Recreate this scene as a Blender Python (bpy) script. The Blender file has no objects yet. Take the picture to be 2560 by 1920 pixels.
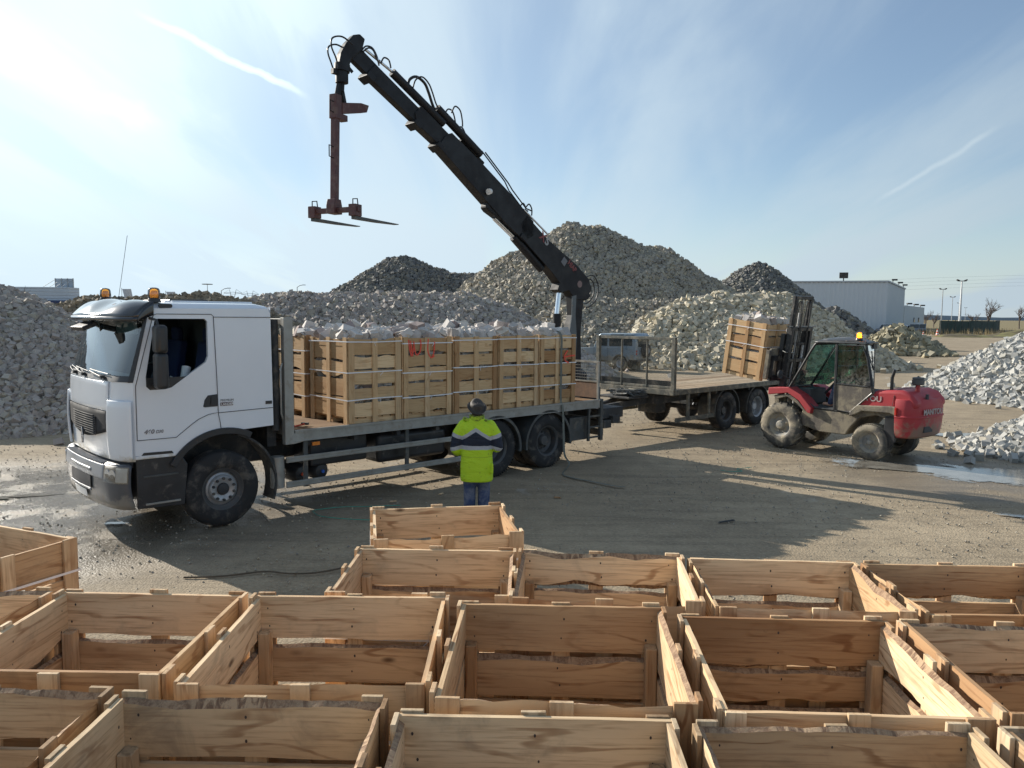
import bpy, bmesh, math, random
import numpy as np
from mathutils import Vector, Matrix, Euler
from mathutils.geometry import tessellate_polygon

# ------------------------------------------------------------------ camera, sky, sun, exposure
S = bpy.context.scene
cam_d = bpy.data.cameras.new("camera"); cam = bpy.data.objects.new("camera", cam_d)
S.collection.objects.link(cam); S.camera = cam
cam.location = (0, 0, 2.93)
cam.rotation_mode = 'QUATERNION'
cam.rotation_quaternion = (Matrix.Rotation(math.radians(90-4.967), 3, 'X') @ Matrix.Rotation(0.00785, 3, 'Z')).to_quaternion()
cam_d.sensor_width = 36; cam_d.lens = 27.68
cam_d.clip_start = 0.05; cam_d.clip_end = 6000
S.render.resolution_x = 1024; S.render.resolution_y = 768
S.view_settings.view_transform = 'Standard'; S.view_settings.look = 'None'
S.view_settings.exposure = EXPO = 0.50
S.view_settings.gamma = 1.0
S.cycles.max_bounces = 6; S.cycles.transparent_max_bounces = 8

SUN_EL = math.radians(24.0)
SUN_AZ = (-0.793, 0.609)           # horizontal direction towards the sun
sun_d = bpy.data.lights.new("sun", 'SUN'); sun = bpy.data.objects.new("sun", sun_d)
S.collection.objects.link(sun)
sun_d.energy = 5.0; sun_d.angle = math.radians(0.5); sun_d.color = (1.0, 0.93, 0.82)
tosun = Vector((SUN_AZ[0]*math.cos(SUN_EL), SUN_AZ[1]*math.cos(SUN_EL), math.sin(SUN_EL)))
sun.rotation_mode = 'QUATERNION'; sun.rotation_quaternion = tosun.to_track_quat('Z', 'Y')

W = bpy.data.worlds.new("World"); S.world = W; W.use_nodes = True
nt = W.node_tree; nt.nodes.clear()
def wn(t, **k):
    n = nt.nodes.new(t)
    for a, b in k.items(): setattr(n, a, b)
    return n
def wl(a, b): nt.links.new(a, b)
def wmath(op, a, b=None, c=None, clamp=False):
    n = wn('ShaderNodeMath', operation=op); n.use_clamp = clamp
    for i, v in enumerate((a, b, c)):
        if v is None: continue
        if isinstance(v, (int, float)): n.inputs[i].default_value = v
        else: wl(v, n.inputs[i])
    return n.outputs[0]
sky = wn('ShaderNodeTexSky', sky_type='NISHITA')
sky.sun_disc = False; sky.sun_elevation = SUN_EL
sky.sun_rotation = math.atan2(SUN_AZ[0], SUN_AZ[1])
sky.altitude = 100; sky.air_density = 1.0; sky.dust_density = 0.15; sky.ozone_density = 2.2
bg = wn('ShaderNodeBackground'); bg.inputs[1].default_value = 0.092
out = wn('ShaderNodeOutputWorld')
tc = wn('ShaderNodeTexCoord')
sep = wn('ShaderNodeSeparateXYZ'); wl(tc.outputs['Generated'], sep.inputs[0])
zz = wmath('ADD', wmath('MAXIMUM', sep.outputs[2], 0.0), 0.16)
px_ = wmath('DIVIDE', sep.outputs[0], zz); py_ = wmath('DIVIDE', sep.outputs[1], zz)
comb = wn('ShaderNodeCombineXYZ'); wl(px_, comb.inputs[0]); wl(py_, comb.inputs[1])
mp = wn('ShaderNodeMapping'); wl(comb.outputs[0], mp.inputs[0])
mp.inputs['Rotation'].default_value = (0, 0, math.radians(38)); mp.inputs['Scale'].default_value = (1.7, 0.34, 1)
n1 = wn('ShaderNodeTexNoise'); wl(mp.outputs[0], n1.inputs['Vector'])
n1.inputs['Scale'].default_value = 1.1; n1.inputs['Detail'].default_value = 7; n1.inputs['Roughness'].default_value = 0.52; n1.inputs['Distortion'].default_value = 0.5
r1 = wn('ShaderNodeMapRange'); wl(n1.outputs['Fac'], r1.inputs[0])
r1.inputs[1].default_value = 0.38; r1.inputs[2].default_value = 0.66; r1.interpolation_type = 'SMOOTHSTEP'
# thin veil thickest towards the sun
sd = wn('ShaderNodeVectorMath', operation='DOT_PRODUCT'); wl(tc.outputs['Generated'], sd.inputs[0]); sd.inputs[1].default_value = tuple(tosun)
veil = wn('ShaderNodeMapRange'); wl(sd.outputs['Value'], veil.inputs[0]); veil.inputs[1].default_value = 0.30; veil.inputs[2].default_value = 1.0
veil.inputs[3].default_value = 0.15; veil.inputs[4].default_value = 0.55
cl = wmath('MULTIPLY', r1.outputs[0], 0.50)
hz_ = wn('ShaderNodeMapRange'); wl(sep.outputs[2], hz_.inputs[0]); hz_.inputs[1].default_value = 0.0; hz_.inputs[2].default_value = 0.16; hz_.inputs[3].default_value = 0.6; hz_.inputs[4].default_value = 0.0
cl = wmath('ADD', cl, hz_.outputs[0])
bkd = wn('ShaderNodeVectorMath', operation='DOT_PRODUCT'); wl(tc.outputs['Generated'], bkd.inputs[0]); bkd.inputs[1].default_value = tuple(Vector((-0.62, 1.0, 0.50)).normalized())
bk = wn('ShaderNodeMapRange'); wl(bkd.outputs['Value'], bk.inputs[0]); bk.inputs[1].default_value = 0.93; bk.inputs[2].default_value = 1.0; bk.interpolation_type = 'SMOOTHSTEP'
bank = wmath('MULTIPLY', bk.outputs[0], wmath('ADD', wmath('MULTIPLY', r1.outputs[0], 0.5), 0.5))      # bright cloud bank, upper left
fac = wmath('ADD', wmath('ADD', cl, veil.outputs[0]), bank, clamp=True)
trails = []
def contrail(a, b, width, gain):
    # condensation trail through two view directions
    global fac
    A = Vector((a[0], 1, a[1])).normalized(); B = Vector((b[0], 1, b[1])).normalized()
    n = A.cross(B).normalized(); t = (B-A).normalized(); m = (A+B)/2; half = (B-A).length/2
    d = wn('ShaderNodeVectorMath', operation='DOT_PRODUCT'); wl(tc.outputs['Generated'], d.inputs[0]); d.inputs[1].default_value = tuple(n)
    nn = wn('ShaderNodeTexNoise'); wl(tc.outputs['Generated'], nn.inputs['Vector']); nn.inputs['Scale'].default_value = 28; nn.inputs['Detail'].default_value = 4
    wob = wmath('MULTIPLY', wmath('SUBTRACT', nn.outputs['Fac'], 0.5), width*2.2)
    dd = wmath('ABSOLUTE', wmath('ADD', d.outputs['Value'], wob))
    mr = wn('ShaderNodeMapRange'); wl(dd, mr.inputs[0]); mr.inputs[1].default_value = 0; mr.inputs[2].default_value = width
    mr.inputs[3].default_value = 1; mr.inputs[4].default_value = 0; mr.interpolation_type = 'SMOOTHSTEP'
    e = wn('ShaderNodeVectorMath', operation='DOT_PRODUCT'); wl(tc.outputs['Generated'], e.inputs[0]); e.inputs[1].default_value = tuple(t)
    ee = wmath('ABSOLUTE', wmath('SUBTRACT', e.outputs['Value'], m.dot(t)))
    me = wn('ShaderNodeMapRange'); wl(ee, me.inputs[0]); me.inputs[1].default_value = half*0.6; me.inputs[2].default_value = half*1.15
    me.inputs[3].default_value = 1; me.inputs[4].default_value = 0; me.interpolation_type = 'SMOOTHSTEP'
    fy = wmath('GREATER_THAN', sep.outputs[1], 0.0)
    v = wmath('MULTIPLY', wmath('MULTIPLY', wmath('MULTIPLY', mr.outputs[0], me.outputs[0]), gain), fy)
    fac = wmath('ADD', fac, v, clamp=True); trails.append(v)
contrail((-0.46, 0.365), (-0.262, 0.270), 0.0055, 0.8)
contrail((-0.66, 0.33), (-0.43, 0.225), 0.020, 0.4)
contrail((0.452, 0.145), (0.60, 0.236), 0.0045, 0.28)
mx = wn('ShaderNodeMix', data_type='RGBA'); wl(fac, mx.inputs['Factor']); wl(sky.outputs[0], mx.inputs['A'])
# cloud brightness follows closeness to the sun
cb = wn('ShaderNodeMapRange'); wl(sd.outputs['Value'], cb.inputs[0]); cb.inputs[1].default_value = 0.1; cb.inputs[2].default_value = 1.0
cb.inputs[3].default_value = 4.9; cb.inputs[4].default_value = 7.7
cc = wn('ShaderNodeVectorMath', operation='SCALE'); cc.inputs[0].default_value = (0.79, 0.955, 1.07); tsum = wmath('ADD', wmath('ADD', trails[0], trails[1]), wmath('MULTIPLY', trails[2], 0.5))
wl(wmath('ADD', wmath('ADD', cb.outputs[0], wmath('MULTIPLY', bank, 2.6)), wmath('MULTIPLY', tsum, 2.5)), cc.inputs['Scale'])
wl(cc.outputs[0], mx.inputs['B'])
wl(mx.outputs['Result'], bg.inputs[0]); wl(bg.outputs[0], out.inputs[0])

# ------------------------------------------------------------------ helpers
COL = S.collection
def link(o, parent=None):
    COL.objects.link(o)
    if parent is not None: o.parent = parent
    return o
def tag(o, label=None, cat=None, group=None, kind=None):
    if label: o['label'] = label
    if cat: o['category'] = cat
    if group: o['group'] = group
    if kind: o['kind'] = kind
    return o
def thing(name, loc=(0,0,0), rz=0.0, label=None, cat=None, group=None, parent=None, rot=None):
    o = bpy.data.objects.new(name, None); o.empty_display_size = 0.2
    link(o, parent); o.location = loc; o.rotation_euler = rot if rot else (0, 0, rz)
    return tag(o, label, cat, group)

class MB:
    """collects geometry for ONE mesh object"""
    def __init__(s): s.v = []; s.f = []; s.m = []; s.T = Matrix.Identity(4)
    def add(s, vs, fs, mi=0):
        n = len(s.v)
        s.v += [tuple(s.T @ Vector(p)) for p in vs]
        s.f += [tuple(i+n for i in f) for f in fs]
        s.m += ([mi]*len(fs) if isinstance(mi, int) else list(mi))
        return s
    def box(s, c, d, mi=0, rot=None, taper=None):
        hx, hy, hz = d[0]/2, d[1]/2, d[2]/2
        P = [Vector((x*hx*(taper if (taper and z > 0) else 1), y*hy*(taper if (taper and z > 0) else 1), z*hz)) for z in (-1,1) for y in (-1,1) for x in (-1,1)]
        if rot is not None:
            R = rot if isinstance(rot, Matrix) else Euler(rot).to_matrix()
            P = [R @ p for p in P]
        P = [p+Vector(c) for p in P]
        return s.add(P, [(0,2,3,1),(4,5,7,6),(0,1,5,4),(2,6,7,3),(0,4,6,2),(1,3,7,5)], mi)
    def bb(s, a, b, mi=0):
        return s.box([(a[i]+b[i])/2 for i in range(3)], [abs(b[i]-a[i]) for i in range(3)], mi)
    def ext(s, poly, y0, y1, mi=0, axis='y'):
        """polygon in (x,z) extruded along y"""
        n = len(poly)
        a = sum(poly[i][0]*poly[(i+1)%n][1]-poly[(i+1)%n][0]*poly[i][1] for i in range(n))
        if a < 0: poly = poly[::-1]
        if axis == 'y': f3 = lambda p, y: (p[0], y, p[1])
        elif axis == 'x': f3 = lambda p, y: (y, p[0], p[1])
        else: f3 = lambda p, y: (p[0], p[1], y)
        V = [f3(p, y0) for p in poly]+[f3(p, y1) for p in poly]
        F = [tuple(range(n)), tuple(range(2*n-1, n-1, -1))]+[(i, i+n, (i+1)%n+n, (i+1)%n) for i in range(n)]
        if axis != 'y': F = [f[::-1] for f in F]
        if (y1 < y0): F = [f[::-1] for f in F]
        return s.add(V, F, mi)
    def plate(s, outline, holes, fmap, th, mi=0):
        """flat panel with holes; outline/holes in 2-D, fmap(p,depth)->3-D"""
        loops = [outline]+holes
        tri = tessellate_polygon([[Vector((p[0], p[1], 0)) for p in l] for l in loops])
        pts = [p for l in loops for p in l]; n = len(pts)
        V = [fmap(p, 0) for p in pts]+[fmap(p, th) for p in pts]
        F = [tuple(t) for t in tri]+[(t[2]+n, t[1]+n, t[0]+n) for t in tri]
        k = 0
        for l in loops:
            m = len(l)
            for i in range(m): F.append((k+i, k+(i+1)%m, k+(i+1)%m+n, k+i+n))
            k += m
        return s.add(V, F, mi)
    def cyl(s, a, b, r0, r1=None, n=16, mi=0, cap=True):
        r1 = r0 if r1 is None else r1
        a = Vector(a); b = Vector(b); q = (b-a).to_track_quat('Z', 'Y')
        V = []
        for p, r in ((a, r0), (b, r1)):
            for i in range(n):
                t = 2*math.pi*i/n; V.append(p+q @ Vector((r*math.cos(t), r*math.sin(t), 0)))
        F = [(i, (i+1)%n, (i+1)%n+n, i+n) for i in range(n)]
        if cap: F += [tuple(range(n-1, -1, -1)), tuple(range(n, 2*n))]
        return s.add(V, F, mi)
    def tube(s, path, r, n=8, mi=0, closed=False):
        P = [Vector(p) for p in path]; R = r if isinstance(r, (list, tuple)) else [r]*len(P)
        V = []; m = len(P); up = Vector((0.13, 0.21, 1)).normalized(); prev = None
        for i, p in enumerate(P):
            t = (P[(i+1) % m if closed else min(i+1, m-1)]-P[(i-1) % m if closed else max(i-1, 0)])
            if t.length < 1e-9: t = Vector((0,0,1))
            t.normalize()
            x = t.cross(up) if prev is None else (prev-t*prev.dot(t))
            if x.length < 1e-4: x = t.cross(Vector((1,0,0)))
            x.normalize(); prev = x; y = t.cross(x)
            for k in range(n):
                a = 2*math.pi*k/n; V.append(p+(x*math.cos(a)+y*math.sin(a))*R[i])
        F = []
        for i in range(m if closed else m-1):
            j = (i+1) % m
            for k in range(n): F.append((i*n+k, i*n+(k+1)%n, j*n+(k+1)%n, j*n+k))
        if not closed: F += [tuple(range(n-1, -1, -1)), tuple((m-1)*n+k for k in range(n))]
        return s.add(V, F, mi)
    def beam(s, a, b, w, h, mi=0, up=(0,0,1)):
        a = Vector(a); b = Vector(b); t = (b-a).normalized(); x = t.cross(Vector(up))
        if x.length < 1e-5: x = t.cross(Vector((0,1,0)))
        x.normalize(); y = x.cross(t)
        V = [p+x*(i*w/2)+y*(j*h/2) for p in (a, b) for i, j in ((-1,-1),(1,-1),(1,1),(-1,1))]
        return s.add(V, [(0,1,2,3),(7,6,5,4),(0,4,5,1),(1,5,6,2),(2,6,7,3),(3,7,4,0)], mi)
    def lathe(s, prof, c=(0,0,0), axis='y', n=32, mi=0, closed=False):
        """profile (r, h)"""
        V = []; m = len(prof)
        for i in range(n):
            t = 2*math.pi*i/n; ca, sa = math.cos(t), math.sin(t)
            for r, h in prof:
                if axis == 'y': p = (c[0]+r*ca, c[1]+h, c[2]+r*sa)
                elif axis == 'z': p = (c[0]+r*ca, c[1]+r*sa, c[2]+h)
                else: p = (c[0]+h, c[1]+r*ca, c[2]+r*sa)
                V.append(p)
        F = []
        for i in range(n):
            j = (i+1) % n
            for k in range(m if closed else m-1):
                l = (k+1) % m; F.append((i*m+k, i*m+l, j*m+l, j*m+k))
        if axis == 'y': F = [f[::-1] for f in F]
        if not isinstance(mi, int): mi = [mi[k] for i in range(n) for k in range(m if closed else m-1)]
        return s.add(V, F, mi)
    def grid(s, fn, nu, nv, mi=0, u0=0, u1=1, v0=0, v1=1):
        V = [fn(u0+(u1-u0)*i/nu, v0+(v1-v0)*j/nv) for j in range(nv+1) for i in range(nu+1)]
        F = [(j*(nu+1)+i, j*(nu+1)+i+1, (j+1)*(nu+1)+i+1, (j+1)*(nu+1)+i) for j in range(nv) for i in range(nu)]
        return s.add(V, F, mi)
    def mesh(s, name, mats, smooth=None, fix=True):
        me = bpy.data.meshes.new(name); me.from_pydata([tuple(p) for p in s.v], [], s.f)
        for m in (mats if isinstance(mats, (list, tuple)) else [mats]): me.materials.append(m)
        me.polygons.foreach_set('material_index', s.m)
        if fix:
            b = bmesh.new(); b.from_mesh(me); bmesh.ops.recalc_face_normals(b, faces=b.faces); b.to_mesh(me); b.free()
        if smooth is not None:
            me.polygons.foreach_set('use_smooth', [True]*len(me.polygons))
            me.set_sharp_from_angle(angle=math.radians(smooth))
        me.update(); return me
    def build(s, name, mats, parent=None, smooth=None, bevel=0, seg=2, fix=True, loc=None, solid=0):
        o = bpy.data.objects.new(name, s.mesh(name, mats, smooth, fix)); link(o, parent)
        if loc: o.location = loc
        if solid:
            so = o.modifiers.new('solid', 'SOLIDIFY'); so.thickness = solid; so.offset = 0
        if bevel:
            bv = o.modifiers.new('bevel', 'BEVEL'); bv.width = bevel; bv.segments = seg; bv.limit_method = 'ANGLE'; bv.angle_limit = math.radians(35)
            bv.harden_normals = False
        return o
def text_mesh(name, txt, size, mat, parent, loc, rot, shear=0, extr=0.002, xs=1.0, bold=0.0, align='LEFT'):
    c = bpy.data.curves.new(name, 'FONT'); c.body = txt; c.size = size; c.extrude = extr; c.shear = shear; c.offset = bold; c.align_x = align
    tmp = bpy.data.objects.new('tmp', c); link(tmp); dg = bpy.context.evaluated_depsgraph_get()
    me = bpy.data.meshes.new_from_object(tmp.evaluated_get(dg)); bpy.data.objects.remove(tmp)
    me.materials.clear(); me.materials.append(mat)
    o = bpy.data.objects.new(name, me); link(o, parent); o.location = loc; o.rotation_euler = rot; o.scale = (xs, 1, 1)
    return o

# ------------------------------------------------------------------ materials
def newmat(name):
    m = bpy.data.materials.new(name); m.use_nodes = True; nt = m.node_tree; nt.nodes.clear()
    o = nt.nodes.new('ShaderNodeOutputMaterial'); b = nt.nodes.new('ShaderNodeBsdfPrincipled'); nt.links.new(b.outputs[0], o.inputs[0])
    return m, nt, b, o
class N:
    def __init__(s, nt): s.nt = nt
    def node(s, t, ins=None, **k):
        n = s.nt.nodes.new(t)
        for a, b in k.items(): setattr(n, a, b)
        for a, b in (ins or {}).items():
            if isinstance(b, bpy.types.NodeSocket): s.nt.links.new(b, n.inputs[a])
            else: n.inputs[a].default_value = b
        return n
    def math(s, op, a, b=0.0, clamp=False):
        n = s.node('ShaderNodeMath', {0: a, 1: b}, operation=op); n.use_clamp = clamp; return n.outputs[0]
    def noise(s, vec, scale, detail=4, rough=0.5, dist=0.0):
        return s.node('ShaderNodeTexNoise', {'Vector': vec, 'Scale': scale, 'Detail': detail, 'Roughness': rough, 'Distortion': dist}).outputs['Fac']
    def ramp(s, fac, stops, interp='LINEAR'):
        n = s.node('ShaderNodeValToRGB', {0: fac}); r = n.color_ramp; r.interpolation = interp
        while len(r.elements) < len(stops): r.elements.new(0.5)
        for e, (p, c) in zip(r.elements, stops):
            e.position = p; e.color = (c if isinstance(c, (tuple, list)) and len(c) == 4 else (tuple(c)+(1,) if isinstance(c, (tuple, list)) else (c, c, c, 1)))
        return n.outputs[0]
    def mix(s, fac, a, b, blend='MIX'):
        n = s.node('ShaderNodeMix', data_type='RGBA', blend_type=blend)
        for i, v in (('Factor', fac), ('A', a), ('B', b)):
            if isinstance(v, bpy.types.NodeSocket): s.nt.links.new(v, n.inputs[i])
            else: n.inputs[i].default_value = (v if i == 'Factor' else (tuple(v)+(1,) if len(v) == 3 else v))
        return n.outputs['Result']
    def rng(s, v, a, b, c=0.0, d=1.0, smooth=True):
        n = s.node('ShaderNodeMapRange', {0: v, 1: a, 2: b, 3: c, 4: d}); n.interpolation_type = 'SMOOTHSTEP' if smooth else 'LINEAR'; return n.outputs[0]
    def bump(s, h, strength=0.3, dist=0.01):
        return s.node('ShaderNodeBump', {'Height': h, 'Strength': strength, 'Distance': dist}).outputs[0]
    def vmul(s, v, sc):
        return s.node('ShaderNodeMapping', {'Vector': v, 'Scale': sc}).outputs[0]

def pmat(name, col, rough=0.5, metal=0.0, var=0.12, vs=3.0, bump=0.0, bs=60.0, dirt=None, coat=0.0, rvar=0.1, emis=None):
    m, nt, b, o = newmat(name); n = N(nt)
    tcn = n.node('ShaderNodeTexCoord').outputs['Object']
    nz = n.noise(tcn, vs, 5, 0.6)
    dark = tuple(c*(1-var) for c in col); light = tuple(min(1, c*(1+var)) for c in col)
    c = n.ramp(nz, [(0.3, dark), (0.7, light)])
    r = n.rng(nz, 0.3, 0.7, max(0.02, rough-rvar), min(1, rough+rvar))
    if dirt:
        dc, amt, ds = dirt[:3]
        dn = n.noise(tcn, ds, 8, 0.68, 0.4)
        lo = 0.75-amt*0.5
        if len(dirt) > 3:      # more dirt low on the thing: (z_full, z_none)
            z = n.node('ShaderNodeSeparateXYZ', {0: tcn}).outputs[2]
            g = n.rng(z, dirt[3], dirt[4], 0.35, -0.25, False)
            dn = n.math('ADD', dn, g)
        k = n.rng(dn, lo-0.08, lo+0.12)
        c = n.mix(k, c, dc); r = n.math('MAXIMUM', r, n.math('MULTIPLY', k, 0.85))
        if metal: nt.links.new(n.math('MULTIPLY', n.math('SUBTRACT', 1.0, k), metal), b.inputs['Metallic'])
    elif metal: b.inputs['Metallic'].default_value = metal
    nt.links.new(c, b.inputs['Base Color']); nt.links.new(r, b.inputs['Roughness'])
    if coat: b.inputs['Coat Weight'].default_value = coat; b.inputs['Coat Roughness'].default_value = 0.08
    if bump: nt.links.new(n.bump(n.noise(tcn, bs, 4, 0.6), bump, 0.01), b.inputs['Normal'])
    if emis: b.inputs['Emission Color'].default_value = emis[0]+(1,); b.inputs['Emission Strength'].default_value = emis[1]
    return m

def wood(name, axis='x', light=(0.86,0.675,0.455), dark=(0.29,0.135,0.058), grey=0.10):
    m, nt, b, o = newmat(name); n = N(nt)
    oc = n.node('ShaderNodeTexCoord').outputs['Object']; geo = n.node('ShaderNodeNewGeometry'); rnd = geo.outputs['Random Per Island']
    oi = n.node('ShaderNodeObjectInfo').outputs['Random']
    off = n.node('ShaderNodeCombineXYZ', {0: n.math('MULTIPLY', rnd, 37.0), 1: n.math('MULTIPLY', rnd, 19.0), 2: n.math('MULTIPLY', n.math('ADD', rnd, oi), 23.0)}).outputs[0]
    v = n.node('ShaderNodeVectorMath', {0: oc, 1: off}, operation='ADD').outputs[0]
    sc = (0.9, 5.0, 5.5) if axis == 'x' else (5.5, 5.0, 0.9)
    vs = n.vmul(v, sc)
    warp = n.noise(vs, 0.62, 4, 0.42, 0.25)                      # broad figure
    rings = n.math('SINE', n.math('MULTIPLY', warp, 72.0))
    brk = n.rng(n.noise(v, 3.2, 3, 0.6), 0.38, 0.66)
    rg = n.math('MULTIPLY', n.rng(rings, 0.62, 1.0), brk)
    strk = n.rng(n.noise(n.vmul(v, (1.3, 22, 26) if axis == 'x' else (26, 22, 1.3)), 1.0, 5, 0.7, 0.5), 0.52, 0.74)
    fine = n.noise(n.vmul(v, (3, 60, 70) if axis == 'x' else (60, 60, 3)), 1.0, 4, 0.6)
    c = n.ramp(n.noise(vs, 0.6, 3), [(0.3, light), (0.52, tuple(a*0.78+d*0.2 for a, d in zip(light, dark))), (0.72, tuple(a*0.45+d*0.55 for a, d in zip(light, dark)))])
    c = n.mix(n.math('MULTIPLY', rg, 0.68), c, dark)
    c = n.mix(n.math('MULTIPLY', strk, 0.72), c, tuple(a*0.35+d*0.65 for a, d in zip(light, dark)))
    c = n.mix(n.math('MULTIPLY', n.rng(fine, 0.48, 0.72), 0.45), c, tuple(d*0.8 for d in dark))
    # knots
    vo = n.node('ShaderNodeTexVoronoi', {'Vector': n.vmul(v, (2.0, 1.0, 4.5) if axis == 'x' else (4.5, 1, 2.0)), 'Scale': 1.0})
    kn = n.rng(vo.outputs['Distance'], 0.02, 0.12, 0.85, 0.0)
    c = n.mix(kn, c, (0.10, 0.05, 0.025))
    # weather-grey patches and water stains
    hw = n.rng(n.noise(n.vmul(vs, (1, 1, 1)), 0.35, 5, 0.62, 0.8), 0.54, 0.66)
    c = n.mix(n.math('MULTIPLY', hw, 0.5), c, tuple(a*0.25+d*0.75 for a, d in zip(light, dark)))
    gp = n.rng(n.noise(v, 2.6, 6, 0.65, 0.6), 0.52, 0.72)
    c = n.mix(n.math('MULTIPLY', gp, grey*4.0, True), c, (0.27, 0.22, 0.165))
    st = n.rng(n.noise(v, 7.0, 3, 0.6), 0.70, 0.78)
    c = n.mix(n.math('MULTIPLY', st, 0.45), c, (0.13, 0.09, 0.06))
    # each board its own tone
    tone = n.ramp(n.math('FRACT', n.math('ADD', rnd, n.math('MULTIPLY', oi, 3.7))), [(0.0, (0.56,0.42,0.31)), (0.3, (0.97,0.91,0.82)), (0.55, (1.14,1.10,1.04)), (0.8, (0.78,0.69,0.58)), (1.0, (0.95,0.92,0.88))])
    c = n.mix(1.0, c, tone, 'MULTIPLY')
    nt.links.new(c, b.inputs['Base Color']); b.inputs['Roughness'].default_value = 0.78
    b.inputs['Specular IOR Level'].default_value = 0.25
    nt.links.new(n.bump(n.math('ADD', fine, n.math('MULTIPLY', rings, 0.1)), 0.22, 0.004), b.inputs['Normal'])
    return m

def bark_mat():
    m, nt, b, o = newmat('bark'); n = N(nt)
    oc = n.node('ShaderNodeTexCoord').outputs['Object']; rnd = n.node('ShaderNodeNewGeometry').outputs['Random Per Island']
    v = n.node('ShaderNodeVectorMath', {0: oc, 1: n.node('ShaderNodeCombineXYZ', {0: n.math('MULTIPLY', rnd, 31.0)}).outputs[0]}, operation='ADD').outputs[0]
    s1 = n.noise(n.vmul(v, (30, 3, 12)), 1.0, 4, 0.6, 1.2); s2 = n.noise(v, 40, 6, 0.75, 0.5)
    gate = n.rng(n.noise(n.vmul(v, (2.2, 0, 0)), 1.0, 3), 0.45, 0.58)
    k = n.math('ADD', n.math('MULTIPLY', n.rng(s1, 0.42, 0.6), gate), n.math('MULTIPLY', n.math('SUBTRACT', 1.0, gate), n.rng(s2, 0.30, 0.75)), True)
    c = n.mix(k, (0.13,0.068,0.040), (0.52,0.36,0.22))
    c = n.mix(n.math('MULTIPLY', s2, 0.6), c, (0.30,0.19,0.115))
    nt.links.new(c, b.inputs['Base Color']); b.inputs['Roughness'].default_value = 0.9
    nt.links.new(n.bump(s2, 0.5, 0.01), b.inputs['Normal']); return m

def stone_mat(name, stops, speck=0.2, bumpy=0.22):
    m, nt, b, o = newmat(name); n = N(nt)
    oc = n.node('ShaderNodeTexCoord').outputs['Object']; rnd = n.node('ShaderNodeNewGeometry').outputs['Random Per Island']
    oi = n.node('ShaderNodeObjectInfo').outputs['Random']
    k = len(stops)
    c = n.ramp(n.math('FRACT', n.math('ADD', rnd, oi)), [(i/(k-1), s) for i, s in enumerate(stops)])
    s1 = n.noise(oc, 9, 5, 0.65)
    c = n.mix(n.rng(s1, 0.35, 0.7, 0, speck), c, (0.75, 0.72, 0.66), 'MULTIPLY')
    c = n.mix(n.rng(n.noise(oc, 45, 3, 0.7), 0.45, 0.75, 0, speck), c, (0.35, 0.33, 0.30), 'MULTIPLY')
    nt.links.new(c, b.inputs['Base Color']); b.inputs['Roughness'].default_value = 0.86; b.inputs['Specular IOR Level'].default_value = 0.3
    nt.links.new(n.bump(n.noise(oc, 30, 5, 0.7), bumpy, 0.008), b.inputs['Normal']); return m

def glass_mat(name, tint=(0.8,0.92,0.9), rough=0.02, alpha=0.25, dirt=0.0):
    m, nt, b, o = newmat(name); n = N(nt); nt.nodes.remove(b)
    tr = n.node('ShaderNodeBsdfTransparent', {'Color': tint+(1,)}); gl = n.node('ShaderNodeBsdfGlossy', {'Roughness': rough, 'Color': (0.9,0.95,1,1)})
    fr = n.node('ShaderNodeFresnel', {'IOR': 1.55}).outputs[0]
    f = n.math('ADD', n.math('MULTIPLY', fr, 1.3), alpha*0.3, True)
    mxs = n.node('ShaderNodeMixShader', {0: f, 1: tr.outputs[0], 2: gl.outputs[0]})
    last = mxs
    if dirt:
        df = n.node('ShaderNodeBsdfDiffuse', {'Color': (0.30,0.28,0.24,1)})
        oc = n.node('ShaderNodeTexCoord').outputs['Object']
        k = n.rng(n.noise(oc, 14, 8, 0.75), 0.62-dirt*0.3, 0.80-dirt*0.2, 0.04, 0.75)
        z = n.node('ShaderNodeSeparateXYZ', {0: oc}).outputs[2]
        k = n.math('MULTIPLY', k, n.rng(z, 1.45, 2.0, 1.0, 0.12), True)
        last = n.node('ShaderNodeMixShader', {0: k, 1: mxs.outputs[0], 2: df.outputs[0]})
    nt.links.new(last.outputs[0], o.inputs[0]); return m

WOOD = wood('board_wood', 'x'); WOODV = wood('batten_wood', 'z', light=(0.80,0.64,0.44)); BARK = bark_mat()
WOODG = wood('weathered_board', 'x', light=(0.76,0.61,0.42), dark=(0.25,0.13,0.06), grey=0.16)
WOODGV = wood('weathered_batten', 'z', light=(0.64,0.52,0.37), dark=(0.25,0.17,0.10), grey=0.22)
STRAP = pmat('white_strap', (0.78,0.78,0.80), 0.35, var=0.05)
M_WHITE = pmat('cab_white', (0.77,0.80,0.845), 0.22, var=0.02, vs=1.5, coat=0.6, rvar=0.03, dirt=((0.48,0.43,0.34), 0.02, 2.2, 1.0, 1.35))
M_SEAM = pmat('seam_dark', (0.05,0.05,0.055), 0.7)
M_BLACK = pmat('black_plastic', (0.028,0.029,0.032), 0.42, var=0.25, dirt=((0.16,0.14,0.12), 0.22, 5))
M_GLOSSBLACK = pmat('visor_black', (0.012,0.013,0.018), 0.16, var=0.1, coat=0.8, rvar=0.03)
M_BUMP = pmat('bumper_grey', (0.085,0.088,0.098), 0.40, var=0.12, coat=0.2, dirt=((0.22,0.2,0.17), 0.3, 5, 0.4, 0.8))
M_SILV = pmat('bumper_silver', (0.27,0.28,0.30), 0.42, metal=0.1, var=0.08)
M_STEEL = pmat('galvanised', (0.33,0.325,0.30), 0.5, metal=0.45, var=0.22, vs=5, dirt=((0.22,0.19,0.15), 0.30, 6))
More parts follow.
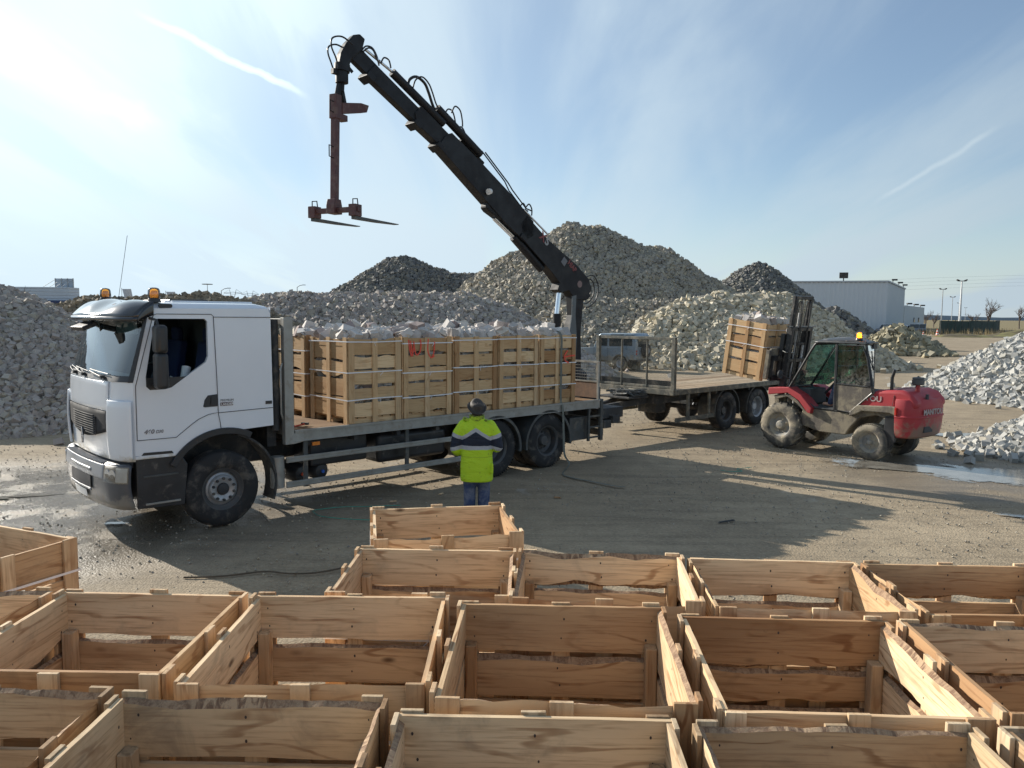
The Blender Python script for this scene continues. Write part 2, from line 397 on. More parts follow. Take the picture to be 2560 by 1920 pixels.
M_STEELD = pmat('dark_steel', (0.085,0.09,0.09), 0.55, metal=0.3, var=0.3, vs=6, dirt=((0.17,0.15,0.12), 0.34, 5))
M_CHASSIS = pmat('chassis', (0.035,0.036,0.038), 0.7, var=0.4, vs=4, dirt=((0.12,0.105,0.085), 0.40, 5))
M_TYRE = pmat('tyre_rubber', (0.022,0.022,0.023), 0.82, var=0.3, vs=5, bump=0.2, bs=50, dirt=((0.115,0.10,0.085), 0.40, 4))
M_TYREMUD = pmat('muddy_tyre', (0.07,0.066,0.06), 0.85, var=0.3, vs=6, bump=0.35, bs=30, dirt=((0.32,0.275,0.20), 0.50, 2.4))
M_RIM = pmat('rim_grey', (0.42,0.43,0.44), 0.45, metal=0.4, var=0.12, dirt=((0.2,0.18,0.15), 0.35, 7))
M_RIMD = pmat('rim_dark', (0.09,0.09,0.09), 0.55, metal=0.3, var=0.2, dirt=((0.16,0.14,0.12), 0.3, 7))
M_RIMMUD = pmat('muddy_rim', (0.24,0.24,0.23), 0.7, var=0.2, bump=0.3, bs=40, dirt=((0.34,0.295,0.22), 0.55, 5))
M_CRANE = pmat('crane_black', (0.004,0.004,0.006), 0.6, var=0.25, vs=4, dirt=((0.02,0.018,0.016), 0.12, 5))
M_CRANEG = pmat('crane_grey', (0.10,0.115,0.125), 0.35, var=0.15)
M_CHROME = pmat('chrome_rod', (0.75,0.77,0.80), 0.18, metal=1.0, var=0.04)
M_HOSE = pmat('hose_rubber', (0.012,0.012,0.014), 0.45)
M_RUST = pmat('rusty_red_steel', (0.095,0.036,0.034), 0.55, var=0.3, vs=7, bump=0.1, dirt=((0.15,0.10,0.085), 0.38, 7))
M_RED = pmat('forklift_red', (0.38,0.032,0.040), 0.6, var=0.10, vs=2, coat=0.1, dirt=((0.24,0.15,0.11), 0.36, 3.6, 0.0, 1.6))
M_MUD = pmat('mud_coated_metal', (0.115,0.10,0.085), 0.85, var=0.3, vs=4, bump=0.4, bs=25, dirt=((0.25,0.215,0.155), 0.52, 3.2))
M_MAST = pmat('mast_black', (0.02,0.02,0.021), 0.5, var=0.3, dirt=((0.20,0.175,0.14), 0.30, 5))
M_ORANGE = glass_mat('beacon_lens', (1.0,0.66,0.16), 0.08, 0.15)
M_BEACORE = pmat('beacon_core', (0.95,0.62,0.10), 0.3)
M_BEALIT = pmat('lit_beacon_core', (0.95,0.5,0.1), 0.3, emis=((1.0,0.42,0.04), 9.0))
M_GLASS = glass_mat('windscreen_glass', (0.66,0.84,0.84), 0.01, 0.25)
M_GLASSD = glass_mat('side_glass', (0.16,0.18,0.20), 0.02, 0.0)
M_GLASSG = glass_mat('green_glass', (0.30,0.54,0.47), 0.03, 0.35, dirt=0.75)
M_LAMP = glass_mat('headlamp_glass', (0.85,0.88,0.9), 0.05, 0.5)
M_INT = pmat('cab_interior', (0.06,0.065,0.07), 0.8)
M_DASH = pmat('dashboard', (0.30,0.31,0.30), 0.7)
M_BLUESEAT = pmat('seat_blue', (0.02,0.03,0.09), 0.85)
M_MIRR = pmat('mirror_face', (0.8,0.8,0.82), 0.05, metal=1.0, var=0.01, rvar=0.01)
M_REDPAINT = pmat('red_spray', (0.80,0.09,0.05), 0.6, var=0.15, vs=20)
M_WTEXT = pmat('white_lettering', (0.75,0.74,0.72), 0.5, var=0.1, vs=12)
M_RTEXT = pmat('red_lettering', (0.22,0.05,0.05), 0.6); M_PTEXT = pmat('faded_lettering', (0.34,0.34,0.34), 0.6)
M_GTEXT = pmat('grey_lettering', (0.25,0.25,0.27), 0.4, metal=0.3)
WOODL = wood('fresh_board', 'x', light=(0.74,0.56,0.35), dark=(0.46,0.27,0.13), grey=0.05); WOODLV = wood('fresh_batten', 'z', light=(0.72,0.54,0.34), dark=(0.46,0.28,0.14), grey=0.06)
M_BED = wood('deck_planks', 'x', light=(0.43,0.36,0.27), dark=(0.20,0.14,0.09), grey=0.22)
M_WSTRAP = pmat('ratchet_webbing', (0.16,0.165,0.14), 0.8, var=0.2, vs=12)
M_MAT_BROWN = (0.5,0.5,0.5)
ST_PINK = stone_mat('pinkish_cobble', [(0.36,0.315,0.285),(0.43,0.38,0.345),(0.30,0.265,0.24),(0.47,0.43,0.385),(0.41,0.365,0.285),(0.33,0.29,0.27)])
ST_BROWN = stone_mat('brown_cobble', [(0.23,0.185,0.13),(0.29,0.24,0.17),(0.18,0.15,0.11),(0.34,0.28,0.20)])
ST_GREY = stone_mat('grey_cobble', [(0.31,0.28,0.24),(0.38,0.345,0.28),(0.24,0.22,0.195),(0.43,0.38,0.28),(0.33,0.305,0.265)])
ST_DARK = stone_mat('dark_cobble', [(0.17,0.165,0.16),(0.13,0.13,0.13),(0.21,0.205,0.19),(0.27,0.25,0.20),(0.15,0.15,0.15)])
ST_CREAM = stone_mat('cream_cobble', [(0.52,0.455,0.335),(0.43,0.39,0.305),(0.62,0.56,0.44),(0.35,0.32,0.26),(0.58,0.505,0.345)])
ST_WHITE = stone_mat('pale_grey_cobble', [(0.42,0.415,0.39),(0.35,0.35,0.34),(0.49,0.48,0.445),(0.29,0.295,0.285),(0.44,0.41,0.345)])
ST_LOAD = stone_mat('white_split_stone', [(0.55,0.515,0.48),(0.66,0.625,0.59),(0.42,0.385,0.36),(0.60,0.54,0.45),(0.30,0.235,0.22),(0.64,0.61,0.58),(0.49,0.44,0.41)])
ST_RUB = stone_mat('rubble_stone', [(0.36,0.31,0.20),(0.28,0.26,0.19),(0.43,0.38,0.26),(0.21,0.20,0.16)])
# ------------------------------------------------------------------ ground
def ground_mat():
    m, nt, b, o = newmat('packed_gravel'); n = N(nt)
    oc = n.node('ShaderNodeTexCoord').outputs['Object']; xyz = n.node('ShaderNodeSeparateXYZ', {0: oc})
    big = n.noise(oc, 0.28, 6, 0.6, 0.4); mid = n.noise(oc, 1.7, 6, 0.65); fine = n.noise(oc, 22, 6, 0.7); peb = n.node('ShaderNodeTexVoronoi', {'Vector': oc, 'Scale': 38.0})
    tr = n.noise(n.node('ShaderNodeMapping', {'Vector': oc, 'Rotation': (0, 0, math.radians(28)), 'Scale': (0.35, 4.5, 1)}).outputs[0], 0.9, 5, 0.6, 0.6)
    c = n.ramp(big, [(0.25, (0.25,0.197,0.136)), (0.5, (0.34,0.272,0.186)), (0.75, (0.42,0.342,0.240))])
    c = n.mix(n.rng(mid, 0.35, 0.7, 0, 0.45), c, (0.17,0.138,0.100))
    c = n.mix(n.rng(tr, 0.48, 0.68, 0, 0.42), c, (0.14,0.112,0.080))
    c = n.mix(n.rng(fine, 0.5, 0.75, 0, 0.6), c, (0.47,0.41,0.31))
    c = n.mix(n.rng(fine, 0.50, 0.25, 0, 0.55), c, (0.11,0.09,0.07))
    pale = n.rng(n.noise(oc, 0.62, 5, 0.7, 0.8), 0.60, 0.72, 0, 0.5)
    c = n.mix(pale, c, (0.42,0.40,0.36))
    # wet zone in front of and beside the truck, plus scattered damp patches
    dx = n.math('DIVIDE', n.math('ADD', xyz.outputs[0], 7.6), 5.2); dy = n.math('DIVIDE', n.math('SUBTRACT', xyz.outputs[1], 11.6), 4.6)
    d2 = n.math('ADD', n.math('MULTIPLY', dx, dx), n.math('MULTIPLY', dy, dy))
    dx3 = n.math('DIVIDE', n.math('SUBTRACT', xyz.outputs[0], 8.6), 3.4); dy3 = n.math('DIVIDE', n.math('SUBTRACT', xyz.outputs[1], 14.6), 2.6)
    d3 = n.math('ADD', n.math('MULTIPLY', dx3, dx3), n.math('MULTIPLY', dy3, dy3))
    wet = n.math('ADD', n.rng(d2, 0.25, 1.25, 1, 0), n.rng(d3, 0.3, 1.2, 0.55, 0), True)
    wn_ = n.noise(oc, 0.9, 6, 0.7)
    wet = n.math('MULTIPLY', wet, n.rng(wn_, 0.28, 0.55, 0.25, 1.0), True)
    wet = n.math('MAXIMUM', wet, n.rng(n.noise(oc, 0.42, 5, 0.65, 0.5), 0.66, 0.74, 0, 0.65))
    c = n.mix(n.math('MULTIPLY', wet, 0.70), c, (0.09,0.08,0.066))
    # far ground runs into dry grass
    gfar = n.rng(n.math('ADD', xyz.outputs[1], n.math('MULTIPLY', big, 60.0)), 215, 260)
    c = n.mix(gfar, c, (0.22,0.18,0.10))
    nt.links.new(c, b.inputs['Base Color'])
    nt.links.new(n.math('ADD', n.math('MULTIPLY', n.math('SUBTRACT', 1.0, wet), 0.70), 0.20), b.inputs['Roughness'])
    nt.links.new(n.math('ADD', n.math('MULTIPLY', wet, 0.45), 0.2), b.inputs['Specular IOR Level'])
    h = n.math('ADD', n.math('MULTIPLY', fine, 0.8), n.math('MULTIPLY', n.math('SUBTRACT', 0.5, peb.outputs['Distance']), 0.5))
    h = n.math('ADD', h, n.math('MULTIPLY', mid, 1.6)); h = n.math('ADD', h, n.math('MULTIPLY', tr, 1.0))
    nt.links.new(n.bump(h, 0.5, 0.026), b.inputs['Normal']); return m
def gz(x, y):
    return 0.012*math.sin(x*0.9+1.3*math.sin(y*0.6))+0.010*math.sin(y*1.3+x*0.35)-0.012
xs = sorted(set([-3000,-1200,-500,-200,-100,-60,-40]+[round(-28+i*0.5, 3) for i in range(113)]+[40,60,90,140,220,400,900,3000]))
ys = sorted(set([-60,-20,-6]+[round(-2+i*0.5, 3) for i in range(84)]+[45,55,70,90,120,160,220,400,900,2000,4500]))
mb = MB(); fl = lambda x, y: gz(x, y) if (-28 <= x <= 28 and -2 <= y <= 40) else -0.012
mb.add([(x, y, fl(x, y)) for y in ys for x in xs], [(j*len(xs)+i, j*len(xs)+i+1, (j+1)*len(xs)+i+1, (j+1)*len(xs)+i) for j in range(len(ys)-1) for i in range(len(xs)-1)])
g_ = mb.build('ground', ground_mat(), smooth=180, fix=False); tag(g_, 'brown packed gravel yard with wet patches and wheel tracks', 'ground', kind='structure')

def puddle_mat():
    m, nt, b, o = newmat('muddy_water'); n = N(nt)
    oc = n.node('ShaderNodeTexCoord').outputs['Object']
    c = n.ramp(n.noise(oc, 2.5, 5, 0.7), [(0.3, (0.16,0.145,0.12)), (0.7, (0.30,0.28,0.24))])
    nt.links.new(c, b.inputs['Base Color']); b.inputs['Roughness'].default_value = 0.12; b.inputs['IOR'].default_value = 1.5
    b.inputs['Specular IOR Level'].default_value = 0.6
    nt.links.new(n.bump(n.noise(oc, 3.0, 3, 0.5), 0.06, 0.01), b.inputs['Normal'])
    # the water thins out to nothing towards its ragged shore
    rim = n.node('ShaderNodeAttribute', attribute_name='rim').outputs['Fac']
    al = n.rng(n.math('ADD', rim, n.math('MULTIPLY', n.math('SUBTRACT', n.noise(oc, 5.0, 7, 0.72), 0.5), 1.1)), 0.12, 0.34)
    nt.links.new(al, b.inputs['Alpha']); return m
PUD = puddle_mat()
def puddle(cx, cy, rx, ry, rot, seed, label, lobes=0.3):
    r = random.Random(seed); k = 72; ph = [r.uniform(0, 6.28) for _ in range(6)]
    pts = []
    for i in range(k):
        t = 2*math.pi*i/k
        q = 1+lobes*(0.5*math.sin(2*t+ph[0])+0.45*math.sin(3*t+ph[1])+0.35*math.sin(5*t+ph[2])+0.25*math.sin(9*t+ph[3])+0.18*math.sin(14*t+ph[4]))
        x, y = rx*q*math.cos(t), ry*q*math.sin(t)
        pts.append((x*math.cos(rot)-y*math.sin(rot), x*math.sin(rot)+y*math.cos(rot), 0.0))
    b = MB(); b.add([(0,0,0)]+pts, [(0, 1+i, 1+(i+1) % k) for i in range(k)])
    o = b.build('puddle', PUD, fix=False); at_ = o.data.attributes.new('rim', 'FLOAT', 'POINT'); at_.data.foreach_set('value', [1.0]+[0.0]*k); o.location = (cx, cy, 0.013); tag(o, label, 'puddle', kind='structure'); return o
puddle(9.3, 14.6, 2.7, 1.25, -0.45, 1, 'large pale puddle on the right behind the red forklift', 0.45)
puddle(11.25, 19.8, 1.0, 0.38, -0.1, 2, 'small puddle between the forklift and the small stone heap')
puddle(-5.5, 10.75, 0.17, 0.09, 0.1, 3, 'tiny blue puddle in the shadow under the truck bumper')
puddle(-8.1, 12.2, 0.8, 0.16, 0.3, 4, 'long muddy puddle left of the truck bumper', 0.5)
0 and puddle(-3.4, 8.05, 0.5, 0.35, 0.3, 5, 'shallow wet film beside the crate in the left foreground', 0.6)
puddle(7.9, 11.3, 0.8, 0.2, -0.6, 6, 'thin wet streak in front of the large puddle', 0.6)
0 and puddle(-8.9, 14.3, 1.3, 0.28, 0.5, 7, 'narrow wet track left of the truck near the cobble heap', 0.6)

# ------------------------------------------------------------------ stones
RNG = np.random.default_rng(7)
CUBE = np.array([(x,y,z) for z in (-1,1) for y in (-1,1) for x in (-1,1)], float)*0.5
CF = np.array([(0,2,3,1),(4,5,7,6),(0,1,5,4),(2,6,7,3),(0,4,6,2),(1,3,7,5)])
def rotmats(n, rng, tilt=None):
    q = rng.normal(size=(n,4)); q /= np.linalg.norm(q, axis=1)[:,None]; w,x,y,z = q.T
    return np.stack([1-2*(y*y+z*z),2*(x*y-z*w),2*(x*z+y*w),2*(x*y+z*w),1-2*(x*x+z*z),2*(y*z-x*w),2*(x*z-y*w),2*(y*z+x*w),1-2*(x*x+y*y)], axis=1).reshape(n,3,3)
def stones_arrays(P, size, rng, jit=0.16, sv=0.22, flat=0.25):
    n = len(P); V = CUBE[None]+rng.uniform(-jit, jit, (n,8,3))
    sc = np.ones((n,1,3))*size; sc = sc*rng.uniform(1-sv, 1+sv, (n,1,1))*rng.uniform(1-flat, 1+flat*0.6, (n,1,3))
    V = V*sc; V = np.einsum('nij,nkj->nki', rotmats(n, rng), V)+P[:,None,:]
    F = CF[None]+8*np.arange(n)[:,None,None]
    return V.reshape(-1,3), F.reshape(-1,4)
def mesh_np(name, V, F, mats, mi=None):
    me = bpy.data.meshes.new(name); nv, nf = len(V), len(F)
    me.vertices.add(nv); me.vertices.foreach_set('co', V.astype(np.float32).ravel())
    me.loops.add(nf*4); me.loops.foreach_set('vertex_index', F.astype(np.int32).ravel())
    me.polygons.add(nf); me.polygons.foreach_set('loop_start', np.arange(0, nf*4, 4, dtype=np.int32))
    for m in mats: me.materials.append(m)
    if mi is not None: me.polygons.foreach_set('material_index', mi.astype(np.int32))
    me.update(calc_edges=True); me.validate(); me.shade_flat(); return me
def ridge_from_view(Y, pts, extra=()):
    """crest points given as (tan azimuth, tan elevation) seen from the yard, standing at distance Y"""
    return [(a*Y, Y, 2.93+e*Y) for a, e in pts]+list(extra)
def pile(name, label, mat, ridge, slope, size, seed, stones=1.0, rnd=0.8, jit=0.08, flat=0.22, noise=0.22, layers=2, back=-0.25, basecol=None, fringe=40):
    rng = np.random.default_rng(seed)
    R = []
    for a, b in zip(ridge[:-1], ridge[1:]):
        k = max(1, int(math.dist(a[:2], b[:2])/0.6))
        for i in range(k): R.append([a[j]+(b[j]-a[j])*i/k for j in range(3)])
    R.append(ridge[-1]); R = np.array(R)
    ph = rng.uniform(0, 6.28, 8)
    def H(x, y):
        h = np.full(x.shape, -9.0)
        for r in R:
            d = np.hypot(x-r[0], y-r[1]); h = np.maximum(h, r[2]-slope*(np.sqrt(d*d+rnd*rnd)-rnd))
        nz = (np.sin(x*0.9+ph[0]+1.2*np.sin(y*0.7+ph[1]))+np.sin(y*1.1+ph[2]+np.sin(x*0.6+ph[3]))*0.8+0.6*np.sin(x*2.3+y*1.9+ph[4])+0.5*np.sin(x*3.1-y*2.7+ph[5]))*noise*0.5
        return h+nz*np.clip((h+0.5)/1.5, 0, 1)
    hm = max(r[2] for r in ridge)+0.5; rad = hm/slope+1
    x0, x1 = R[:,0].min()-rad, R[:,0].max()+rad; y0, y1 = R[:,1].min()-rad, R[:,1].max()+rad
    x0 = max(x0, -34); 
    # support surface under the stones
    st = max(0.4, size*1.6); gx = np.arange(x0, x1, st); gy = np.arange(y0, y1, st)
    X, Y = np.meshgrid(gx, gy); Z = H(X, Y)-size*0.55; Zc = np.maximum(Z, -0.3)
    V0 = np.stack([X.ravel(), Y.ravel(), Zc.ravel()], 1)
    nx, ny = len(gx), len(gy); idx = np.arange(nx*ny).reshape(ny, nx)
    F0 = np.stack([idx[:-1,:-1], idx[:-1,1:], idx[1:,1:], idx[1:,:-1]], -1).reshape(-1,4)
    F0 = F0[(Z.ravel()[F0] > -0.3).any(1)]
    # stones
    sp = size*0.84/math.sqrt(stones); gx = np.arange(x0, x1, sp); gy = np.arange(y0, y1, sp*0.86)
    X, Y = np.meshgrid(gx, gy); X = X.ravel(); Y = Y.ravel(); X = X+rng.uniform(-.5,.5,X.size)*sp; Y = Y+rng.uniform(-.5,.5,Y.size)*sp
    e = 0.25; Z = H(X, Y); nx_ = -(H(X+e, Y)-Z)/e; ny_ = -(H(X, Y+e)-Z)/e
    face = (nx_*(0-X)+ny_*(0-Y)+(2.93-Z))/np.hypot(np.hypot(X, Y), 1)
    # a step aside must still see stones: keep everything not clearly turned away
    keep = (Z > -size*0.3) & (face > back)
    P = np.stack([X, Y, Z], 1)[keep]
    PP = [P+rng.uniform(-1,1,P.shape)*size*np.array([0.2,0.2,0.22])]
    if layers > 1:
        m = rng.random(len(P)) < 0.35; PP.append(P[m]+rng.uniform(-1,1,(m.sum(),3))*size*0.35+np.array([0,0,size*0.35]))
    foot = P[P[:,2] < size*0.5]
    if len(foot) and fringe:
        f = foot[rng.integers(0, len(foot), fringe)]; q = f.copy(); d = f[:,:2]-R[:,:2].mean(0); d /= np.linalg.norm(d, axis=1)[:,None]
        q[:,:2] += d*rng.exponential(0.5, (fringe,1))*1.3; q[:,2] = size*0.32; PP.append(q)
    P = np.concatenate(PP); V1, F1 = stones_arrays(P, size, rng, jit, 0.24, flat)
    V = np.concatenate([V0, V1]); F = np.concatenate([F0, F1+len(V0)])
    o = bpy.data.objects.new(name, mesh_np(name, V, F, [mat])); link(o)
    tag(o, label, 'stone heap', 'heaps of cobblestones in the yard', 'stuff')
    return o, H, len(P)
NP = 0
def P_(*a, **k):
    global NP
    o, H, c = pile(*a, **k); NP += c; return H
P_('cobblestone_heap', 'near heap of pinkish grey cobbles at the left edge beside the truck front', ST_PINK,
   [(-30,25,4.6),(-22,24,4.1),(-15.9,23.5,3.75),(-14.9,23.2,3.3),(-13.9,23,2.75),(-13.0,22.8,2.0),(-12.2,22.6,1.3)], 0.62, 0.140, 11, noise=0.16, stones=1.15)
P_('cobblestone_heap', 'brown cobble heap rising behind the white cab roof', ST_BROWN,
   ridge_from_view(37, [(-0.60,-0.02),(-0.5816,-0.0065),(-0.5485,0.012),(-0.5219,0.0190),(-0.45,0.0195),(-0.3728,0.0195),(-0.34,0.015)]), 0.62, 0.18, 12, noise=0.15)
P_('cobblestone_heap', 'long low heap of pinkish stones right behind the truck load', ST_PINK,
   ridge_from_view(41, [(-0.36,-0.01),(-0.335,0.012),(-0.326,0.0175),(-0.2733,0.0228),(-0.2031,0.0245),(-0.12,0.0255),(-0.0628,0.025),(-0.0277,0.0143),(0.0076,-0.0110),(0.03,-0.03)]), 0.62, 0.20, 13, noise=0.10)
P_('cobblestone_heap', 'dark double peaked heap far behind the crane boom', ST_DARK,
   ridge_from_view(68, [(-0.22,0.0),(-0.1973,0.026),(-0.1679,0.050),(-0.150,0.064),(-0.1328,0.0700),(-0.1066,0.0608),(-0.0833,0.0495),(-0.0571,0.0500),(-0.0308,0.0395),(-0.01,0.02)]), 0.66, 0.25, 14, noise=0.25, rnd=1.2)
P_('cobblestone_heap', 'tallest grey cobble mountain behind the crane column', ST_GREY,
   ridge_from_view(64, [(-0.06,0.005),(-0.0395,0.023),(0.0127,0.0695),(0.0473,0.0975),(0.0733,0.1100),(0.1111,0.1065),(0.1463,0.0860),(0.1754,0.0840),(0.2049,0.0660),(0.228,0.042),(0.238,0.029)]), 0.72, 0.24, 15, noise=0.3, rnd=1.3)
P_('cobblestone_heap', 'lighter bench of cobbles at the foot of the tallest grey mountain', ST_GREY,
   ridge_from_view(53, [(0.05,0.0),(0.0904,0.0180),(0.1418,0.0195),(0.1945,0.0170),(0.22,0.0)]), 0.62, 0.23, 16, noise=0.2)
P_('cobblestone_heap', 'cream coloured heap of long cobbles behind the trailer', ST_CREAM,
   ridge_from_view(50, [(0.175,-0.012),(0.182,-0.004),(0.2006,0.0100),(0.2296,0.0185),(0.2644,0.0262),(0.3111,0.0277),(0.3464,0.0222),(0.372,0.004)]), 0.66, 0.27, 17, noise=0.2, flat=0.38, stones=1.0)
P_('cobblestone_heap', 'dark pointed cone of cobbles beside the grey warehouse', ST_DARK,
   ridge_from_view(84, [(0.2643,0.029),(0.2869,0.0530),(0.2985,0.0620),(0.3098,0.0660),(0.3210,0.0590),(0.3336,0.0475),(0.352,0.026)]), 0.86, 0.29, 18, noise=0.12, rnd=1.0)
P_('cobblestone_heap', 'small dark grey heap right of the forklift mast', ST_DARK,
   ridge_from_view(70, [(0.3884,-0.004),(0.4056,0.0095),(0.4190,-0.001),(0.4297,-0.0105)]), 0.76, 0.30, 19, noise=0.12)
P_('rubble_heap', 'small yellowish rubble heap on the open ground right of the forklift cab', ST_RUB,
   ridge_from_view(65.5, [(0.474,-0.0280),(0.480,-0.0170),(0.4873,-0.0095),(0.494,-0.0130),(0.505,-0.0240),(0.515,-0.034)]), 0.72, 0.40, 20, noise=0.15, jit=0.24, flat=0.35, rnd=0.5)
P_('cobblestone_heap', 'large pale grey cobble heap cut off by the right edge', ST_WHITE,
   [(18.3,31,0.6),(19.6,30.6,1.75),(21.4,30,2.9),(23.6,29.5,4.0),(27,29,4.8),(31,28,5.2)], 0.60, 0.165, 21, noise=0.15, jit=0.12)
H10 = P_('cobblestone_heap', 'low spill of pale cobbles at the right edge in front of the large pale heap', ST_WHITE,
   [(11.0,17.3,0.30),(11.7,17.2,0.62),(12.7,17.2,0.95),(14,17.2,1.2),(17,17.4,1.4)], 0.50, 0.135, 22, noise=0.08, jit=0.10, rnd=0.4, fringe=60)

# loose pebbles on the yard: nobody could count them
P = np.stack([RNG.uniform(-13,13,14000), RNG.uniform(5.5,26,14000), np.zeros(14000)], 1)
P[:,2] = -0.002
keep = ~((np.abs(P[:,0]-0) < 3.6) & (P[:,1] < 7))
P = P[keep]; V1, F1 = stones_arrays(P, 0.014, RNG, 0.2, 0.6, 0.3)
o = bpy.data.objects.new('gravel', mesh_np('gravel', V1, F1, [ST_GREY])); link(o); tag(o, 'loose pebbles scattered over the packed yard', 'gravel', kind='stuff')

# single stones, shared meshes
def stone_mesh(seed, mat):
    r = random.Random(seed); b = bmesh.new(); bmesh.ops.create_cube(b, size=1.0)
    for v in b.verts: v.co += Vector((r.uniform(-.12,.12), r.uniform(-.12,.12), r.uniform(-.12,.12)))
    bmesh.ops.bevel(b, geom=list(b.edges), offset=0.028, segments=1, affect='EDGES', profile=0.5)
    for v in b.verts: v.co += Vector((r.uniform(-.02,.02), r.uniform(-.02,.02), r.uniform(-.02,.02)))
    me = bpy.data.meshes.new('split_stone'); b.to_mesh(me); b.free(); me.materials.append(mat); return me
LOADM = [stone_mesh(i, ST_LOAD) for i in range(14)]
CREAMM = [stone_mesh(50+i, ST_WHITE) for i in range(5)]
def put_stone(P, size, meshes, r, label, group):
    o = bpy.data.objects.new('split_stone', r.choice(meshes)); link(o)
    o.location = P; o.rotation_euler = (r.uniform(0, 6.28), r.uniform(0, 6.28), r.uniform(0, 6.28))
    s = size*r.uniform(0.85, 1.18); o.scale = (s*r.uniform(0.9,1.25), s*r.uniform(0.8,1.05), s*r.uniform(0.62,0.95))
    return tag(o, label, 'stone', group)
rr = random.Random(5)
for k, (x, y) in enumerate([(10.2,16.6),(10.05,17.2),(10.4,16.1),(9.95,16.75),(10.75,15.9),(9.7,17.6),(9.75,16.2),(10.5,15.45),(10.95,15.4)]):
    put_stone((x, y, 0.06), 0.155, CREAMM, rr, 'pale cobble lying loose at the foot of the low spill on the right', 'loose cobbles at the foot of the right hand spill')

# ------------------------------------------------------------------ crates
NAIL = pmat('rusty_nail_stain', (0.06,0.045,0.04), 0.8)
def board_panel(L, H, r, z0=0.11, nb=5, seg=18, t=0.022, bark=0.5, rough=1.0, nails=()):
    """horizontal rough-sawn boards of one crate side; +y is the inside"""
    b = MB()
    hs = [r.uniform(0.8, 1.15) for _ in range(nb)]; hs[-1] = r.uniform(1.1, 1.3)
    gaps = [r.uniform(0.014, 0.045)*(1.0 if rough < 1.2 else 1.25) for _ in range(nb-1)]
    tot = H-z0-sum(gaps); k = tot/sum(hs); z = z0
    for i in range(nb):
        h = hs[i]*k; zb, zt = z, z+h; z = zt+(gaps[i] if i < nb-1 else 0)
        wt = r.uniform(0.012, 0.034) if r.random() < bark else 0.0; wb = r.uniform(0.01, 0.03) if r.random() < bark*0.7 else 0.0
        at_, ab = (r.uniform(0.003,0.009) if wt else r.uniform(0.0,0.0015))*rough, (r.uniform(0.004,0.013) if wb else r.uniform(0.0,0.004))*rough
        p = [r.uniform(0,6.28) for _ in range(8)]; fr = r.uniform(2.0, 5.0); tilt = r.uniform(-1,1)*0.008; x0 = -L/2+r.uniform(-.004,.003); x1 = L/2+r.uniform(-.003,.004)
        yo = r.uniform(-0.001, 0.002)
        V = []; dw = r.uniform(0, 0.5)
        for s in range(seg+1):
            x = x0+(x1-x0)*s/seg; u = x/L
            jt = (r.uniform(-.0035,.0035) if wt else r.uniform(-.0006,.0006))*rough; jb = (r.uniform(-.004,.004) if wb else 0)*rough
            tt = zt+at_*(math.sin(u*fr*2+p[0])*0.8+0.5*math.sin(u*fr*5.3+p[1])-0.6)+tilt*u+jt
            bb = zb+ab*(math.sin(u*fr*1.7+p[2])+0.6*math.sin(u*fr*4.1+p[3]))+tilt*u+jb
            w1 = wt*(0.85+0.35*math.sin(u*fr*3+p[4])) if wt else 0.0005
            w2 = wb*(0.8+0.4*math.sin(u*fr*3+p[5])) if wb else 0.0005
            V += [(x, yo, bb), (x, yo, tt), (x, yo+t, tt-w1), (x, yo+t, bb+w2)]
        if nails:
            for xn in nails:
                for zn in (zb+h*0.3, zb+h*0.72):
                    xx = xn+r.uniform(-.02,.02); rr0 = r.uniform(0.0035,0.006); b.add([(xx+rr0*math.cos(q*1.047), yo+t+0.0012, zn+rr0*1.5*math.sin(q*1.047)) for q in range(6)], [(0,1,2,3,4,5)], 2)
        F = []; M = []
        for s in range(seg):
            a = s*4; c = a+4
            F += [(a, a+1, c+1, c), (a+1, a+2, c+2, c+1), (a+2, a+3, c+3, c+2), (a+3, a, c, c+3)]
            M += [0, 1 if wt else 0, 0, 1 if wb else 0]
        e = seg*4; F += [(0,3,2,1), (e, e+1, e+2, e+3)]; M += [0, 0]
        b.add(V, F, M)
    return b
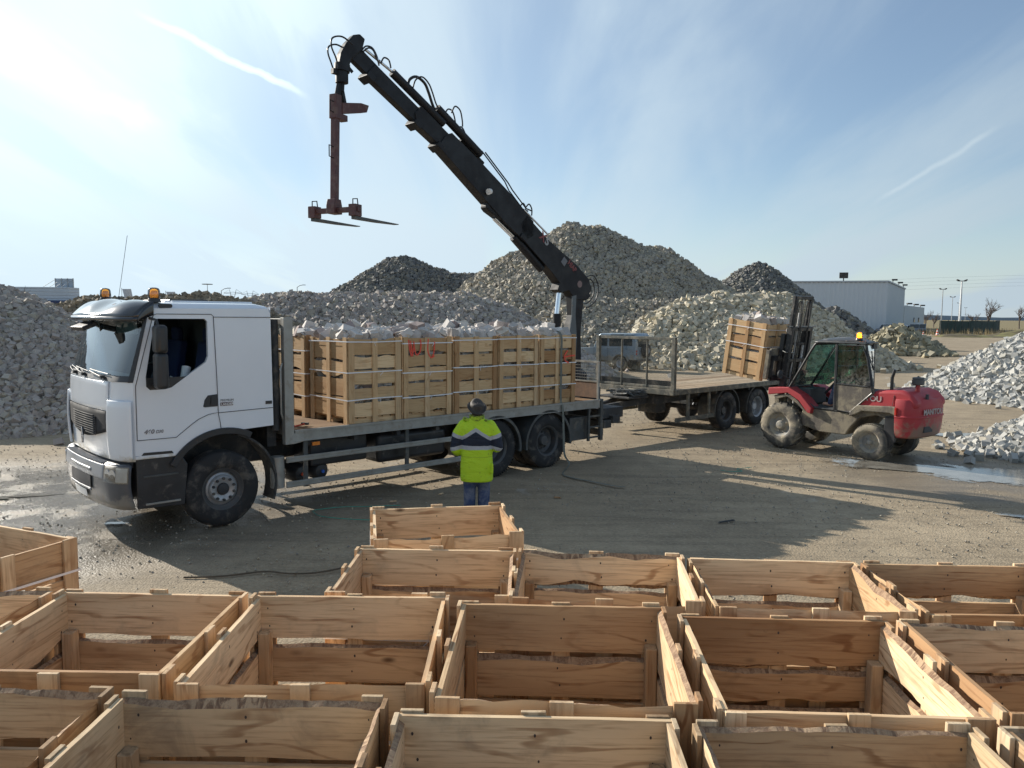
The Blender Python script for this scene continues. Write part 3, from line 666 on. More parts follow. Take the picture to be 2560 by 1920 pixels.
def make_crate(name, loc, rz, w, d, H, seed, label, group, loaded=False, weathered=False, straps=(), nbat=3, rot=None, boards=5, bark=0.5, parent=None, seg=18):
    r = random.Random(seed); t = 0.022; bt = 0.022
    c = thing(name, loc, rz, label, 'crate', group, rot=rot, parent=parent)
    wb_, wv_ = (WOODG, WOODGV) if weathered else ((WOODL, WOODLV) if loaded else (WOOD, WOODV))
    yi, xi = d/2-bt, w/2-bt          # outer faces of the boards
    for nm, (px, py, ang, L) in zip(('front','back','left','right'), ((0,-yi,0,2*xi-0.001), (0,yi,math.pi,2*xi-0.001), (-xi,0,-math.pi/2,2*yi-2*t-0.002), (xi,0,math.pi/2,2*yi-2*t-0.002))):
        hh = H-r.uniform(0, 0.018)
        p = board_panel(L, hh, r, nb=boards if r.random() < 0.75 else boards-1, seg=seg, bark=bark, rough=1.0 if not loaded else 1.8, nails=(() if loaded else (-L*0.44, 0.0, L*0.44)))
        o = p.build('side_panel', [wb_, BARK, NAIL], c, fix=False); o.location = (px, py, 0); o.rotation_euler = (0, 0, ang)
        n = nbat
        for i in range(n):
            u = -1+2*i/(n-1); half = (w/2-bt if abs(py) > abs(px) else d/2-bt)
            bw = r.uniform(0.085, 0.105); cx = u*(half-bw/2-(0.001 if abs(py) > abs(px) else 0.003)); cx += 0 if abs(u) > 0.9 else r.uniform(-.03,.03)
            b = MB(); zt = H+r.uniform(-0.004, 0.016)
            b.box((0, -bt/2-0.0012, zt/2), (bw, bt-0.001, zt), rot=(0, r.uniform(-.006,.006), 0))
            q = b.build('batten', wv_, c, bevel=0.0015, seg=1); q.rotation_euler = (0, 0, ang)
            ca, sa = math.cos(ang), math.sin(ang); q.location = (px+cx*ca, py+cx*sa, 0)
    for sx in (-1, 1):
        for sy in (-1, 1):
            b = MB(); hz = H-r.uniform(0.17, 0.23)
            b.bb((0,0,0.10), (-sx*0.062, -sy*0.075, hz))
            b.build('corner_post', wv_, c, bevel=0.004, seg=1).location = (sx*(xi-t-0.003), sy*(yi-t-0.003), 0)
    b = MB()
    for i in range(3): b.bb((-xi+t+0.004, -0.05+(-1+i)*(yi-0.09), 0.0), (xi-t-0.004, 0.05+(-1+i)*(yi-0.09), 0.075))
    for i in range(6): x = -xi+0.10+(2*xi-0.2)*i/5; b.bb((x-0.065, -yi+t+0.004, 0.078), (x+0.065, yi-t-0.004, 0.098))
    b.build('pallet_base', wb_, c)
    for k, sz in enumerate(straps):
        b = MB(); ww, dd = w/2+0.002, d/2+0.002; e = 0.0085; sag = [r.uniform(-.008,.008) for _ in range(4)]
        P = [(-ww,-dd),(0,-dd-0.001),(ww,-dd),(ww+0.001,0),(ww,dd),(-ww,dd),(-ww-0.001,0)]
        V = []; 
        for i, (x, y) in enumerate(P):
            zz_ = sz+(sag[i % 4]); V += [(x, y, zz_-e), (x, y, zz_+e), (x*0.997, y*0.997, zz_+e), (x*0.997, y*0.997, zz_-e)]
        F = []
        for i in range(7):
            a, c2 = 4*i, 4*((i+1) % 7); F += [(a, c2, c2+1, a+1), (a+1, c2+1, c2+2, a+2), (a+3, a+2, c2+2, c2+3), (a, a+3, c2+3, c2)]
        b.add(V, F)
        b.box((r.uniform(-.04,.12), -dd-0.004, sz-0.03), (0.006, 0.003, 0.075), rot=(0, r.uniform(-1,1), 0))
        b.build('strap', STRAP, c, fix=True)
    return c
def fill_crate(c, w, d, H, seed, label, glabel, n_top=26):
    """loose stones heaped above the rim, plus the hidden fill seen through the slots"""
    r = random.Random(seed); rng = np.random.default_rng(seed)
    bpy.context.view_layer.update(); Mx = c.matrix_world.copy()
    pos = []
    nx, ny = 5, 5
    for i in range(nx):
        for j in range(ny):
            if len(pos) < 22 and not (i in (0,4) and j in (0,4) and r.random() < .4):
                pos.append(((-0.5+(i+.5)/nx)*(w-0.16)+r.uniform(-.04,.04), (-0.5+(j+.5)/ny)*(d-0.16)+r.uniform(-.04,.04), H+0.01+r.uniform(-.03,.045)))
    while len(pos) < n_top: pos.append((r.uniform(-.32,.32)*w, r.uniform(-.32,.32)*d, H+0.13+r.uniform(-.03,.04)))
    for p in pos: put_stone(Mx @ Vector((p[0], p[1], p[2]-0.005)), 0.178, LOADM, r, label, glabel)
    P = []
    for z in np.arange(0.18, H-0.03, 0.14):
        for x in np.arange(-w/2+0.18, w/2-0.15, 0.15):
            P += [(x, -d/2+0.185, z), (x, d/2-0.185, z)]
        for y in np.arange(-d/2+0.18, d/2-0.15, 0.15): P += [(-w/2+0.185, y, z), (w/2-0.185, y, z)]
    for x in np.arange(-w/2+0.18, w/2-0.15, 0.14):
        for y in np.arange(-d/2+0.18, d/2-0.15, 0.14): P.append((x, y, H-0.07))
    for k in range(46): P.append((r.uniform(-.5,.5)*(w-0.22), r.uniform(-.5,.5)*(d-0.22), H+r.uniform(0.0,0.05)))
    P = np.array(P); P = P+rng.uniform(-.02,.02,P.shape)
    V, F = stones_arrays(P, 0.155, rng, 0.12, 0.12, 0.15)
    V = (np.array(Mx.to_3x3()) @ V.T).T+np.array(Mx.translation)
    o = bpy.data.objects.new('stone_fill', mesh_np('stone_fill', V, F, [ST_LOAD])); link(o)
    tag(o, label.replace('white split stone heaped on', 'stones filling'), 'stones', 'stone fill inside the loaded crates', 'stuff')

# empty crates in the foreground: (name, back-left x,y, back-right x,y at rim height, depth, weathered, straps, label)
FG = [
 ((-1.17,6.53),(-0.09,6.73),0.96,0,(1.10,),'lone empty crate standing farthest back, just in front of the man in the yellow coat'),
 ((-1.06,5.43),(0.02,5.41),0.95,0,(1.03,),'empty crate directly in front of the lone farthest crate'),
 ((0.08,5.36),(1.16,5.28),0.96,0,(),'empty crate of the far row, second from its left end'),
 ((1.22,5.24),(2.30,5.19),0.96,0,(),'empty crate of the far row, third from its left end'),
 ((2.38,5.20),(3.47,5.16),0.96,0,(),'empty crate of the far row at the right edge of the photo'),
 ((-2.62,4.52),(-1.55,4.49),1.08,0,(),'empty crate in the middle row with a plain straight edged back board, left of centre'),
 ((-1.46,4.44),(-0.37,4.44),1.14,0,(1.06,),'middle row empty crate whose back board carries striped bark along its top'),
 ((-0.27,4.33),(0.84,4.28),1.15,0,(),'middle row empty crate whose back board shows two dark round stains'),
 ((0.94,4.22),(2.03,4.17),1.10,0,(),'middle row empty crate with a sunlit right wall below the far row gap'),
 ((2.12,4.17),(3.22,4.12),1.06,0,(),'middle row empty crate cut off by the right edge of the photo'),
 ((-2.80,3.33),(-1.74,3.31),0.98,1,(),'greyish empty crate in the front row cut off by the left edge'),
 ((-1.66,3.24),(-0.53,3.21),0.98,1,(),'greyish front row empty crate left of centre with a grey brown blotched back board'),
 ((-0.45,3.12),(0.66,3.10),0.98,1,(),'greyish front row empty crate in the bottom centre'),
 ((0.76,3.07),(1.86,3.05),0.98,1,(),'greyish front row empty crate right of centre at the bottom'),
 ((1.97,3.03),(3.06,3.00),0.98,1,(),'front row empty crate in the bottom right corner'),
]
RIM = 1.30
for i, (A, B, dep, wt, st, lab) in enumerate(FG):
    A = Vector(A); B = Vector(B); ang = math.atan2(B.y-A.y, B.x-A.x); w = (B-A).length+0.04
    n = Vector((math.sin(ang), -math.cos(ang))); c = (A+B)/2+n*(dep/2-0.01)
    c0 = make_crate('empty_crate', (c.x, c.y, 0), ang, w, dep, RIM+[0.0,.0,.01,.0,-.01,.0,.015,.02,-.005,.0,0,.01,.0,-.01,.0][i], 300+i, lab, 'empty wooden crates in the foreground', weathered=bool(wt), straps=st)
# two skewed crates at the left edge
make_crate('empty_crate', (-3.83,5.33,0), math.radians(-23), 1.12, 1.0, 1.31, 330, 'skewed empty crate with a white strap at the left edge of the photo', 'empty wooden crates in the foreground', straps=(1.08,))
make_crate('empty_crate', (-3.22,4.06,0), math.radians(-3), 1.02, 0.98, 1.30, 331, 'empty crate at the left edge behind the greyish front crate', 'empty wooden crates in the foreground')
# ------------------------------------------------------------------ wheels
def wheel(parent, x, y, R, width, side, tyre=M_TYRE, rim=M_RIM, dish=0.05, rimr=0.29, steer=False, dual=False, lug=False, hub=0.11, bolts=10, seed=0, rim2=None):
    """side=-1: outer face towards -y"""
    r = random.Random(seed+int(x*100)); s = side
    hb = MB(); T = Matrix.Translation((x, y, R)) @ (Matrix.Identity(4) if s < 0 else Matrix.Rotation(math.pi, 4, 'Z'))
    hb.T = T
    w = width
    # outer face plane y=-w/2 .. inner +w/2 ; origin at outer face y = 0
    nuts = MB(); nuts.T = T
    if steer:   # protruding hub with bolt ring
        hb.lathe([(0.0,0.035),(0.085,0.035),(0.105,0.022),(0.165,0.012),(0.185,0.03),(0.195,0.07),(0.235,0.09)], n=36)
        nuts.lathe([(0.0,-0.012),(0.05,-0.010),(0.075,0.0),(0.086,0.03)], n=24)
        for k in range(bolts):
            a = 2*math.pi*(k+.5)/bolts; c = (0.150*math.cos(a), 0, 0.150*math.sin(a)); nuts.cyl((c[0], 0.02, c[2]), (c[0], -0.014, c[2]), 0.020, n=6)
    else:
        hb.lathe([(0.0,0.10),(hub*0.8,0.10),(hub,0.13),(hub*1.05,0.17),(rimr*0.62,0.20),(rimr*0.80,0.16)] if dish > 0.06 else [(0.0,-0.01),(hub*0.75,0.0),(hub,0.03),(hub*1.1,0.075),(rimr*0.75,0.085),(rimr*0.82,0.06)], n=32)
        for k in range(bolts):
            a = 2*math.pi*(k+.5)/bolts; rr_ = (hub+rimr*0.62)/2+0.012; dy = 0.185 if dish > 0.06 else 0.08
            c = (rr_*math.cos(a), 0, rr_*math.sin(a)); nuts.cyl((c[0], dy, c[2]), (c[0], dy-0.028, c[2]), 0.014, n=6)
    h = hb.build('wheel', rim, parent, smooth=35)
    nuts.build('wheel_nuts', M_CHASSIS if steer else rim, h, smooth=35)
    rb = MB(); rb.T = T
    dd = 0.20 if dish > 0.06 else 0.085
    rb.lathe([(rimr*0.80,dd-0.02),(rimr*0.86,dd-0.03),(rimr*0.90,0.05),(rimr*0.965,0.035),(rimr*1.0,0.022),(rimr*1.03,0.020),(rimr*1.035,0.034),(rimr*0.99,0.05)], n=44)
    if steer:
        for k in range(8):
            a = 2*math.pi*k/8; rb.box((0.245*math.cos(a), dd-0.006, 0.245*math.sin(a)), (0.03, 0.01, 0.045), rot=(0, -a, 0))
    rb.lathe([(rimr*0.99,0.05),(rimr*0.9,w-0.05),(rimr*1.02,w-0.02)], n=32)
    rb.build('rim', rim2 or rim, h, smooth=35)
    tb = MB(); tb.T = T
    prof = [(rimr*1.0,0.03),(rimr*1.06,0.008),(rimr*1.25,-0.006),(R*0.80,-0.004),(R*0.90,0.006),(R*0.955,0.022),(R*0.99,0.05)]
    ng = 4 if not lug else 0; gw = 0.010
    for k in range(ng):
        yy = 0.05+(w-0.10)*(k+1)/(ng+1); prof += [(R,yy-gw),(R-0.014,yy-gw*0.7),(R-0.014,yy+gw*0.7),(R,yy+gw)]
    if lug: prof += [(R*0.975,0.07),(R*0.98,w-0.07)]
    prof += [(R*0.99,w-0.05),(R*0.955,w-0.022),(R*0.85,w-0.002),(rimr*1.1,w-0.008),(rimr*1.0,w-0.03)]
    tb.lathe(prof, n=64)
    if lug:
        for k in range(20):
            for sd in (0, 1):
                a = 2*math.pi*(k+0.5*sd)/20; a2 = a+0.20
                y0, y1 = (0.012, w*0.56) if sd == 0 else (w-0.012, w*0.44)
                pts = []
                for q in range(4):
                    u = q/3; aa = a+(a2-a)*u; yy = y0+(y1-y0)*u; rr_ = R*(0.965 if q == 0 else 0.995)
                    pts.append((aa, yy, rr_))
                V = []; F = []
                for aa, yy, rr_ in pts:
                    for da, hr in ((-0.045, 0.0), (-0.03, 0.022), (0.03, 0.022), (0.045, 0.0)):
                        V.append(((rr_-0.01+hr)*math.cos(aa+da), yy, (rr_-0.01+hr)*math.sin(aa+da)))
                for q in range(3):
                    for e in range(3): F.append((q*4+e, q*4+e+1, q*4+4+e+1, q*4+4+e))
                F += [(0,1,2,3), (15,14,13,12)]
                tb.add(V, F)
    else:
        for k in range(0 if steer else 60):       # shoulder sipes
            a = 2*math.pi*k/60
            for yy in (0.035, w-0.035): tb.box(((R-0.013)*math.cos(a), yy, (R-0.009)*math.sin(a)), (0.010, 0.045, 0.020), rot=(0, -a, 0))
    tb.build('tyre', tyre, h, smooth=40)
    return h

def arc(cx, cz, r, a0, a1, n=14):
    return [(cx+r*math.cos(math.radians(a0+(a1-a0)*i/n)), cz+r*math.sin(math.radians(a0+(a1-a0)*i/n))) for i in range(n+1)]
def strip_arc(cx, cz, r, t, a0, a1, n=14):
    return arc(cx, cz, r, a0, a1, n)+arc(cx, cz, r-t, a1, a0, n)

# ------------------------------------------------------------------ flatbed truck.  local x: front axle -> rear, y: near side 0 -> far side 2.45
TH = 0.75348; TO = (-3.937, 10.636, 0.0)
truck = thing('flatbed_truck', TO, TH, 'white six wheeler flatbed lorry with black sun visor, loaded with crates of white stone', 'truck')
WD = 2.45
def fr_s(t, z):
    """front surface: distance along the truck for lateral parameter t (-1 near .. 1 far)"""
    if z <= 2.06: s0 = -1.345-0.02*math.sin(max(0, min(1, (z-1.0)/1.06))*math.pi)
    else: s0 = -1.345+(z-2.06)*0.33
    c = abs(t)
    lim = -1.13 if z < 2.05 else -1.13+(z-2.05)*0.24
    s = s0+0.09*c*c; k = max(0, (c-0.70)/0.30); return s+(lim-(s0+0.09))*(1-math.sqrt(max(0, 1-k*k))) if k < 1 else lim
def F3(t, z, off=0.0):
    y = WD/2*(1+t*0.992)
    e = 0.01; s = fr_s(t, z)
    if off:
        ds = (fr_s(min(1,t+e), z)-fr_s(max(-1,t-e), z))/(WD/2*((min(1,t+e)-max(-1,t-e)))); n = Vector((-1, ds, 0)).normalized(); return (s+n.x*off, y+n.y*off, z)
    return (s, y, z)
# cab side walls with window opening
side_out = [(-1.13,1.115),(-1.13,1.6),(-1.13,2.05),(-1.09,2.25),(-1.01,2.6),(-0.945,2.86),(-0.91,2.985),(0.70,3.0),(0.735,2.93),(0.745,1.345)]+[(0.16,1.322)]+arc(0.02,0.53,0.80,80,139,10)+[(-0.63,1.07)]
win = [(-0.80,2.855),(-0.20,2.855),(-0.165,2.82),(-0.168,2.36),(-0.20,2.28),(-0.66,1.965),(-0.74,1.945),(-0.93,1.945),(-0.975,1.99),(-0.975,2.12),(-0.845,2.82)]
cab = MB()
for yy, sg in ((0.012, 1), (WD-0.012, -1)):
    cab.plate(side_out, [win], lambda p, d, yy=yy, sg=sg: (p[0], yy+sg*(0.02*max(0, p[1]-2.0)+d), p[1]), 0.05)
# roof
def roof(u, v):
    s = -0.92+1.64*u; t = -1+2*v; a = abs(t); k = max(0, (a-0.86)/0.14)
    z = 2.985+0.095*math.sqrt(max(0, 1-k*k))-0.02*a*a
    if u > 0.97: z -= 0.03
    return (s, 0.034+(WD-0.068)*v, z)
cab.grid(roof, 10, 30)
cab.grid(lambda u, v: (0.735+0.0*u, 0.03+(WD-0.06)*v, 1.34+1.68*u), 4, 6)      # back wall
cab.grid(lambda u, v: (-1.10+1.83*u, 0.05+(WD-0.1)*v, 1.36 if u > .5 else 1.12), 3, 2)
# front skin from bumper to windscreen foot (grille band left open for the grille part)
nt_ = 40
def band(z0, z1, nz, t0=-1, t1=1, off=0.0):
    cab.grid(lambda u, v: F3(t0+(t1-t0)*u, z0+(z1-z0)*v, off), nt_, nz)
band(1.04, 2.06, 12)
o = cab.build('cab', [M_WHITE], truck, smooth=35); CAB = o
# A pillars and windscreen frame
b = MB()
for t0, t1 in ((-1,-0.975), (0.975,1)): b.grid(lambda u, v, t0=t0, t1=t1: F3(t0+(t1-t0)*u, 2.05+0.88*v, 0.004), 4, 10)
b.grid(lambda u, v: F3(-1+2*u, 2.84+0.15*v, 0.004), 30, 2)
b.build('windscreen_surround', [M_BLACK], CAB, smooth=40)
b = MB(); b.grid(lambda u, v: F3(-0.975+1.95*u, 2.13+0.72*v, 0.001), 30, 12); b.build('windscreen', [M_GLASS], truck, smooth=60, solid=0.0)
b = MB(); b.grid(lambda u, v: F3(-0.98+1.96*u, 2.055+0.08*v, 0.012-0.016*v), 30, 2); b.build('wiper_cowl', [M_BLACK], truck, smooth=60)
for t0 in (-0.55, 0.05, 0.45):
    b = MB(); p = [F3(t0+0.42*k/6, 2.10+0.055*k/6, 0.035) for k in range(7)]; b.tube(p, 0.007, 6)
    p = [F3(t0-0.10+0.55*k/6, 2.145+0.03*k/6, 0.02) for k in range(7)]; b.tube(p, 0.006, 6); b.box(F3(t0, 2.10, 0.03), (0.05,0.05,0.04)); b.build('wiper', [M_BLACK], truck, smooth=40)
# bonnet upper panel, corner deflectors
b = MB(); b.grid(lambda u, v: F3(-0.70+1.40*u, 1.675+0.37*v, 0.016), 24, 6); b.build('bonnet_panel', [M_WHITE], truck, smooth=50, solid=0.02, bevel=0.006)
for sg in (-1, 1):
    b = MB(); b.grid(lambda u, v, sg=sg: F3(sg*(0.725+0.27*u), 1.06+0.76*v, 0.035+0.01*math.sin(v*3.14)), 10, 8); b.build('corner_deflector', [M_WHITE], truck, smooth=50, solid=0.03, bevel=0.012)
# grille: wide at the top, pointed smile below
b = MB()
def gr(u, v):
    t = -0.70+1.40*u; zl = 1.28+0.14*abs(t/0.70)**1.6; return F3(t, zl+(1.665-zl)*v, 0.020)
b.grid(gr, 28, 6); b.build('grille_surround', [pmat('grille_grey', (0.020,0.021,0.024), 0.85)], truck, smooth=50, solid=0.02)
b = MB(); b.grid(lambda u, v: F3(-0.40+0.80*u, 1.325+0.27*v, 0.036), 20, 4); G = b.build('grille', [M_SEAM], truck, smooth=60)
b = MB()
for k in range(9):
    z = 1.335+0.245*k/8; b.grid(lambda u, v, z=z: F3(-0.39+0.78*u, z+0.010*v, 0.05-0.008*v), 16, 1)
b.build('grille_bars', [pmat('grille_slat', (0.018,0.019,0.021), 0.85)], G, smooth=60, solid=0.008)
b = MB()      # lozenge badge
for (x1, z1), (x2, z2) in (((-.035,0),(0,.105)),((0,.105),(.035,0)),((.035,0),(0,-.105)),((0,-.105),(-.035,0))):
    c0 = F3(0, 1.28, 0.05); b.beam((c0[0]-0.01, c0[1]+x1, c0[2]+z1), (c0[0]-0.01, c0[1]+x2, c0[2]+z2), 0.02, 0.022, up=(1,0,0))
b.build('diamond_badge', [M_CHROME], truck, bevel=0.002)
b = MB(); b.grid(lambda u, v: F3(-0.99+1.98*u, 0.96+0.10*v, -0.03), 30, 1); b.build('front_gap_shade', [M_SEAM], truck, smooth=50)  # black strip painting in the shade of the gap between bumper and cab
# bumper
def Bf(t, z, off=0.0):
    x, y, _ = F3(t, 1.5, off); k = (z-0.45)/0.53
    return (x-0.055-0.03*math.sin(max(0,min(1,k))*3.14)+0.03*(1-k)*abs(t), WD/2+(y-WD/2)*(1.0+0.005), z)
b = MB(); b.grid(lambda u, v: Bf(-1+2*u, 0.43+0.56*v), 44, 8); 
b.grid(lambda u, v: (Bf(-1+2*u, 0.99)[0]*(1-v)+(-1.2)*v, Bf(-1+2*u, 0.99)[1], 0.99+0.02*v), 44, 2)
BUMP = b.build('bumper', [M_BUMP], truck, smooth=40, solid=0.02)
b = MB(); b.grid(lambda u, v: Bf(-0.70+1.4*u, 0.80+0.185*v, 0.022), 30, 4); b.build('bumper_step', [M_SILV], BUMP, smooth=45, solid=0.02, bevel=0.006)
b = MB()
for k in range(26):
    t = -0.62+1.24*k/25; p = Bf(t, 0.985, 0.03); b.box((p[0]+0.05, p[1], 1.004), (0.10, 0.014, 0.02))
b.build('tread_ribs', [M_SILV], BUMP)
b = MB(); b.grid(lambda u, v: Bf(-0.36+0.72*u, 0.62+0.20*v, 0.028), 20, 3); b.build('air_intake', [M_SEAM], BUMP, smooth=50)
b = MB()
b.grid(lambda u, v: Bf(-0.38+0.76*u, 0.865+0.035*v, 0.032), 20, 1); b.grid(lambda u, v: Bf(-0.38+0.76*u, 0.60+0.03*v, 0.034), 20, 1)
b.build('intake_trim', [M_SILV], BUMP, smooth=50, solid=0.01)
b = MB(); b.grid(lambda u, v: Bf(-0.21+0.42*u, 0.48+0.10*v, 0.034), 4, 1); b.build('number_plate', [M_WTEXT], BUMP, solid=0.006)
for sg in (-1, 1):
    b = MB(); b.grid(lambda u, v, sg=sg: Bf(sg*(0.72+0.275*u), 0.785+0.19*v, 0.020), 12, 4); hl = b.build('headlamp', [M_RIMD], truck, smooth=50, solid=0.015)
    for tt in (0.78, 0.86):
        b = MB(); p = Vector(Bf(sg*tt, 0.885, 0.024)); q = Vector(Bf(sg*tt, 0.885, 0.034)); b.cyl(p, q, 0.055, 0.06, n=20); b.build('lamp_reflector', [M_CHROME], hl, smooth=40)
    b = MB(); b.grid(lambda u, v, sg=sg: Bf(sg*(0.715+0.28*u), 0.775+0.21*v, 0.034), 12, 4); b.build('lamp_glass', [M_LAMP], hl, smooth=50)
    b = MB(); b.grid(lambda u, v, sg=sg: Bf(sg*(0.90+0.09*u), 0.79+0.18*v, 0.029), 5, 3); b.build('indicator', [M_BEACORE if False else M_WTEXT], hl, smooth=50)
# lower steps behind the bumper
for yy in (0.03, WD-0.03):
    sg = 1 if yy < 1 else -1
    b = MB(); b.ext([(-1.12,0.42),(-0.52,0.39),(-0.50,0.62),(-0.47,0.93),(-0.55,1.06),(-1.12,1.07)], yy, yy+sg*0.22)
    st = b.build('step_panel', [M_BLACK], truck, bevel=0.012)
    b = MB(); b.bb((-1.04, yy-sg*0.012, 0.815), (-0.60, yy+sg*0.10, 0.84)); b.build('tread_plate', [M_STEELD], st, bevel=0.004); b = MB(); b.bb((-1.02, yy-sg*0.02, 0.455), (-0.58, yy+sg*0.10, 0.48)); b.build('tread_plate', [M_STEEL], st, bevel=0.004)
    b = MB(); b.ext([(-1.13,1.062),(-0.63,1.06),(-0.63,1.105),(-1.13,1.11)], yy-sg*0.022, yy+sg*0.05); b.build('door_sill', [M_WHITE], truck, bevel=0.005)
    b = MB(); b.ext([(-1.06,1.11),(-0.66,1.10),(-0.68,1.135),(-1.03,1.145)], yy-sg*0.024, yy+sg*0.05); b.build('sill_step', [M_BLACK], truck)
# wheel arch lip + mudguard
for yy, sg in ((-0.02, 1), (WD+0.02, -1)):
    b = MB(); b.ext(strip_arc(0.02, 0.53, 0.845, 0.085, 62, 150, 18)+[], yy, yy+sg*0.30); b.build('wheel_arch', [M_BLACK], truck, smooth=40, bevel=0.006)
    b = MB(); b.ext(strip_arc(0.02, 0.53, 0.77, 0.03, -20, 75, 14), yy+sg*0.03, yy+sg*0.36); b.build('mudguard', [M_CHASSIS], truck, smooth=40)
# seams, handle, lettering, side marker on the near side
def seam(path, nm='door_seam', y=0.006, r=0.0045, mat=M_SEAM):
    b = MB(); b.tube([(p[0], y+0.02*max(0, p[1]-2.0), p[1]) for p in path], r, 5); return b.build(nm, [mat], CAB)
seam([(-1.105,1.31),(-1.105,2.0),(-0.87,2.86),(-0.855,2.90),(-0.82,2.915),(-0.11,2.915),(-0.082,2.89),(-0.06,2.0),(-0.053,1.59),(-0.18,1.575),(-0.32,1.52),(-0.44,1.44),(-0.62,1.305),(-1.105,1.31)])
seam([(-0.055,1.585),(0.742,1.60)]); seam([(-0.055,1.585),(-0.03,1.45),(-0.016,1.325)]); seam([(-0.08,2.878),(0.738,2.878)])
b = MB(); b.ext([(-0.255,1.685),(-0.235,1.77),(-0.19,1.83),(-0.062,1.84),(-0.062,1.675),(-0.235,1.672)], 0.002, 0.02); H_ = b.build('door_handle', [M_BLACK], CAB, bevel=0.004)
b = MB(); b.ext([(-0.16,1.70),(-0.15,1.81),(-0.12,1.81),(-0.13,1.70)], -0.014, 0.004); b.build('grip', [M_BLACK], H_, bevel=0.003)
RX = (math.radians(90), 0, 0)
text_mesh('cab_lettering', 'PREMIUM', 0.045, M_GTEXT, CAB, (-0.02, 0.009, 1.735), RX)
b = MB(); b.bb((-0.02,0.006,1.675),(0.155,0.012,1.722)); b.build('name_badge', [pmat('badge_brown', (0.10,0.05,0.05), 0.4)], CAB)
text_mesh('cab_lettering', 'LANDER', 0.046, M_WTEXT, CAB, (-0.012, 0.005, 1.682), RX, bold=0.001)
text_mesh('cab_lettering', '460', 0.075, M_GTEXT, CAB, (-1.02, 0.009, 1.385), RX, shear=0.2, bold=0.003, xs=1.1)
text_mesh('cab_lettering', 'DXi', 0.055, M_GTEXT, CAB, (-0.875, 0.009, 1.385), RX, shear=0.2, bold=0.002)
b = MB(); b.bb((0.63,0.006,1.655),(0.725,0.013,1.70)); b.build('model_badge', [M_BLACK], CAB)
b = MB(); b.ext(arc(-0.76,3.02,0.028,90,270,6)+arc(-0.64,3.02,0.026,-90,90,6), 0.018, 0.05); b.build('side_lamp', [M_BLACK], CAB, bevel=0.004)
# side glass, window rubber
for yy, sg in ((0.028, 1), (WD-0.028, -1)):
    b = MB()
    if sg < 0: b.plate([(p[0], p[1]) for p in win], [], lambda p, d, yy=yy, sg=sg: (p[0], yy+sg*(0.02*max(0, p[1]-2.0)+d), p[1]), 0.006)
    if sg < 0: b.build('side_window', [M_GLASSD], CAB)      # the near window is wound down
    b = MB(); b.plate([(-0.975,2.10),(-0.975,1.99),(-0.93,1.945),(-0.74,1.945),(-0.66,1.965),(-0.47,2.10)], [], lambda p, d, yy=yy, sg=sg: (p[0], yy-sg*(0.014)+sg*d, p[1]), 0.01); b.build('window_base', [M_BLACK], CAB)
# visor
def vis(u, v):
    t = -1+2*u; a = abs(t); bow = 0.27*a*a+0.10*max(0,(a-0.8)/0.2)**2
    s = -0.86-(0.555-bow)*v; z = 3.085-0.012*a*a-0.20*v**1.7+0.045*math.sin(v*math.pi)*(1-0.7*a)+0.02*math.cos(t*9)*math.sin(v*math.pi)
    return (s, WD/2+(WD/2-0.0)*t*(1-0.01*v), z)
b = MB(); b.grid(vis, 44, 12); b.grid(lambda u, v: (vis(u,1)[0]-0.01*v, vis(u,1)[1], vis(u,1)[2]-0.055*v), 44, 1)
for sgn, u0 in ((-1, 0), (1, 1)): b.grid(lambda u, v, u0=u0: (vis(u0,u)[0], vis(u0,u)[1], vis(u0,u)[2]*(1-v)+(2.90-0.075*u)*v), 12, 3)
b.build('sun_visor', [M_GLOSSBLACK], truck, smooth=60, solid=0.012)
# mirrors
b = MB(); b.box((-0.86,-0.20,2.60), (0.15,0.20,0.36)); b.build('mirror_housing', [M_BLACK], truck, bevel=0.05, seg=4, smooth=50)
b = MB(); b.box((-0.86,-0.20,2.20), (0.15,0.20,0.46)); mh = b.build('mirror_housing', [M_BLACK], truck, bevel=0.05, seg=4, smooth=50)
b = MB(); b.tube([(-0.90,0.03,2.86),(-0.87,-0.12,2.84),(-0.86,-0.18,2.70),(-0.86,-0.18,2.10),(-0.88,0.02,2.00)], 0.018, 8); b.build('mirror_arm', [M_BLACK], truck, smooth=40)
b = MB(); b.box((-0.86,WD+0.24,2.40), (0.15,0.20,0.80)); b.build('mirror_housing', [M_BLACK], truck, bevel=0.05, seg=4, smooth=50)
b = MB(); b.box((-1.40,1.02,2.75), (0.20,0.34,0.06), rot=(0.0, math.radians(-22), 0.15)); b.tube([(-1.36,0.98,2.78),(-1.25,0.92,2.88)], 0.02); b.build('front_mirror', [M_BLACK], truck, bevel=0.02)
b = MB(); b.box((-1.13,WD+0.05,1.44),(0.26,0.05,0.62)); b.build('far_air_deflector', [M_BLACK], truck, bevel=0.02)
# interior
b = MB(); b.ext([(-1.22,2.02),(-1.20,2.10),(-1.05,2.14),(-0.90,2.08),(-0.85,1.70),(-1.20,1.70)], 0.12, WD-0.12); b.build('dashboard', [M_DASH], truck, bevel=0.02)
for y0 in (0.35, 1.55):
    b = MB(); b.bb((-0.55,y0,1.55),(0.0,y0+0.55,1.78)); b.box((0.05,y0+0.28,2.15),(0.14,0.52,0.75),rot=(0,0.15,0)); b.box((0.10,y0+0.28,2.62),(0.10,0.28,0.2)); b.build('seat', [M_BLUESEAT], truck, bevel=0.04, seg=3)
b = MB(); pts = [( -0.78+0.10*math.cos(a), 0.62+0.22*math.sin(a), 2.06+0.20*math.cos(a)) for a in [2*math.pi*i/24 for i in range(24)]]; b.tube(pts, 0.014, 8, closed=True); b.tube([(-0.78,0.62,2.06),(-0.98,0.62,1.85)], 0.03); b.build('steering_wheel', [M_BLACK], truck, smooth=50)
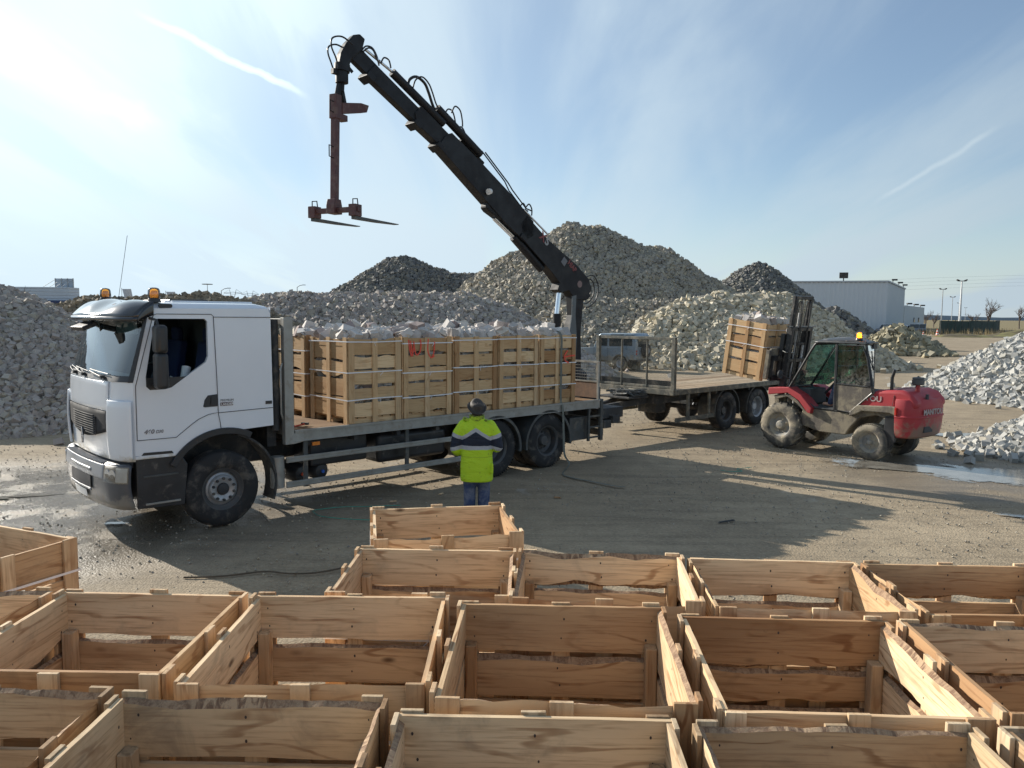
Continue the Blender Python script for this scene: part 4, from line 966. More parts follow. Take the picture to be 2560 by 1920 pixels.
b = MB(); b.ext([(-1.02,2.80),(-0.98,2.65),(-0.955,2.66),(-0.98,2.83)], 0.30, 1.05); b.build('inner_visor', [M_DASH], truck)
b = MB(); b.bb((0.30,0.1,1.5),(0.33,WD-0.1,2.95)); b.bb((-0.80,WD-0.14,1.4),(0.33,WD-0.10,2.85)); b.bb((-0.85,0.1,2.90),(0.33,WD-0.1,2.93)); b.build('cab_lining', [M_INT], truck)
b = MB(); b.tube([(-1.15,1.25,2.75),(-1.12,1.25,2.60)],0.012); b.box((-1.12,1.25,2.58),(0.03,0.16,0.13)); b.build('rear_view_mirror', [M_BLACK], truck, bevel=0.01)
b = MB(); b.cyl((-0.40,0.30,1.98),(-0.33,0.36,2.20),0.05,0.06,12); b.box((-0.5,0.30,2.02),(0.16,0.1,0.06),rot=(0.2,0.5,0)); b.build('paper_bundle', [M_WTEXT], truck, smooth=40)
# things on the roof
def beacon(parent, x, y, z, lit=False, s=1.0):
    b = MB(); b.lathe([(0,0),(0.085*s,0),(0.08*s,0.03*s),(0.065*s,0.055*s),(0,0.055*s)], (x,y,z), 'z', 24); base = b.build('beacon', [M_BLACK], parent, smooth=40)
    b = MB(); b.lathe([(0.072*s,0.055*s),(0.078*s,0.07*s),(0.074*s,0.15*s),(0.06*s,0.178*s),(0.03*s,0.19*s),(0,0.192*s)], (x,y,z), 'z', 28); b.build('beacon_lens', [M_ORANGE], base, smooth=50)
    b = MB(); b.lathe([(0,0.06*s),(0.045*s,0.06*s),(0.05*s,0.11*s),(0.035*s,0.15*s),(0,0.155*s)], (x,y,z), 'z', 16); b.build('beacon_lamp', [M_BEALIT if lit else M_BEACORE], base, smooth=50)
    return base
beacon(truck, -0.80, 0.14, 3.065); beacon(truck, -0.86, 1.95, 3.10, s=0.95)
b = MB(); b.tube([(-0.80,1.55,3.08),(-0.80,1.55,3.16)],0.014,8); b.tube([(-0.80,1.55,3.16),(-0.66,1.55,4.02)],0.0035,6); b.build('whip_aerial', [M_BLACK], truck)
b = MB(); b.ext([(-0.45,3.06),(-0.42,3.115),(0.10,3.12),(0.14,3.06)], 0.65, 1.75); b.build('roof_hatch', [M_BLACK], truck, bevel=0.012)
b = MB()
for yy in (0.35, 0.6, 1.85, 2.1): b.bb((-0.5,yy,3.055),(0.62,yy+0.05,3.094))
b.build('roof_ribs', [M_WHITE], CAB, bevel=0.01)
# behind the cab
b = MB(); b.bb((0.76,0.25,1.0),(0.90,WD-0.25,2.85)); b.tube([(0.84,0.14,1.25),(0.84,0.12,2.0),(0.84,0.14,2.85)],0.055,10); b.build('air_duct', [M_CHASSIS], truck, smooth=40)
b = MB(); b.tube([(0.90,0.03,1.42),(0.86,-0.0,1.50),(0.86,-0.0,2.15),(0.90,0.03,2.22)],0.013,8); b.build('grab_rail', [M_STEEL], truck, smooth=40)
# chassis
b = MB()
for yy in (0.80, 1.56): b.bb((-1.2,yy,0.72),(8.7,yy+0.08,0.98))
for xx in (0.9,2.2,3.6,4.6,6.9,7.8): b.bb((xx,0.8,0.76),(xx+0.12,1.64,0.93))
for xx in (1.3,2.1,2.9,3.7,4.5,5.3,6.1,6.9,7.6): b.bb((xx,0.06,0.985),(xx+0.07,WD-0.06,1.075))
b.build('chassis_frame', [M_CHASSIS], truck)
b = MB(); b.bb((-1.3,0.5,0.45),(-0.5,1.95,0.9)); b.bb((-0.6,0.7,0.8),(0.7,1.75,1.35)); b.tube([(0,0.25,0.53),(0,2.2,0.53)],0.07,12); b.build('engine', [M_CHASSIS], truck)
b = MB(); b.tube([(4.9,1.22,0.6),(6.5,1.22,0.6)],0.06,8)
for xx in (5.03,6.40): b.tube([(xx,0.35,0.53),(xx,2.1,0.53)],0.08,12); b.lathe([(0,-.2),(.2,-.1),(.2,.1),(0,.2)],(xx,1.22,0.53),'y',20)
b.build('running_gear', [M_CHASSIS], truck, smooth=40)
b = MB(); b.bb((2.65,0.22,0.52),(4.05,0.72,1.0)); b.build('fuel_tank', [M_BLACK], truck, bevel=0.08, seg=4, smooth=50)
b = MB(); b.bb((1.15,1.75,0.50),(3.2,2.25,1.0)); b.build('fuel_tank', [M_BLACK], truck, bevel=0.08, seg=4, smooth=50)
b = MB(); b.bb((1.45,0.24,0.62),(2.45,0.80,1.04)); b.build('battery_box', [M_BLACK], truck, bevel=0.03)
for xx in (1.32, 1.66):
    b = MB(); b.lathe([(0,-0.35),(0.10,-0.33),(0.145,-0.26),(0.145,0.26),(0.10,0.33),(0,0.35)],(xx,0.62,0.52),'y',24); a_ = b.build('air_tank', [M_BLACK], truck, smooth=40)
    b = MB(); b.cyl((xx,0.27,0.52),(xx,0.24,0.52),0.025,n=10); b.build('tank_cap', [pmat('cap_red' if xx < 1.5 else 'cap_blue', (0.6,0.08,0.03) if xx < 1.5 else (0.03,0.12,0.5), 0.5)], a_)
# side guard rails
for yy, sg in ((0.0, 1), (WD, -1)):
    for z0, z1 in ((0.772,0.855),(0.402,0.492)):
        b = MB(); b.bb((0.93,yy,z0),(4.28,yy+sg*0.028,z1)); b.bb((0.93,yy-sg*0.007,z0+0.012),(4.28,yy,z0+0.030)); b.bb((0.93,yy-sg*0.007,z1-0.030),(4.28,yy,z1-0.012)); b.build('side_guard_rail', [M_STEEL], truck, bevel=0.003)
    for xx in (1.22, 3.05):
        b = MB(); b.bb((xx,yy+sg*0.03,0.38),(xx+0.07,yy+sg*0.06,1.06)); b.build('guard_bracket', [M_STEELD], truck, bevel=0.003)
    b = MB(); b.cyl((0.835,yy+sg*0.10,0.41),(0.835,yy+sg*0.10,0.87),0.10,n=24); b.build('guard_end', [M_STEEL], truck, smooth=40, bevel=0.008)
b = MB(); b.bb((1.35,-0.004,0.985),(1.47,0.02,1.035)); b.build('side_reflector', [pmat('amber', (0.75,0.22,0.03), 0.3)], truck)
# bed
b = MB(); b.bb((1.08,0.05,1.15),(7.86,WD-0.05,1.225)); b.build('deck', [M_BED], truck)
for yy, sg in ((0.0, 1), (WD, -1)):
    b = MB(); b.ext([(1.07,1.068),(7.87,1.068),(7.87,1.238),(1.07,1.238)], yy, yy+sg*0.048); b.bb((1.07,yy-sg*0.012,1.20),(7.87,yy,1.238)); b.bb((1.07,yy-sg*0.008,1.068),(7.87,yy,1.085)); b.build('deck_side_rail', [M_STEEL], truck, bevel=0.004)
b = MB()
for y0 in (0.0, WD-0.10): b.bb((0.92,y0,1.04),(1.06,y0+0.10,2.875))
b.bb((0.95,0.10,2.78),(1.03,WD-0.1,2.86)); b.bb((0.95,0.10,2.05),(1.03,WD-0.1,2.12)); b.bb((0.975,0.1,1.16),(1.0,WD-0.1,1.85))
for k in range(5): b.bb((0.975,0.45+0.36*k,1.85),(1.0,0.49+0.36*k,2.8))
b.ext([(0.92,1.04),(1.06,1.04),(1.22,1.066),(1.22,1.10),(1.06,1.2)], -0.004, 0.05)
b.build('headboard', [M_STEEL], truck, bevel=0.005)
# rear mudguards, wheels
for xx in (5.03, 6.40):
    for yy, sg in ((0.0, 1), (WD, -1)):
        b = MB(); b.ext(strip_arc(xx,0.50,0.625,0.018,-8,188,22), yy+sg*0.03, yy+sg*0.62); b.ext(strip_arc(xx,0.50,0.63,0.05,-8,188,22), yy, yy+sg*0.03); b.build('mudguard', [M_STEELD], truck, smooth=40)
        wheel(truck, xx, yy+sg*0.03, 0.525, 0.30, -1 if sg > 0 else 1, rim=M_RIMD, dish=0.1, seed=3)
        tb = MB(); tb.lathe([(0.3,0.33),(0.50,0.34),(0.525,0.38),(0.525,0.56),(0.50,0.60),(0.3,0.61)] if sg > 0 else [(0.3,-0.33),(0.50,-0.34),(0.525,-0.38),(0.525,-0.56),(0.50,-0.60),(0.3,-0.61)], (xx,yy+sg*0.03,0.525), 'y', 40); tb.build('inner_tyre', [M_TYRE], truck, smooth=40)
for yy, sg in ((0.0, 1), (WD, -1)): wheel(truck, 0.0, yy+sg*0.01, 0.525, 0.32, -1 if sg > 0 else 1, steer=True, rimr=0.285, rim2=M_RIMD)
# rear: ladder frame, tool box, underrun, beams, lamps
b = MB(); b.bb((7.90,0.0,0.39),(7.98,0.07,1.24)); b.bb((7.55,0.02,0.40),(7.60,0.07,1.06))
for z in (0.45,0.66,0.88): b.bb((7.6,0.02,z),(7.92,0.06,z+0.035))
b.build('rear_ladder', [M_STEELD], truck, bevel=0.004)
b = MB(); b.bb((7.10,0.12,0.43),(7.62,0.62,0.90)); b.build('tool_box', [M_STEELD], truck, bevel=0.012)
b = MB(); b.bb((8.05,0.15,0.46),(8.17,WD-0.15,0.58)); b.bb((8.05,0.8,0.58),(8.12,0.88,0.8)); b.bb((8.05,1.55,0.58),(8.12,1.63,0.8)); b.build('underrun_bar', [M_STEELD], truck, bevel=0.006)
b = MB(); b.bb((7.95,0.10,0.80),(8.75,WD-0.10,1.02)); b.bb((8.0,-0.0,0.62),(8.25,0.55,0.78)); b.bb((8.3,0.0,0.70),(8.52,0.75,0.86)); b.build('crane_subframe', [M_CHASSIS], truck, bevel=0.01)
b = MB()     # rear gate: mesh top, boarded foot
b.bb((7.83,0.02,1.24),(7.87,0.06,2.02)); b.bb((7.83,1.02,1.24),(7.87,1.06,2.02)); b.bb((7.83,0.06,1.98),(7.87,1.02,2.02)); b.bb((7.83,0.06,1.58),(7.87,1.02,1.61))
for k in range(1,16): y = 0.06+0.96*k/16; b.tube([(7.85,y,1.60),(7.85,y,1.99)],0.0035,4)
for k in range(1,6): z = 1.60+0.38*k/6; b.tube([(7.85,0.06,z),(7.85,1.02,z)],0.0035,4)
b.build('rear_gate', [M_STEEL], truck)
b = MB(); b.bb((7.84,0.06,1.26),(7.86,1.02,1.58)); b.build('gate_board', [pmat('rusty_board', (0.20,0.13,0.09), 0.85, var=0.3, vs=9)], truck)

# ------------------------------------------------------------------ loading crane (fixed on the truck: one of its parts)
YC = 1.22
def cr(nm, poly, w, mat=M_CRANE, bevel=0.008, y=YC, parent=None):
    b = MB(); b.ext(poly, y-w/2, y+w/2); return b.build(nm, [mat], parent or CR, bevel=bevel)
b = MB(); b.bb((8.02,YC-0.55,1.02),(8.68,YC+0.55,1.40)); b.lathe([(0,0),(0.33,0),(0.33,0.3),(0.22,0.4),(0,0.4)],(8.35,YC,1.38),'z',28)
CR = b.build('loading_crane', [M_CRANE], truck, bevel=0.02, smooth=40)
cr('crane_column', [(8.14,1.7),(8.54,1.7),(8.50,2.6),(8.58,3.30),(8.66,3.62),(8.32,3.62),(8.22,3.35),(8.26,2.95),(8.12,2.55)], 0.20)
b = MB(); b.ext([(8.15,1.9),(8.32,1.9),(8.34,2.5),(8.29,2.95),(8.31,3.38),(8.19,3.36),(8.18,2.95),(8.10,2.55)], YC-0.13, YC-0.105); b.build('column_panel', [M_CRANEG], CR)
b = MB(); b.cyl((7.86,YC,1.6),(7.84,YC,2.98),0.088,n=20); b.build('lift_cylinder', [M_CRANE], CR, smooth=40)
b = MB(); b.cyl((7.84,YC,2.95),(7.92,YC,3.52),0.055,n=20); b.build('lift_rod', [M_CHROME], CR, smooth=40)
BOOM1 = cr('inner_boom', [(8.72,3.30),(8.80,3.52),(8.74,3.72),(8.32,4.03),(7.40,4.52),(6.80,4.95),(6.64,4.76),(6.72,4.45),(7.55,3.84),(7.80,3.62),(7.74,3.48),(7.86,3.42),(8.08,3.48),(8.30,3.28)], 0.24)
cr('outer_boom', [(7.0,4.84),(6.3,5.36),(5.60,5.82),(4.88,6.26),(4.72,6.18),(4.60,6.02),(4.62,5.93),(5.72,5.12),(6.2,4.76),(6.75,4.42),(7.0,4.55)], 0.24)
cr('boom_extension', [(4.84,6.22),(4.20,6.62),(4.06,6.48),(4.10,6.29),(4.66,5.97)], 0.20)
cr('boom_extension', [(4.16,6.58),(3.26,7.14),(3.12,7.0),(3.16,6.88),(4.14,6.30)], 0.16)
cr('boom_extension', [(3.32,7.12),(2.98,7.34),(2.80,7.26),(2.76,7.16),(3.18,6.90)], 0.12)
for (x, z) in ((4.60,5.98),(4.10,6.29),(3.13,6.90),(6.70,4.50)):
    b = MB(); b.box((x,YC,z),(0.16,0.30,0.10),rot=(0,math.radians(34),0)); b.build('boom_collar', [M_CRANE], CR, bevel=0.01)
b = MB(); b.ext([(6.15,4.78),(5.82,4.93),(5.74,5.00),(5.77,5.12),(5.86,5.28),(6.3,5.0)], YC-0.10, YC+0.10); b.build('cylinder_lug', [M_CRANE], CR, bevel=0.03)
b = MB(); b.cyl((7.35,YC,3.90),(6.55,YC,4.50),0.085,n=18); b.build('outer_cylinder', [M_CRANE], CR, smooth=40)
b = MB(); b.cyl((6.78,YC,4.36),(6.02,YC,4.83),0.045,n=16); b.build('outer_rod', [M_CHROME], CR, smooth=40)
b = MB(); b.cyl((5.77,YC-0.18,5.30),(5.70,YC-0.20,5.28),0.05,0.06,n=12); b.build('work_lamp', [M_WTEXT], CR)
def perp(s, z, d): return (s+0.545*d, z+0.838*d)      # offset above the boom line
def cyl_on(nm, a, b_, r, mat=M_CRANE, y=YC):
    q = MB(); q.cyl((a[0],y,a[1]),(b_[0],y,b_[1]),r,n=16); return q.build(nm, [mat], CR, smooth=40)
cyl_on('extension_cylinder', (3.60,7.08), (4.72,6.40), 0.075, y=YC-0.06); cyl_on('extension_cylinder', (4.58,6.66), (5.62,5.98), 0.078, y=YC-0.05)
cyl_on('extension_cylinder', (4.36,6.56), (5.36,5.92), 0.06, y=YC+0.12); cyl_on('extension_cylinder', (5.2,6.20), (5.76,5.84), 0.05, y=YC+0.05)
cyl_on('extension_rod', (3.06,7.34), (3.62,7.08), 0.024, M_CHROME, YC-0.06); cyl_on('extension_rod', (6.75,5.06), (7.45,4.62), 0.02, M_CHROME, YC-0.08)
b = MB()
for dz, yo in ((0.05,-0.1),(0.09,0.0)): b.tube([(5.7,YC+yo,5.98+dz),(6.30,YC+yo,5.48+dz),(6.42,YC+yo,5.40),(6.80,YC+yo,5.08),(6.95,YC+yo,5.05)],0.014,6)
b.build('hydraulic_pipe', [M_CRANE], CR, smooth=40)
hoses = [[(4.02,6.98),(4.05,7.15),(4.20,7.24),(4.38,7.17),(4.47,7.03),(4.55,6.85),(4.62,6.72)],
         [(4.02,6.98),(4.08,7.13),(4.22,7.21),(4.36,7.13),(4.44,7.0),(4.52,6.82),(4.58,6.74)],
         [(3.03,7.40),(3.12,7.50),(3.25,7.50),(3.34,7.38),(3.38,7.24)],[(3.03,7.38),(3.13,7.46),(3.22,7.45),(3.29,7.34),(3.34,7.24)],
         [(4.83,6.72),(4.90,6.80),(5.0,6.78),(5.06,6.64),(5.08,6.50)],[(4.86,6.70),(4.94,6.83),(5.06,6.78),(5.11,6.62),(5.12,6.50)],
         [(6.75,5.08),(6.85,5.20),(6.93,5.12),(6.93,4.98)],[(6.78,5.08),(6.88,5.17),(6.96,5.08),(6.96,4.95)],
         [(8.70,3.70),(8.90,3.74),(9.02,3.58),(8.97,3.36),(8.80,3.22),(8.68,3.20)],[(8.66,3.78),(8.92,3.82),(9.09,3.60),(9.02,3.30),(8.80,3.14),(8.68,3.12)],
         [(8.70,3.62),(8.85,3.66),(8.95,3.56),(8.92,3.40),(8.80,3.30),(8.70,3.28)],
         [(2.80,7.32),(2.60,7.40),(2.42,7.34),(2.40,7.20),(2.48,7.04),(2.52,6.90)],[(2.78,7.28),(2.60,7.32),(2.46,7.26),(2.44,7.15),(2.50,7.0),(2.54,6.90)],
         [(3.36,7.26),(3.42,7.36),(3.52,7.34),(3.56,7.22)],[(5.10,6.50),(5.2,6.52),(5.28,6.42),(5.30,6.32)]]
def smooth_path(P, k=5):
    P = [Vector(p) for p in P]; out_ = []
    for i in range(len(P)-1):
        p0, p1, p2, p3 = P[max(0,i-1)], P[i], P[i+1], P[min(len(P)-1,i+2)]
        for j in range(k):
            t = j/k; out_.append(0.5*((2*p1)+(-p0+p2)*t+(2*p0-5*p1+4*p2-p3)*t*t+(-p0+3*p1-3*p2+p3)*t**3))
    return out_+[P[-1]]
for k, hp in enumerate(hoses):
    b = MB(); yy = YC+(-0.10 if k % 2 else 0.02)-0.03*(k % 3); dz_ = 0.10 if 2.9 < hp[0][0] < 6.0 else 0.0; b.tube(smooth_path([(s-0.03, yy, z-dz_) for s, z in hp]), 0.026 if k == 0 else 0.014, 8); b.build('hose', [M_HOSE], CR, smooth=50)
# boom tip, rotator
cr('boom_tip', [(3.06,7.50),(2.96,7.56),(2.84,7.52),(2.70,7.36),(2.60,7.18),(2.56,6.98),(2.74,6.96),(2.80,7.12),(3.0,7.30)], 0.16, bevel=0.02)
b = MB(); b.cyl((2.66,YC,7.02),(2.65,YC,6.90),0.13,n=20); b.cyl((2.65,YC,6.90),(2.65,YC,6.72),0.105,n=20); b.cyl((2.65,YC,6.72),(2.64,YC,6.58),0.045,n=14); b.bb((2.47,YC-0.04,6.84),(2.60,YC+0.04,6.92)); b.box((2.80,YC,6.98),(0.14,0.02,0.05),rot=(0,0.7,0)); b.build('rotator', [M_CRANE], CR, smooth=40)
# lettering on the boom (faces the near side)
RB = (math.radians(90), math.radians(33), 0)
text_mesh('boom_lettering', 'HIAB', 0.155, M_RTEXT, BOOM1, (8.02,YC-0.123,4.05), (math.radians(90), math.radians(40), 0), xs=0.9, bold=0.006)
text_mesh('boom_lettering', 'X', 0.24, M_RTEXT, BOOM1, (7.16,YC-0.123,4.53), RB, bold=0.008)
text_mesh('boom_lettering', 'S', 0.24, M_PTEXT, BOOM1, (7.31,YC-0.125,4.43), RB, bold=0.008)
b = MB(); b.box((7.92,YC-0.122,4.08),(0.14,0.004,0.15),rot=(0,math.radians(40),0)); b.build('boom_badge', [pmat('badge_grey', (0.16,0.16,0.17), 0.6)], BOOM1)
b = MB(); b.lathe([(0,-0.001),(0.075,-0.001),(0.075,0.002),(0,0.002)],(8.42,YC-0.123,3.62),'y',20); b.build('boom_badge', [pmat('badge_pale', (0.22,0.15,0.14), 0.6)], BOOM1).scale = (1,1,1)

# brick fork hanging from the rotator by a pin: a thing of its own.  local x: the way the arms point
FKM = Matrix.Translation(TO) @ Matrix.Rotation(TH,4,'Z')
fork = thing('crane_fork', tuple(FKM @ Vector((2.60,YC,4.55))), TH+math.radians(22), 'rusty maroon pallet fork hanging from the tip of the crane boom', 'crane fork')
def fk(nm, f, mat=M_RUST, bevel=0.008, par=None, smooth=None): b = MB(); f(b); return b.build(nm, [mat], par or fork, bevel=bevel, smooth=smooth)
fk('hanger', lambda b: b.ext([(-0.03,2.16),(0.06,2.16),(0.16,1.86),(0.10,1.84),(0.02,2.02),(-0.05,1.84),(-0.12,1.86)], -0.035, 0.035), M_CRANE)
fk('mast', lambda b: b.ext([(-0.16,1.92),(-0.05,1.92),(-0.11,0.20),(-0.21,0.20)], -0.055, 0.055))
fk('upper_sleeve', lambda b: b.ext([(-0.18,1.95),(-0.03,1.95),(-0.03,1.66),(0.13,1.66),(0.13,1.56),(-0.19,1.56)], -0.07, 0.07))
fk('counter_arm', lambda b: b.ext([(-0.01,1.84),(0.52,1.96),(0.74,1.97),(0.68,1.84),(-0.01,1.66)], -0.07, 0.07))
fk('lower_socket', lambda b: b.ext([(-0.25,0.26),(-0.09,0.26),(-0.06,0.16),(-0.06,0.02),(-0.28,0.02),(-0.28,0.16)], -0.08, 0.08))
fk('cross_bar', lambda b: b.bb((-0.21,-0.50,0.04),(-0.11,0.50,0.12)))
for y0 in (-0.48, 0.34):
    fk('fork_bracket', lambda b, y0=y0: b.bb((-0.25,y0,-0.03),(-0.07,y0+0.14,0.16)))
    def _f(b, y0=y0):
        V = []
        for u, h in ((0,0.05),(0.5,0.04),(1.0,0.014)):
            x = -0.2+1.25*u; V += [(x,y0+0.02,-0.03-h),(x,y0+0.12,-0.03-h),(x,y0+0.12,-0.03),(x,y0+0.02,-0.03)]
        b.add(V, [(0,1,2,3),(11,10,9,8)]+[(q*4+e, q*4+(e+1)%4, q*4+4+(e+1)%4, q*4+4+e) for q in range(2) for e in range(4)])
    fk('fork_arm', _f, M_STEELD, 0.003)
    fk('bracket_handle', lambda b, y0=y0: b.tube([(-0.22,y0+0.07,0.15),(-0.22,y0+0.07,0.24),(-0.10,y0+0.07,0.26),(-0.08,y0+0.07,0.15)],0.010,6), M_CRANE, 0)
fk('mast_handle', lambda b: b.tube([(-0.20,-0.02,1.10),(-0.31,-0.02,1.11),(-0.31,-0.02,0.93),(-0.20,-0.02,0.92)],0.010,6), M_CRANE, 0)
fk('mast_handle', lambda b: b.tube([(-0.19,-0.02,1.82),(-0.27,-0.02,1.83),(-0.27,-0.02,1.66),(-0.19,-0.02,1.65)],0.010,6), M_CRANE, 0)

# ------------------------------------------------------------------ loaded crates on the truck
TM = Matrix.Translation(TO) @ Matrix.Rotation(TH, 4, 'Z')
def on_truck(x, y, z=1.226): return TM @ Vector((x, y, z))
ordn = ['first','second','third','fourth','last']
CW, CD, CH = 1.035, 1.15, 1.335
near = []
for k in range(5):
    x = 1.97+CW/2+1.047*k; p = on_truck(x, 0.05+CD/2)
    extra = ['nearest the cab', 'with red scribble', 'right of the red scribble', 'left of the red arrow', 'with a red arrow'][k]
    lab = f'near row stone crate on the truck, {extra}'
    c = make_crate('loaded_crate', p, TH+[0.01,-0.008,0.006,-0.004,0.0][k], CW-0.012, CD, CH, 400+k, lab, 'loaded stone crates', loaded=True, straps=(1.28,0.80,0.38) if k != 1 else (1.24,0.76,0.36), seg=14, bark=0.35)
    near.append(c); fill_crate(c, CW, CD, CH, 500+k, 'white split stone heaped on the near row crate '+extra, 'stones on the near row crate '+extra)
for k in range(5):
    x = 1.92+CW/2+1.047*k; p = on_truck(x, 1.25+CD/2)
    extra = ['by the headboard','second from the cab','in the middle','second from the rear','by the crane'][k]
    c = make_crate('loaded_crate', p, TH+[-0.006,0.006,0,0.005,-0.004][k], CW-0.012, CD, CH+0.01, 420+k, f'far row stone crate on the truck, {extra}', 'loaded stone crates', loaded=True, straps=(1.10,0.72,0.36), seg=10, bark=0.35)
    fill_crate(c, CW, CD, CH, 520+k, 'white split stone heaped on the far row crate '+extra, 'split stones on the far row crate '+extra)
# spray marks
def spray(parent, strokes, r=0.011):
    b = MB()
    for s in strokes:
        P = smooth_path([(x, -CD/2-0.0035, z) for x, z in s], 6); V = []; F = []
        for i, q in enumerate(P):
            t = (P[min(i+1,len(P)-1)]-P[max(i-1,0)]).normalized(); n = Vector((-t.z,0,t.x)); V += [q+n*r, q-n*r, q-n*r+Vector((0,0.006,0)), q+n*r+Vector((0,0.006,0))]
        for i in range(len(P)-1): a = 4*i; F += [(a,a+1,a+5,a+4),(a+1,a+2,a+6,a+5),(a+3,a,a+4,a+7)]
        b.add(V, F)
    return b.build('red_spray_mark', [M_REDPAINT], parent)
spray(near[1], [[(-0.40,1.30),(-0.37,1.12),(-0.33,1.03),(-0.30,1.16),(-0.29,1.27)],[(-0.36,1.28),(-0.33,1.10),(-0.30,1.05)],[(-0.29,1.22),(-0.25,1.06),(-0.18,1.08),(-0.15,1.18),(-0.16,1.30)],[(0.00,1.31),(-0.01,1.12),(0.03,1.02),(0.08,1.0),(0.12,1.10),(0.13,1.26)],[(0.08,1.00),(0.13,1.02)]])
spray(near[4], [[(0.47,0.93),(0.33,0.925),(0.17,0.905)],[(0.26,1.03),(0.18,0.95),(0.165,0.90),(0.20,0.83),(0.29,0.79)]], 0.014)
# ratchet strap over the rear crate, trailing on the ground
b = MB(); pts = [on_truck(6.72,0.8,2.72),on_truck(6.72,0.25,2.66),on_truck(6.72,0.035,2.57)]
pts += [on_truck(6.72,0.018,z) for z in (2.2,1.7,1.3)]+[on_truck(6.73,-0.03,1.15),on_truck(6.74,-0.05,0.7),on_truck(6.72,-0.10,0.25),on_truck(6.82,-0.14,0.05)]
gp = [(0.95,14.4),(1.10,14.05),(1.35,13.8),(1.6,13.55),(1.80,13.36),(1.95,13.32)]
pts = smooth_path(pts+[Vector((x,y,0.018)) for x, y in gp], 4); V = []; F = []
tv = TM.to_3x3() @ Vector((1,0,0))
for i, q in enumerate(pts):
    side_ = tv if q.z > 0.12 else Vector((0.55,0.83,0)); w_ = 0.027
    V += [q-side_*w_, q+side_*w_]
F = [(2*i,2*i+1,2*i+3,2*i+2) for i in range(len(pts)-1)]
b.add(V, F); o = b.build('ratchet_strap', [M_WSTRAP], solid=0.003); tag(o, 'grey green lashing strap over the rear crate, its end trailing on the ground', 'strap')
# hammer on the deck and debris at the rear
h_ = thing('hammer', on_truck(1.30,0.32,1.245), TH+0.5, 'small hammer with a red handle lying on the truck deck behind the cab', 'hammer')
b = MB(); b.tube([(-0.16,0,0.012),(0.16,0,0.012)],0.012,8); b.build('handle', [pmat('red_handle', (0.5,0.05,0.03), 0.5)], h_, smooth=40)
b = MB(); b.bb((0.15,-0.06,0),(0.19,0.06,0.035)); b.build('head', [M_STEELD], h_, bevel=0.004)
# ------------------------------------------------------------------ trailer
XO = (5.72, 20.44, 0.0); tr_ = thing('flatbed_trailer', XO, TH, 'long low flatbed trailer with a mesh headboard and bare plank deck coupled behind the truck', 'trailer')
XM = Matrix.Translation(XO) @ Matrix.Rotation(TH, 4, 'Z'); M_OLD = pmat('old_trailer_steel', (0.10,0.10,0.085), 0.65, metal=0.2, var=0.3, dirt=((0.24,0.21,0.16), 0.45, 5))
b = MB()
for k in range(11): y = 0.06+k*0.213; b.bb((-2.50,y,1.135+0.003*(k%3)),(5.2,y+0.205,1.182+0.003*(k%3)))
b.build('deck', [M_BED], tr_)
for y0, y1 in ((-0.0,0.055),(2.41,2.46)):
    b = MB(); b.bb((-2.55,y0,1.055),(5.25,y1,1.18)); b.build('deck_side_rail', [M_OLD], tr_, bevel=0.006)
b = MB()
b.bb((-2.56,0.0,1.05),(-2.50,2.46,1.19)); 
for y in (0.0,2.36): b.bb((-2.54,y,1.19),(-2.45,y+0.10,2.44))
b.bb((-2.53,0.1,2.37),(-2.46,2.36,2.44)); b.bb((-2.51,0.1,1.20),(-2.48,2.36,1.26))
for y in (0.83,1.62): b.bb((-2.52,y,1.2),(-2.47,y+0.035,2.40))
HB = b.build('headboard', [M_OLD], tr_, bevel=0.006)
b = MB()
ny_ = 54; nz_ = 28
for k in range(-nz_, ny_+1):
    for sg in (1, -1):
        y0 = 0.1+2.26*k/ny_; z0 = 1.24; y1 = y0+1.15*0.9; z1 = 2.39
        if sg < 0: y0, y1 = y1, y0
        dz = z1-z0; 
        t0 = 0.0; t1 = 1.0
        def clip(v): return v
        dy = y1-y0
        ta = (0.1-y0)/dy; tb_ = (2.36-y0)/dy
        lo, hi = max(0, min(ta, tb_)), min(1, max(ta, tb_))
        if hi-lo < 0.02: continue
        b.beam((-2.495, y0+dy*lo, z0+dz*lo), (-2.495, y0+dy*hi, z0+dz*hi), 0.002, 0.002)
b.build('mesh_panel', [M_OLD], HB)
b = MB(); b.bb((-2.43,0.06,1.19),(-2.39,2.4,1.38)); b.build('toe_board', [M_CHASSIS], tr_)
b = MB()
for y in (0.75,1.6): b.bb((-2.4,y,0.78),(5.1,y+0.09,1.05))
for x in np.arange(-2.2,5.0,0.8): b.bb((x,0.08,0.98),(x+0.07,2.38,1.05))
b.bb((-2.45,0.55,0.80),(-1.9,1.95,1.04)); b.build('chassis_frame', [M_CHASSIS], tr_)
b = MB(); b.beam((-2.3,0.9,0.88),(-5.0,1.22,0.66),0.10,0.16); b.beam((-2.3,1.55,0.88),(-5.0,1.22,0.66),0.10,0.16); b.bb((-3.3,0.75,0.95),(-2.5,1.7,1.0)); b.bb((-5.3,1.15,0.6),(-4.9,1.29,0.72)); b.build('drawbar', [M_CHASSIS], tr_, bevel=0.01)
b = MB(); r_ = random.Random(9)
b.tube([(r_.uniform(-3.3,-2.6), r_.uniform(0.7,1.5), 1.02+r_.uniform(0,.14)) for k in range(110)], 0.015, 5)
b.build('chain_heap', [M_RUST if False else M_STEELD], tr_)
b = MB(); b.bb((-2.75,1.55,0.28),(-2.63,1.67,0.95)); b.bb((-2.80,1.5,0.25),(-2.58,1.72,0.28)); b.build('support_leg', [M_OLD], tr_)
